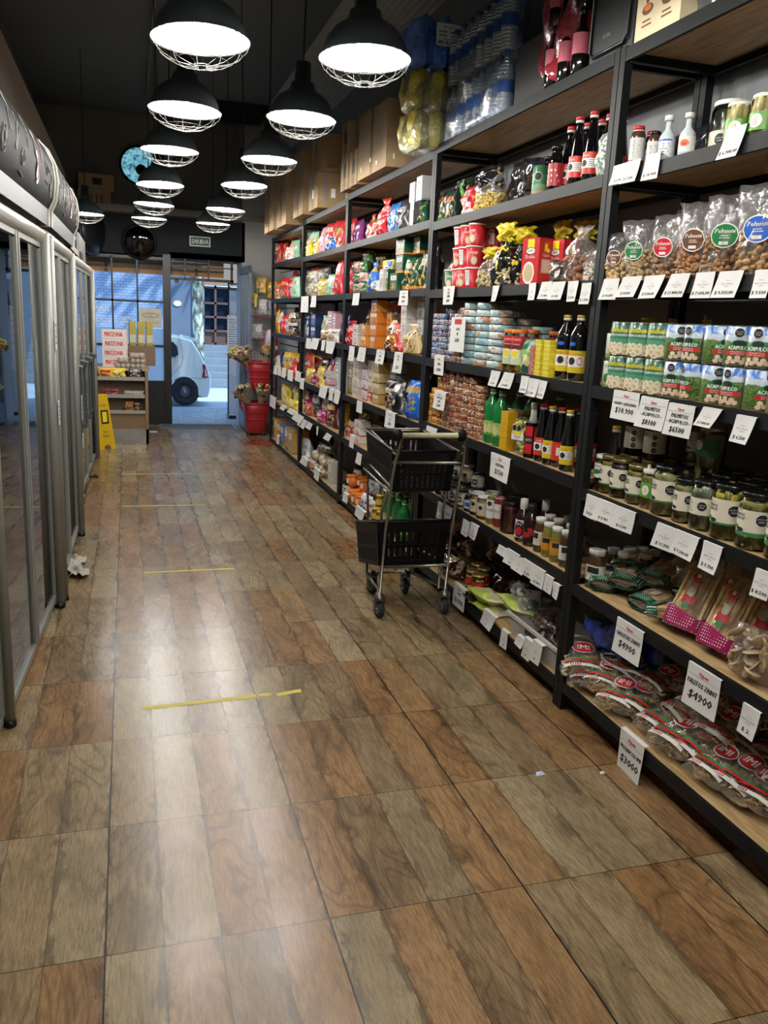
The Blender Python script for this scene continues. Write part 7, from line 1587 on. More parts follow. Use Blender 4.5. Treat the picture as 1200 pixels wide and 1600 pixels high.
carton('carton', 1.68,8.55,2.637,1.98,9.05,3.25, 'tall cardboard carton lit on one edge, fourth bay top', None, art_none)
carton('carton', 1.64,9.25,2.604,1.95,9.85,3.2, 'tall cardboard carton, first on the fifth bay', None, art_none)
carton('carton', 1.62,9.95,2.604,1.95,10.6,3.15, 'tall cardboard carton at the door end of the top shelf', None, art_none)

# ================================================================ FAR BAYS: soft packs
PAL = {'purple':['7a2f6e','8a3a7c','5e2456','c9b8c4','3a5aa8'],'cream':['d8cfae','c42a30','e2dcc6','8a9a4a','b83a34'],'red':['c4222c','d12f38','a81c26','c4222c','e0d4cc'],'bluew':['3a78c4','d9dde0','9ab85a','2c5aa8','e2e6e6'],'grey':['3c3d40','55565a','2a2b2e','b9b9b6','6a6b6e'],'silver':['b5b6b8','d2d2d2','8d8e92','3a3a3e','c6c6c8'],
 'noodle':['d8b8a0','3a7a3a','2a4aa0','e0d8c8','b03a4a','caa88a'],'blueb':['1f5ec8','2a70dc','184aa8','c9824a','9ac46a'],'green':['16402c','1d5238','d98a2a','e0c080','122e20'],'pinkw':['d9a8b4','e8e2e0','c22a3a','b85a7a','dcd8d8'],'stripe':['c43a44','e4dcd4','3a5aa8','c9a06a','e4dcd4'],'mint':['8fc4a8','a8d4bc','7ab498','c9c4a0','d0584a'],'xmas':['b0202c','8a1a24','1f6a34','c9a060','b0202c'],
 'yelw':['e2cf3a','d8c02a','e6e0d0','c9a62a','d8d4cc'],'silverp':['a5a39c','c8c6c0','7d7b76','c9b96a','5a5854'],'navy':['1a2450','22306a','141c40','8a98b8','c2c6d0'],'chips':['d9b02c','c8452c','e2c23a','3a3430','e6dccc'],'pink':['b83a7a','8a2a5c','d88ab0','e0d8d4','e08a3a'],'maroon':['4a1a24','5c2430','38141c','e0c23a','d8d0c8'],'white':['dcd8d0','c9c4ba','e8e6e0','9a968c','b3504a'],'orange':['d9822a','e09a3a','c46a20','e8b05a','3a2a1a'],'black':['151517','1c1c20','25252a','c2a06a','e0e0e0'],'gold':['b89a5a','d8c08a','8a6a34','e0d0a0','6a4a28']}
WH = {'flat':0.0}
rnd = random.Random(99)
def pk(col, w, h, d, top='crimp'):
    key = f'{col}_{int(w*100)}_{int(h*100)}_{top}'
    return bag(key, w, h, d, pack('pack_'+col, PAL[col]), 'snack_bag', 'bag', len(key), top, wr=0.016)
def bx(col, wx, wy, h, name='food_box'):
    return boxK(f'bx_{col}_{int(wy*100)}_{int(h*100)}', wx, wy, h, pack('pack_'+col, PAL[col]), name, (lambda ink,w,hh: (ink.rect(-w*0.38,hh*0.62,w*0.38,hh*0.86,W_), ink.lines(-w*0.3,hh*0.66,w*0.3,hh*0.82,2,K_)), None))
NM = {'purple':'purple','cream':'cream and red','red':'bright red','bluew':'blue and white','grey':'dark grey','silver':'silver','noodle':'multicoloured noodle','blueb':'bright blue','green':'dark green and orange','pinkw':'pink and white','stripe':'red striped','mint':'mint green','xmas':'red and green','yelw':'yellow and white','silverp':'silvery translucent','navy':'navy blue','chips':'yellow and red','pink':'magenta','maroon':'maroon and yellow','white':'off-white','orange':'orange','black':'black','gold':'golden brown'}
cnt = {}
def lot(b, s, items):
    """items: (form, colour, y, w, h, extra)"""
    for it in items:
        form, col, y, w, h = it[:5]; ex = it[5] if len(it) > 5 else {}
        x = ex.get('x', 1.90); z = ex.get('z', 0); rz = ex.get('rz', rnd.uniform(-0.15, 0.35)); ry = ex.get('ry', 0)
        d = ex.get('d', 0.09)
        K = bx(col, d, w, h) if form == 'box' else pk(col, w, h, d, {'bag':'crimp','pouch':'flatbase','tied':'gather','pillow':'pillow'}[form])
        key = (b, s, col, form); cnt[key] = cnt.get(key, 0)+1
        lab = f'{NM[col]} {"box" if form == "box" else form if form in ("bag", "pouch") else form+" bag"}, {ORD[cnt[key]-1]} such from the door side, {SN[s]}, {BN[b]}'
        put(K, b, s, y, lab, x, z, rz if form != 'box' else rz*0.3, f'packs on the {SN[s]}, {BN[b]}', None, 0, ry)
lot(3, 2, [('pouch','purple',6.958,0.2,0.2),('pouch','purple',6.68,0.18,0.2,{'x':1.97}),('tied','cream',6.44,0.2,0.2),('tied','cream',6.284,0.18,0.17,{'x':1.86}),('tied','red',6.101,0.24,0.28),('bag','red',6.183,0.2,0.14,{'x':1.85}),('pouch','bluew',5.868,0.2,0.22),('pouch','silverp',5.722,0.2,0.2,{'x':1.97}),('pouch','grey',5.637,0.18,0.2,{'x':1.86}),('pouch','red',5.542,0.2,0.2,{'x':2.03}),
 ('box','silver',5.397,0.1,0.16),('box','silver',5.41,0.1,0.13,{'z':0.165}),('box','silver',5.272,0.1,0.15,{'z':0.165}),('pouch','green',5.272,0.14,0.165),('pouch','green',5.152,0.14,0.2,{'x':2.0}),('box','grey',5.462,0.06,0.15,{'x':1.84,'d':0.04})])
for l in range(3):
    lot(3, 3, [('pillow','noodle',6.961,0.17,0.10,{'z':l*0.085}),('pillow','noodle',6.658,0.17,0.10,{'z':l*0.085})])
lot(3, 3, [('pillow','green',6.525,0.2,0.12,{'x':2.02,'z':0.2}),('pillow','noodle',6.697,0.17,0.1,{'z':0.255,'x':1.95}),('box','yelw',6.187,0.24,0.25,{'x':2.0}),('tied','blueb',6.343,0.17,0.23,{'x':1.88}),('tied','blueb',6.07,0.17,0.23,{'x':1.93}),('pillow','bluew',6.272,0.16,0.09,{'x':1.85}),
 ('box','white',6.021,0.12,0.16,{'x':1.86}),('box','green',5.895,0.08,0.16,{'x':1.88}),('box','green',5.729,0.13,0.12,{'x':1.86}),('box','green',5.557,0.14,0.12,{'x':1.95}),('box','green',5.613,0.15,0.12,{'x':1.90,'z':0.125}),('box','green',5.613,0.15,0.12,{'x':1.90,'z':0.25}),('box','green',5.435,0.12,0.12,{'x':1.96,'z':0.25}),('pouch','green',5.421,0.16,0.22),('pouch','green',5.291,0.14,0.26,{'x':1.95}),('pouch','black',5.191,0.14,0.3,{'x':1.97})])
lot(3, 4, [('tied','red',6.964,0.22,0.2,{'x':1.87}),('tied','cream',6.775,0.2,0.18,{'x':1.93}),('pillow','silverp',6.837,0.2,0.16,{'x':2.05,'z':0.14}),('pillow','red',6.332,0.4,0.18,{'x':2.08,'z':0.18}),
 ('box','white',6.714,0.13,0.085,{'z':0.0}),('box','white',6.714,0.13,0.085,{'z':0.088}),('box','orange',6.461,0.13,0.085,{'z':0.0}),('box','orange',6.461,0.13,0.085,{'z':0.088})]+
 [('box','orange',6.19,0.16,0.09,{'z':k*0.092}) for k in range(4)]+[('box','orange',6.004,0.13,0.09,{'z':k*0.092,'x':1.97}) for k in range(3)]+[('box','white',5.46,0.11,0.115,{'z':k*0.117}) for k in range(4)]+[('box','silver',5.285,0.14,0.115,{'z':k*0.117,'x':1.96}) for k in range(4)]+
 [('tied','black',5.828,0.16,0.28,{'x':1.92}),('pouch','chips',5.705,0.13,0.2,{'x':1.87}),('pouch','maroon',5.828,0.13,0.12,{'x':1.85}),('bag','red',5.617,0.14,0.07,{'x':1.85}),('tied','gold',5.351,0.18,0.2,{'x':1.85})])
lot(3, 5, [('box','gold',6.945,0.16,0.25),('box','silver',6.902,0.12,0.09,{'z':0.255})]+[('box','white',6.65,0.17,0.08,{'z':k*0.083}) for k in range(4)]+[('box','pinkw',6.377,0.15,0.08,{'z':k*0.083}) for k in range(3)]+[('box','cream',6.212,0.13,0.08,{'z':k*0.083}) for k in range(4)]+[('box','gold',6.054,0.14,0.08,{'z':k*0.083}) for k in range(4)]+[('box','silver',5.854,0.14,0.08,{'z':k*0.083,'x':1.97}) for k in range(4)]+
 [('pillow','black',5.759,0.2,0.22,{'x':1.9}),('pouch','black',5.561,0.28,0.23,{'x':1.88,'d':0.14}),('pouch','black',5.348,0.24,0.25,{'x':1.92,'d':0.12}),('pouch','black',5.446,0.24,0.26,{'x':2.06,'z':0.06}),('pouch','blueb',5.227,0.16,0.26,{'x':1.87})])
lot(2, 5, [('pouch','blueb',5.04,0.15,0.3,{'x':1.95})])
lot(3, 6, [('pillow','silverp',6.957,0.22,0.14),('pillow','yelw',7.048,0.14,0.14,{'x':2.0,'z':0.08}),('pillow','black',6.739,0.24,0.2,{'x':2.0,'d':0.14}),('pillow','black',6.396,0.26,0.2,{'x':2.02,'d':0.14}),('pillow','silver',6.594,0.2,0.09,{'z':0.05,'x':1.98}),('box','cream',6.825,0.14,0.1),('box','black',6.064,0.2,0.22,{'x':2.05})]+[('box','pinkw',6.533,0.17,0.062,{'z':k*0.064}) for k in range(3)]+[('pouch','black',5.73,0.24,0.2,{'x':1.95}),('pouch','white',5.356,0.2,0.2,{'x':1.95})])
lot(4, 2, [('pouch','mint',8.948,0.26,0.26),('pouch','green',8.817,0.2,0.24,{'x':2.05}),('pouch','yelw',8.753,0.2,0.16,{'x':1.86}),('pouch','white',8.565,0.2,0.18,{'x':1.92}),('pouch','yelw',8.356,0.18,0.18,{'x':1.9}),('pouch','pinkw',8.129,0.2,0.26),('pouch','pinkw',7.992,0.2,0.26,{'x':1.97}),('pouch','stripe',7.835,0.2,0.27),('pouch','stripe',7.658,0.2,0.26,{'x':1.97}),('pouch','blueb',7.783,0.2,0.12,{'x':1.85}),('pouch','cream',7.465,0.2,0.26),('pouch','red',7.349,0.2,0.27,{'x':1.98})])
lot(4, 3, [('pillow','silverp',9.035,0.26,0.14),('pillow','silverp',8.735,0.26,0.16),('pillow','silverp',8.423,0.24,0.15),('pillow','silverp',8.899,0.26,0.13,{'z':0.14}),('pillow','silverp',8.545,0.26,0.14,{'z':0.15,'x':1.96}),('pillow','red',8.8,0.22,0.13,{'z':0.17,'x':1.95}),('pillow','grey',8.246,0.24,0.16,{'z':0.15,'x':1.98}),('pillow','yelw',8.104,0.24,0.17),('pillow','yelw',7.939,0.2,0.16,{'x':1.95}),('pouch','mint',7.754,0.2,0.2),('pouch','cream',7.602,0.2,0.26,{'x':1.94}),('pouch','red',7.432,0.22,0.31),('pouch','red',7.338,0.22,0.3,{'x':1.99})])
lot(4, 4, [('box','navy',8.683,0.2,0.13),('box','navy',8.683,0.2,0.12,{'z':0.132}),('box','navy',8.37,0.2,0.13),('box','navy',8.37,0.2,0.12,{'z':0.132}),('box','navy',8.162,0.2,0.24,{'x':1.98}),('pillow','mint',7.992,0.22,0.24,{'x':1.93}),('pouch','green',7.855,0.2,0.2,{'x':1.96}),('pillow','cream',7.91,0.3,0.11,{'x':1.85}),('pillow','white',7.645,0.26,0.12,{'x':1.85}),('box','pinkw',7.645,0.12,0.28),('box','pinkw',7.47,0.12,0.26),('pouch','navy',7.325,0.16,0.26,{'x':1.95}),('pouch','silver',9.054,0.14,0.28)])
lot(4, 5, [('bag','chips',9.035,0.26,0.3),('bag','chips',8.86,0.24,0.28,{'x':1.96}),('bag','yelw',8.594,0.2,0.15,{'x':1.86}),('bag','chips',8.529,0.22,0.28,{'x':2.0}),('bag','pink',8.372,0.2,0.13,{'x':1.85}),('bag','black',8.22,0.22,0.27,{'x':1.98}),('bag','yelw',8.073,0.22,0.2),('bag','purple',7.931,0.18,0.2,{'x':1.93}),('bag','yelw',8.016,0.15,0.09,{'x':1.84}),('pouch','pink',7.74,0.1,0.3,{'x':1.93}),('pouch','pink',7.634,0.1,0.3,{'x':1.95}),('box','white',7.634,0.16,0.06,{'z':0,'x':1.85}),('box','pinkw',7.634,0.16,0.06,{'z':0.065,'x':1.85}),('box','white',7.634,0.16,0.06,{'z':0.13,'x':1.85}),('box','bluew',7.308,0.14,0.33)])
lot(4, 6, [('bag','yelw',9.03,0.2,0.28,{'x':1.95}),('bag','pink',8.717,0.24,0.26),('bag','pinkw',8.519,0.24,0.26,{'x':1.95}),('bag','chips',8.617,0.2,0.13,{'x':1.85}),('bag','grey',8.206,0.26,0.26),('bag','pinkw',8.0,0.24,0.25,{'x':1.95}),('bag','pink',8.029,0.2,0.12,{'x':1.85}),('bag','silver',7.858,0.22,0.24,{'x':1.98}),('bag','maroon',7.561,0.28,0.27,{'x':1.87}),('bag','chips',7.383,0.2,0.24,{'x':1.97})])
lot(4, 7, [('pouch','silver',8.859,0.13,0.26,{'ry':-0.1}),('pouch','silver',8.617,0.13,0.26),('pouch','navy',8.355,0.16,0.28,{'x':1.98}),('pillow','pinkw',8.452,0.26,0.09,{'x':1.86}),('pillow','white',8.754,0.2,0.08,{'x':1.85}),('box','white',7.461,0.12,0.24,{'x':1.86}),('pillow','black',7.9,0.34,0.09,{'z':0.225,'x':1.93})])
krl = clearbag('rolls', 0.34, 0.1, 0.11, M('cracker_roll', 'c6b79b'), (0.036,0.036,0.036), 12, fh=0.45, top='pillow', seed=130, name='cracker_tray', mk='cracker')
for l in range(2):
    for i, y in enumerate((8.05, 7.72)): put(krl, 4, 7, y, f'clear pack of round golden crackers, {ORD[i]} from the door side, {"upper" if l else "lower"} layer', 1.90, l*0.105, 0, 'clear cracker packs')
lot(5, 2, [('pouch','xmas',10.826,0.26,0.3),('pouch','xmas',10.455,0.26,0.34,{'x':1.95}),('pouch','xmas',10.151,0.26,0.32,{'x':2.0}),('pouch','stripe',9.903,0.2,0.16,{'x':1.86}),('pouch','mint',9.705,0.3,0.24,{'x':1.92})])
lot(5, 3, [('bag','cream',10.931,0.26,0.22),('bag','stripe',10.737,0.26,0.2,{'x':1.95}),('bag','cream',10.457,0.26,0.22),('pouch','xmas',10.191,0.24,0.26,{'x':1.9}),('pouch','xmas',9.979,0.24,0.34,{'x':1.98}),('pouch','red',9.776,0.2,0.22),('pouch','mint',9.504,0.3,0.24,{'x':1.87})])
lot(5, 4, [('bag','chips',10.842,0.26,0.3),('bag','stripe',10.507,0.26,0.28,{'x':1.92}),('bag','red',10.235,0.26,0.22),('bag','stripe',9.976,0.26,0.24,{'x':1.93}),('bag','maroon',10.104,0.24,0.33,{'x':2.05}),('bag','cream',9.69,0.28,0.26),('bag','black',9.494,0.26,0.2,{'x':1.87})])
lot(5, 5, [('bag','white',10.845,0.26,0.2),('bag','navy',10.553,0.26,0.26,{'x':1.94}),('bag','navy',10.23,0.26,0.26,{'x':1.97}),('bag','chips',9.967,0.28,0.27),('bag','chips',9.717,0.28,0.28,{'x':1.93}),('bag','red',9.517,0.26,0.2)])
lot(5, 6, [('bag','gold',10.281,0.22,0.2,{'x':1.95}),('bag','yelw',9.969,0.26,0.26),('bag','maroon',9.716,0.26,0.28,{'x':1.96}),('bag','yelw',9.514,0.24,0.14,{'x':1.86}),('bag','yelw',9.357,0.26,0.3,{'x':1.93})])
for i, (px, col) in enumerate(((10.85,'yelw'),(10.62,'white'),(10.38,'yelw'),(10.14,'orange'),(9.9,'bluew'),(9.62,'gold'),(9.35,'gold'))): lot(5, 7, [('box',col,px,0.22,0.27,{'rz':0,'d':0.2,'x':1.93})])
# third bay bottom shelf
JB = jarK('blacklid', 0.045, 0.13, LBK, M('mayo_cream'), M('white_label'), (0.1,0.8), lambda ink,r,h: (ink.octa(0,h*0.6,r*0.22,K_,W_,False), ink.octa(0,h*0.4,r*0.22,K_,W_,False), ink.octa(0,h*0.22,r*0.22,K_,W_,False)))
for i, (x, y, z) in enumerate(((1.87,7.02,0),(1.87,6.90,0),(1.97,6.98,0),(1.97,6.86,0),(1.97,6.95,0.132),(1.965,6.83,0.132))): put(JB, 3, 7, y, f'white-labelled jar with black lid, {ORD[i]} of the group at the post, bottom shelf', x, z, 0, 'white-labelled black lid jars')
TUBM = zband('orange_tub', 0.1, [(0,'c9622a'),(0.25,'d97a34'),(0.8,'c2562a')], 0.4, 0.2)
kTb = Kind('food_tub', 'tub', G().lathe([(0.045,0),(0.047,0.003),(0.056,0.095)], 22).mesh('food_tub', TUBM), [('lid', G().lathe([(0.058,0.09),(0.059,0.1),(0.05,0.102)], 22).mesh('lid', LOR)), ('label', G().box(-0.057,-0.02,0.03,-0.052,0.02,0.07).mesh('label', M('white_label')))])
for i, (x, y, z) in enumerate(((1.87,6.72,0),(1.87,6.58,0),(1.88,6.44,0),(1.97,6.66,0),(1.97,6.66,0.103),(1.96,6.50,0.0),(1.96,6.52,0.103),(1.9,6.76,0.103))): put(kTb, 3, 7, y, f'orange plastic food tub, {ORD[i]} of the group on the bottom shelf, third bay', x, z, 0.2, 'orange food tubs')
kHo = jarK('honeyj', 0.036, 0.1, LYE, M('honey_gold', 'c08a2a', 0.2), M('honey_paper', 'd8b85a', 0.5), (0.25,0.7))
for i, (x, y, z) in enumerate(((1.86,6.02,0),(1.865,5.90,0),(1.9,5.95,0.102))): put(kHo, 3, 7, y, f'honey jar with yellow cap, {("outer","inner","stacked")[i]} one beside the green bottles', x, z, 0, 'yellow-capped honey jars', 1.1 if i < 2 else 1.0)
for i, (x, y) in enumerate(((1.88,5.76),(1.88,5.64),(1.88,5.50),(1.98,5.7),(1.98,5.56),(1.88,5.36),(1.97,5.42))): put(kGb, 3, 7, y, f'green juice bottle, {ORD[i]} of the group behind the shopping cart', x, 0, 0.3, 'green bottles behind the cart', 1.0)
for i, (x, y) in enumerate(((1.88,4.93),(1.9,4.80))): put(kGb, 2, 6, y, f'green bottle on the sixth shelf beside the post, {ORD[i]} in', x+0.03, 0, 0, 'green bottles by the second post', 0.9) if False else None
lot(3, 7, [('pillow','bluew',6.30,0.22,0.16,{'x':1.86}),('pillow','white',6.15,0.2,0.14,{'x':1.87}),('pillow','silver',6.22,0.2,0.12,{'x':1.93,'z':0.14}),('pouch','green',6.3,0.2,0.18,{'x':2.05}),('pouch','white',6.0,0.2,0.22,{'x':2.06})])
lot(2, 7, [('pouch','red',4.95,0.16,0.3,{'x':1.97})])

# ================================================================ PRICE TAGS
PAPER = M('tag_paper', 'e9e9e6', 0.7, var=0.02)
def price_tag(b, s, y0, y1, zt, zb, label, lines, sh=0.0, curl=0.012, hand=False, x=1.795, name='price_tag'):
    """y0 is the edge farther down the aisle; sh shears the free lower edge along y; lines: (text, height fraction, size fraction, ink)"""
    W, H = y0-y1, zt-zb; yc = (y0+y1)/2; n = 8; rn = random.Random(int(y0*977+zt*131)); cu = curl*rn.uniform(0.5, 1.6); tw = rn.uniform(-.006,.006)
    f = lambda u, v, off: (x-0.002-cu*(1-v/H)**2-tw*(u/W)*(1-v/H)*2-off, yc-u-sh*(1-v/H), zb+v)
    g = G(); vs = []
    for j in range(n+1):
        for i in range(5): vs.append(f(-W/2+W*i/4, H*j/n, 0))
    g.add(vs, [(j*5+i, j*5+i+1, (j+1)*5+i+1, (j+1)*5+i) for j in range(n) for i in range(4)], 0, True)
    g.add([(f(-W/2,H,0)),(f(W/2,H,0)),(x+0.018,y1+0.0,zt+0.002),(x+0.018,y0,zt+0.002)], [(0,1,2,3)])
    t = thing(name, label, 'price tag', (0,0,0), group='paper price tags', g=g, mats=PAPER)
    ink = Ink(f)
    for tx, hv, sz, m in lines:
        if tx == 'sq': ink.rect(-W*0.25, H*0.80, W*0.25, H*0.95, R_); continue
        if tx == '-': ink.rect(-W*0.45, H*hv, W*0.45, H*(hv+0.008), GY_); continue
        ink.text(tx, 0, H*hv, H*sz, m, width=min(W*0.88, len(tx)*H*sz*0.78), shear=0.12 if hand else 0, bold=(min(0.0011, min(W*0.88, len(tx)*H*sz*0.78)/len(tx)*0.09) if hand else (0.0005 if sz > 0.1 else 0.0)))
    part('writing', ink.mesh('writing', INK()), t)
def small(price): return [('COD 00', 0.62, 0.05, GY_), ('PRECIO UNITARIO', 0.50, 0.055, GY_), ('CONTADO', 0.41, 0.05, GY_), (price, 0.14, 0.13, K_)] if price else [('COD', 0.6, 0.06, GY_), ('PRECIO', 0.45, 0.08, GY_), ('$', 0.15, 0.12, K_)]
def open_tag(*rows):
    if rows[0][0] == 'sq': return list(rows)
    return [('Open', 0.80, 0.10, R_), ('-', 0.76, 0, 8)] + list(rows)
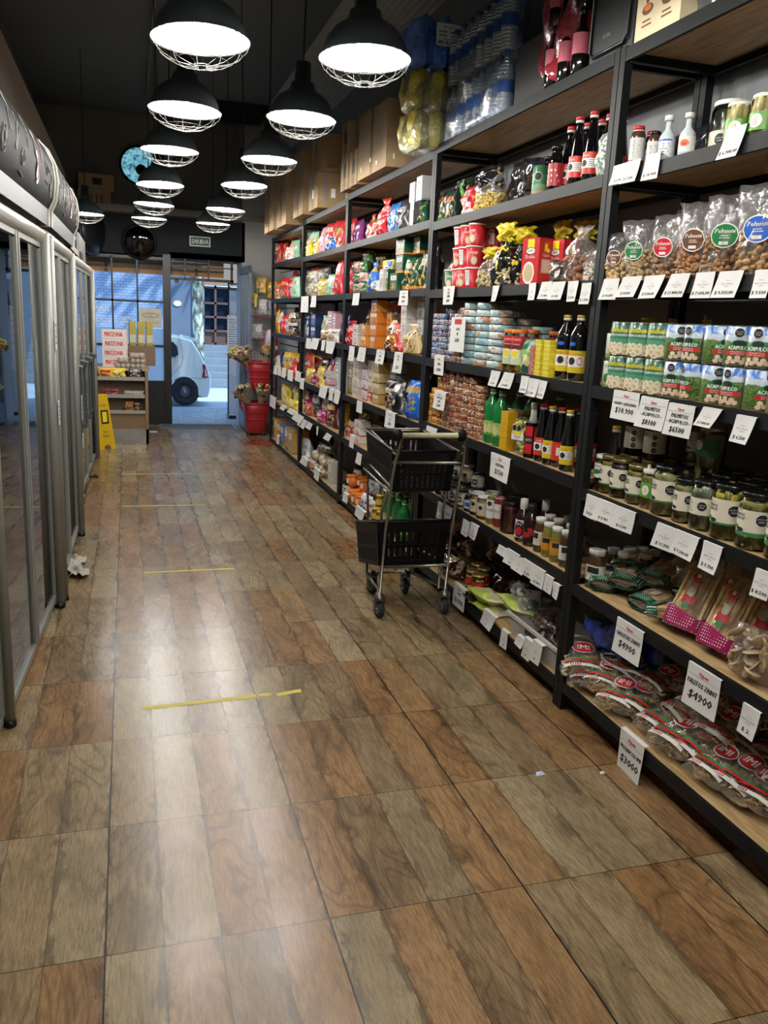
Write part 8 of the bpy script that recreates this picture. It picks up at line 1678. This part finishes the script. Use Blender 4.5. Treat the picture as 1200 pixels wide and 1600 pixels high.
TAGS = [
(1, 2, 3.006, 2.899, 2.262, 2.19, 'white paper price tag reading $ 2.380, the pair of tags on the post, outer one', '$ 2.380', 0.0),
(1, 2, 2.919, 2.825, 2.263, 2.186, 'white paper price tag reading $ 7.200, the pair of tags on the post, overlapping one', '$ 7.200', -0.017),
(1, 2, 2.792, 2.705, 2.265, 2.179, 'white paper price tag reading $ 10.900, hanging below the clear vinegar bottles', '$ 10.900', -0.008),
(1, 2, 2.363, 2.272, 2.273, 2.185, 'white paper price tag reading $ 6.900,00, hanging below the palm heart jars', '$ 6.900,00', -0.024),
(1, 3, 2.993, 2.883, 1.845, 1.766, 'white paper price tag reading $ 10.690, third shelf beside the post', '$ 10.690', -0.014),
(1, 3, 2.856, 2.732, 1.848, 1.774, 'white paper price tag reading $ 10.500, third shelf, second from the post', '$ 10.500', -0.043),
(1, 3, 2.715, 2.594, 1.847, 1.768, 'white paper price tag reading $ 9.500,00, third shelf, third from the post', '$ 9.500,00', -0.031),
(1, 3, 2.56, 2.456, 1.848, 1.77, 'white paper price tag reading $ 11.800,00, third shelf, fourth from the post', '$ 11.800,00', -0.032),
(1, 3, 2.425, 2.33, 1.847, 1.765, 'white paper price tag reading $ 7.600,00, third shelf, fifth from the post', '$ 7.600,00', -0.01),
(1, 3, 2.309, 2.198, 1.846, 1.765, 'white paper price tag reading $ 9.350,00, third shelf, sixth from the post', '$ 9.350,00', -0.024),
(1, 3, 2.149, 2.08, 1.844, 1.762, 'white paper price tag reading $ 9.500, third shelf at the photo edge', '$ 9.500', 0.0),
(2, 3, 4.777, 4.59, 1.859, 1.755, 'white price card handwritten SOY OPEN $600 beside the second post', [('SOY', 0.56, 0.15, 0), ('OPEN', 0.38, 0.15, 0), ('$600', 0.14, 0.17, 0)], 0.0),
(2, 3, 4.058, 3.978, 1.846, 1.768, 'white paper price tag, below the black pasta bag', '', -0.016),
(2, 3, 3.65, 3.577, 1.848, 1.77, 'white paper price tag, below the red risotto box', '', 0.013),
(2, 3, 3.52, 3.419, 1.849, 1.774, 'white paper price tag reading $ 7.400, first of an overlapping pair, third shelf', '$ 7.400', -0.018),
(2, 3, 3.415, 3.299, 1.846, 1.77, 'white paper price tag reading $ 1.400, second of an overlapping pair, third shelf', '$ 1.400', -0.029),
(2, 3, 3.279, 3.19, 1.845, 1.761, 'white paper price tag reading $ 1.600, below the clear almond bag', '$ 1.600', -0.005),
(2, 3, 3.16, 3.085, 1.834, 1.75, 'white paper price tag reading $ 1.590, third shelf just before the first post', '$ 1.590', -0.005),
(2, 4, 4.61, 4.396, 1.684, 1.493, 'white price card, with a red square, hanging in front of the tuna tins', [('sq', 0, 0, 2), ('ATUN', 0.62, 0.08, 0), ('1', 0.48, 0.09, 0), ('600', 0.28, 0.13, 0)], 0.0),
(2, 5, 4.825, 4.629, 1.246, 1.14, 'white price card, leaning on the orange and yellow tins', [('ATUN A LA', 0.6, 0.12, 0), ('TRAK', 0.4, 0.12, 0), ('$1500', 0.15, 0.15, 0)], 0.0),
(3, 3, 6.879, 6.673, 1.855, 1.759, 'white paper price tag, third bay, third shelf, beside its far post', '', -0.021),
(3, 3, 5.619, 5.437, 1.851, 1.754, 'white price card handwritten below the dark green boxes', [('PASTAS', 0.5, 0.14, 0), ('$1500', 0.2, 0.16, 0)], 0.0),
(4, 3, 9.078, 8.703, 1.858, 1.694, 'white paper price tag, fourth bay, third shelf, double tag', '', 0.0),
(4, 3, 8.55, 8.324, 1.858, 1.746, 'white paper price tag, fourth bay, third shelf, single narrow tag', '', 0.0),
(1, 4, 2.84, 2.666, 1.428, 1.32, 'white price card handwritten PALMITO GENTLEMAN $10.900', [('PALMITO GENTLEMAN', 0.52, 0.1, 0), ('$10.900', 0.24, 0.2, 0)], 0.0),
(1, 4, 2.654, 2.491, 1.422, 1.311, 'white price card handwritten PALMITOS ACAPULCO $8100, next to the PALMITO GENTLEMAN card', [('PALMITOS', 0.58, 0.13, 0), ('- ACAPULCO -', 0.4, 0.12, 0), ('$8100', 0.12, 0.18, 0)], -0.015),
(1, 4, 2.486, 2.343, 1.416, 1.306, 'white price card handwritten PALMITOS ACAPULCO $6500, touching the bent printed tag', [('PALMITOS', 0.58, 0.13, 0), ('- ACAPULCO -', 0.4, 0.12, 0), ('$6500', 0.12, 0.18, 0)], -0.013),
(1, 4, 2.304, 2.211, 1.421, 1.357, 'white paper price tag reading $ 7.400,00, printed, beside the handwritten palm heart cards', '$ 7.400,00', -0.037),
(1, 4, 2.143, 2.055, 1.415, 1.33, 'white paper price tag reading $ 6.500, printed, below the last landscape cans', '$ 6.500', -0.019),
(2, 4, 4.861, 4.697, 1.456, 1.343, 'white price card handwritten below the blue tuna tins', [('ATUN', 0.5, 0.14, 0), ('$1700', 0.2, 0.16, 0)], 0.011),
(2, 4, 4.002, 3.887, 1.422, 1.345, 'white paper price tag reading $ 1.350, below the large pale blue tins', '$ 1.350', -0.024),
(2, 4, 3.845, 3.725, 1.424, 1.347, 'white paper price tag reading $ 4.300, second below the large pale blue tins', '$ 4.300', -0.037),
(2, 4, 3.651, 3.57, 1.421, 1.344, 'white paper price tag reading $ 1.890, below the corn jars', '$ 1.890', 0.0),
(2, 4, 3.579, 3.461, 1.416, 1.335, 'white paper price tag reading $ 1.390, first of the pair below the corn jars', '$ 1.390', -0.013),
(2, 4, 3.475, 3.385, 1.414, 1.335, 'white paper price tag reading $ 1.220, second of the pair below the corn jars', '$ 1.220', -0.013),
(3, 4, 6.947, 6.772, 1.426, 1.306, 'white paper price tag, third bay, fourth shelf, beside its far post', '', 0.0),
(3, 4, 6.632, 6.419, 1.43, 1.32, 'white paper price tag, third bay, fourth shelf, second from its far post', '', -0.039),
(3, 4, 6.12, 5.905, 1.433, 1.332, 'white price card handwritten below the orange boxes', [('OPEN', 0.5, 0.14, 0), ('$250', 0.2, 0.16, 0)], -0.017),
(3, 4, 5.669, 5.481, 1.436, 1.297, 'white price card handwritten below the white boxes', [('10', 0.6, 0.12, 0), ('$25', 0.2, 0.16, 0)], -0.015),
(4, 4, 8.758, 8.518, 1.431, 1.327, 'white paper price tag, fourth bay, fourth shelf, first tag', '', 0.0),
(4, 4, 8.462, 8.13, 1.442, 1.336, 'white paper price tag, fourth bay, fourth shelf, second tag', '', -0.091),
(4, 4, 8.021, 7.867, 1.436, 1.34, 'white paper price tag, fourth bay, fourth shelf, third narrow tag', '', 0.0),
(4, 4, 7.828, 7.705, 1.436, 1.342, 'white paper price tag, fourth bay, fourth shelf, fourth narrow tag', '', 0.0),
(4, 4, 7.714, 7.456, 1.437, 1.328, 'white paper price tag, fourth bay, fourth shelf, tag by the post', '', -0.077),
(1, 5, 2.961, 2.847, 0.991, 0.9, 'white paper price tag reading $ 4.300, fifth shelf just past the first post', '$ 4.300', -0.008),
(1, 5, 2.869, 2.72, 0.992, 0.906, 'white paper price tag reading $ 4.700, fifth shelf, overlapping pair past the post', '$ 4.700', -0.022),
(1, 5, 2.738, 2.607, 0.992, 0.906, 'white paper price tag reading $ 6.200, fifth shelf below the gold-lidded jars', '$ 6.200', -0.015),
(1, 5, 2.47, 2.353, 0.992, 0.904, 'white paper price tag reading $ 11.700, fifth shelf below the large artichoke jar', '$ 11.700', -0.017),
(1, 5, 2.368, 2.238, 0.993, 0.908, 'white paper price tag reading $ 9.200,00, fifth shelf below the smaller artichoke jar', '$ 9.200,00', -0.015),
(1, 5, 2.215, 2.122, 0.993, 0.9, 'white paper price tag reading $ 9.700, fifth shelf below the pickle jars', '$ 9.700', -0.007),
(1, 5, 1.967, 1.903, 0.974, 0.89, 'white paper price tag reading $ 8.500, fifth shelf at the photo edge', '$ 8.500', 0.0),
(2, 5, 3.93, 3.696, 1.008, 0.884, 'white price card handwritten ACEITUNAS $1500', [('ACEITUNAS', 0.54, 0.12, 0), ('$1500', 0.2, 0.22, 0)], 0.0),
(2, 5, 4.929, 4.74, 1.015, 0.96, 'white paper price tag, bent outwards above the cart handle', '', -0.013),
(3, 5, 6.631, 6.468, 1.0, 0.908, 'white paper price tag, third bay, fifth shelf, first tag', '', 0.0),
(3, 5, 5.819, 5.589, 1.01, 0.892, 'white price card handwritten, third bay, fifth shelf', [('TE', 0.5, 0.14, 0), ('$700', 0.2, 0.18, 0)], 0.0),
(4, 5, 8.042, 7.711, 1.004, 0.895, 'white paper price tag, fourth bay, fifth shelf, first tag', '', -0.05),
(4, 5, 7.635, 7.494, 1.007, 0.902, 'white paper price tag, fourth bay, fifth shelf, narrow second tag', '', 0.0),
(4, 5, 7.425, 7.203, 1.013, 0.9, 'white paper price tag, fourth bay, fifth shelf, third tag', '', -0.029),
(5, 5, 9.319, 9.015, 1.054, 0.949, 'white paper price tag, hung across the fourth post', '', 0.0),
(4, 5, 9.055, 8.829, 0.994, 0.885, 'white paper price tag, fourth bay, fifth shelf, beside the post', '', 0.0),
(5, 5, 10.762, 10.539, 1.022, 0.918, 'white paper price tag, fifth bay, fifth shelf, first tag', '', 0.0),
(5, 5, 10.471, 10.258, 1.025, 0.923, 'white paper price tag, fifth bay, fifth shelf, second tag', '', 0.0),
(5, 5, 10.19, 9.909, 1.03, 0.924, 'white paper price tag, fifth bay, fifth shelf, third tag', '', 0.0),
(5, 5, 9.796, 9.463, 1.036, 0.92, 'white paper price tag, fifth bay, fifth shelf, fourth tag', '', 0.0),
(1, 6, 2.648, 2.472, 0.571, 0.435, 'white price card handwritten GALLETAS ZAINT $4900', [('GALLETAS ZAINT', 0.54, 0.12, 0), ('$4900', 0.24, 0.2, 0)], 0.0),
(1, 6, 2.207, 2.043, 0.574, 0.428, 'white price card handwritten PALITOS ZAINT $4900', [('PALITOS ZAINT', 0.54, 0.12, 0), ('$4900', 0.22, 0.2, 0)], 0.0),
(1, 6, 1.937, 1.86, 0.55, 0.454, 'white paper price tag reading $ 2., printed, rolled at one edge, sixth shelf', '$ 2.', -0.005),
(2, 6, 4.65, 4.543, 0.588, 0.488, 'white paper price tag, sixth shelf beside the cart, first', '', 0.0),
(2, 6, 4.529, 4.408, 0.593, 0.496, 'white paper price tag, sixth shelf beside the cart, second', '', -0.021),
(2, 6, 4.241, 4.141, 0.575, 0.49, 'white paper price tag reading $ 1.750, below the spread jars', '$ 1.750', -0.009),
(2, 6, 4.128, 4.017, 0.586, 0.5, 'white paper price tag reading $ 1.200, below the tahini jars', '$ 1.200', -0.026),
(2, 6, 3.754, 3.626, 0.558, 0.514, 'white paper price tag, curled below the red sauce jar', '', -0.018),
(2, 6, 3.654, 3.513, 0.568, 0.493, 'white paper price tag reading $ 1., second below the barbecue bottle', '$ 1.', -0.016),
(2, 6, 3.564, 3.435, 0.56, 0.486, 'white paper price tag, third below the barbecue bottle', '', -0.016),
(2, 6, 3.472, 3.337, 0.568, 0.494, 'white paper price tag reading $ 2.300, fourth below the barbecue bottle', '$ 2.300', -0.011),
(2, 6, 3.358, 3.247, 0.568, 0.48, 'white paper price tag reading $ 7.800, below the dressing bottles', '$ 7.800', -0.007),
(2, 6, 3.244, 3.164, 0.561, 0.482, 'white paper price tag, second below the dressing bottles', '', -0.007),
(2, 6, 3.169, 3.107, 0.546, 0.479, 'white paper price tag, sixth shelf against the first post', '', 0.0),
(3, 6, 6.821, 6.685, 0.694, 0.587, 'white paper price tag, third bay, sixth shelf, first tag', '', 0.0),
(3, 6, 6.569, 6.424, 0.577, 0.489, 'white paper price tag, third bay, sixth shelf, second tag', '', -0.02),
(3, 6, 5.77, 5.599, 0.541, 0.426, 'white paper price tag, third bay, sixth shelf, seen through the cart', '', 0.0),
(4, 6, 9.331, 8.797, 0.593, 0.502, 'white paper price tag, crossing the fourth post, sixth shelf', '', -0.147),
(4, 6, 9.032, 8.619, 0.573, 0.47, 'white paper price tag, fourth bay, sixth shelf, first tag', '', -0.14),
(4, 6, 8.587, 8.351, 0.576, 0.504, 'white paper price tag, fourth bay, sixth shelf, second tag', '', -0.097),
(4, 6, 8.15, 8.068, 0.584, 0.502, 'white paper price tag, fourth bay, sixth shelf, narrow tag', '', 0.0),
(4, 6, 7.709, 7.492, 0.579, 0.514, 'white paper price tag, fourth bay, sixth shelf, curled tag', '', -0.106),
(5, 6, 11.075, 10.608, 0.615, 0.475, 'white paper price tag, fifth bay, sixth shelf, first tag', '', 0.0),
(5, 6, 10.145, 9.864, 0.589, 0.528, 'white paper price tag, fifth bay, sixth shelf, folded tag', '', -0.133),
(5, 6, 9.663, 9.3, 0.594, 0.544, 'white paper price tag, fifth bay, sixth shelf, second folded tag', '', -0.12),
(1, 7, 2.542, 2.383, 0.156, -0.003, 'white price card handwritten MOSAICOS IMI $3000', [('MOSAICOS IMI', 0.54, 0.11, 0), ('$3000', 0.22, 0.2, 0)], 0.0),
(2, 7, 4.313, 4.135, 0.181, 0.05, 'white price card handwritten $1990 beside the cart wheel', [('OPEN', 0.58, 0.12, 0), ('$1990', 0.2, 0.24, 0)], 0.0),
(2, 7, 3.871, 3.72, 0.172, 0.085, 'white paper price tag, below the bean cans', '', -0.031),
(2, 7, 3.642, 3.569, 0.144, 0.054, 'white paper price tag, below the white sheet, first', '', 0.0),
(2, 7, 3.467, 3.382, 0.181, 0.131, 'white paper price tag, white bin front, first', '', -0.013),
(2, 7, 3.386, 3.299, 0.2, 0.097, 'white paper price tag, white bin front, second', '', -0.019),
(2, 7, 3.301, 3.206, 0.222, 0.116, 'white paper price tag, white bin front, third', '', -0.018),
(4, 7, 8.21, 7.964, 0.16, 0.051, 'white paper price tag, fourth bay, bottom shelf, lower tag', '', 0.0),
(4, 7, 8.845, 8.533, 0.169, 0.087, 'white paper price tag, fourth bay, bottom shelf, beside the post', '', -0.069),
(3, 7, 6.97, 6.827, 0.161, 0.083, 'white paper price tag, third bay, bottom shelf, first tag', '', 0.0),
(3, 7, 6.538, 6.269, 0.137, 0.048, 'white paper price tag, third bay, bottom shelf, folded tag', '', -0.039),
(5, 7, 10.486, 10.312, 0.174, 0.062, 'white paper price tag, fifth bay, bottom shelf, single tag', '', 0.0)]
for T in TAGS: price_tag(*T[:7], small(T[7]) if not isinstance(T[7], list) else open_tag(*T[7]), T[8], 0.007 if not isinstance(T[7], list) else 0.006, isinstance(T[7], list))
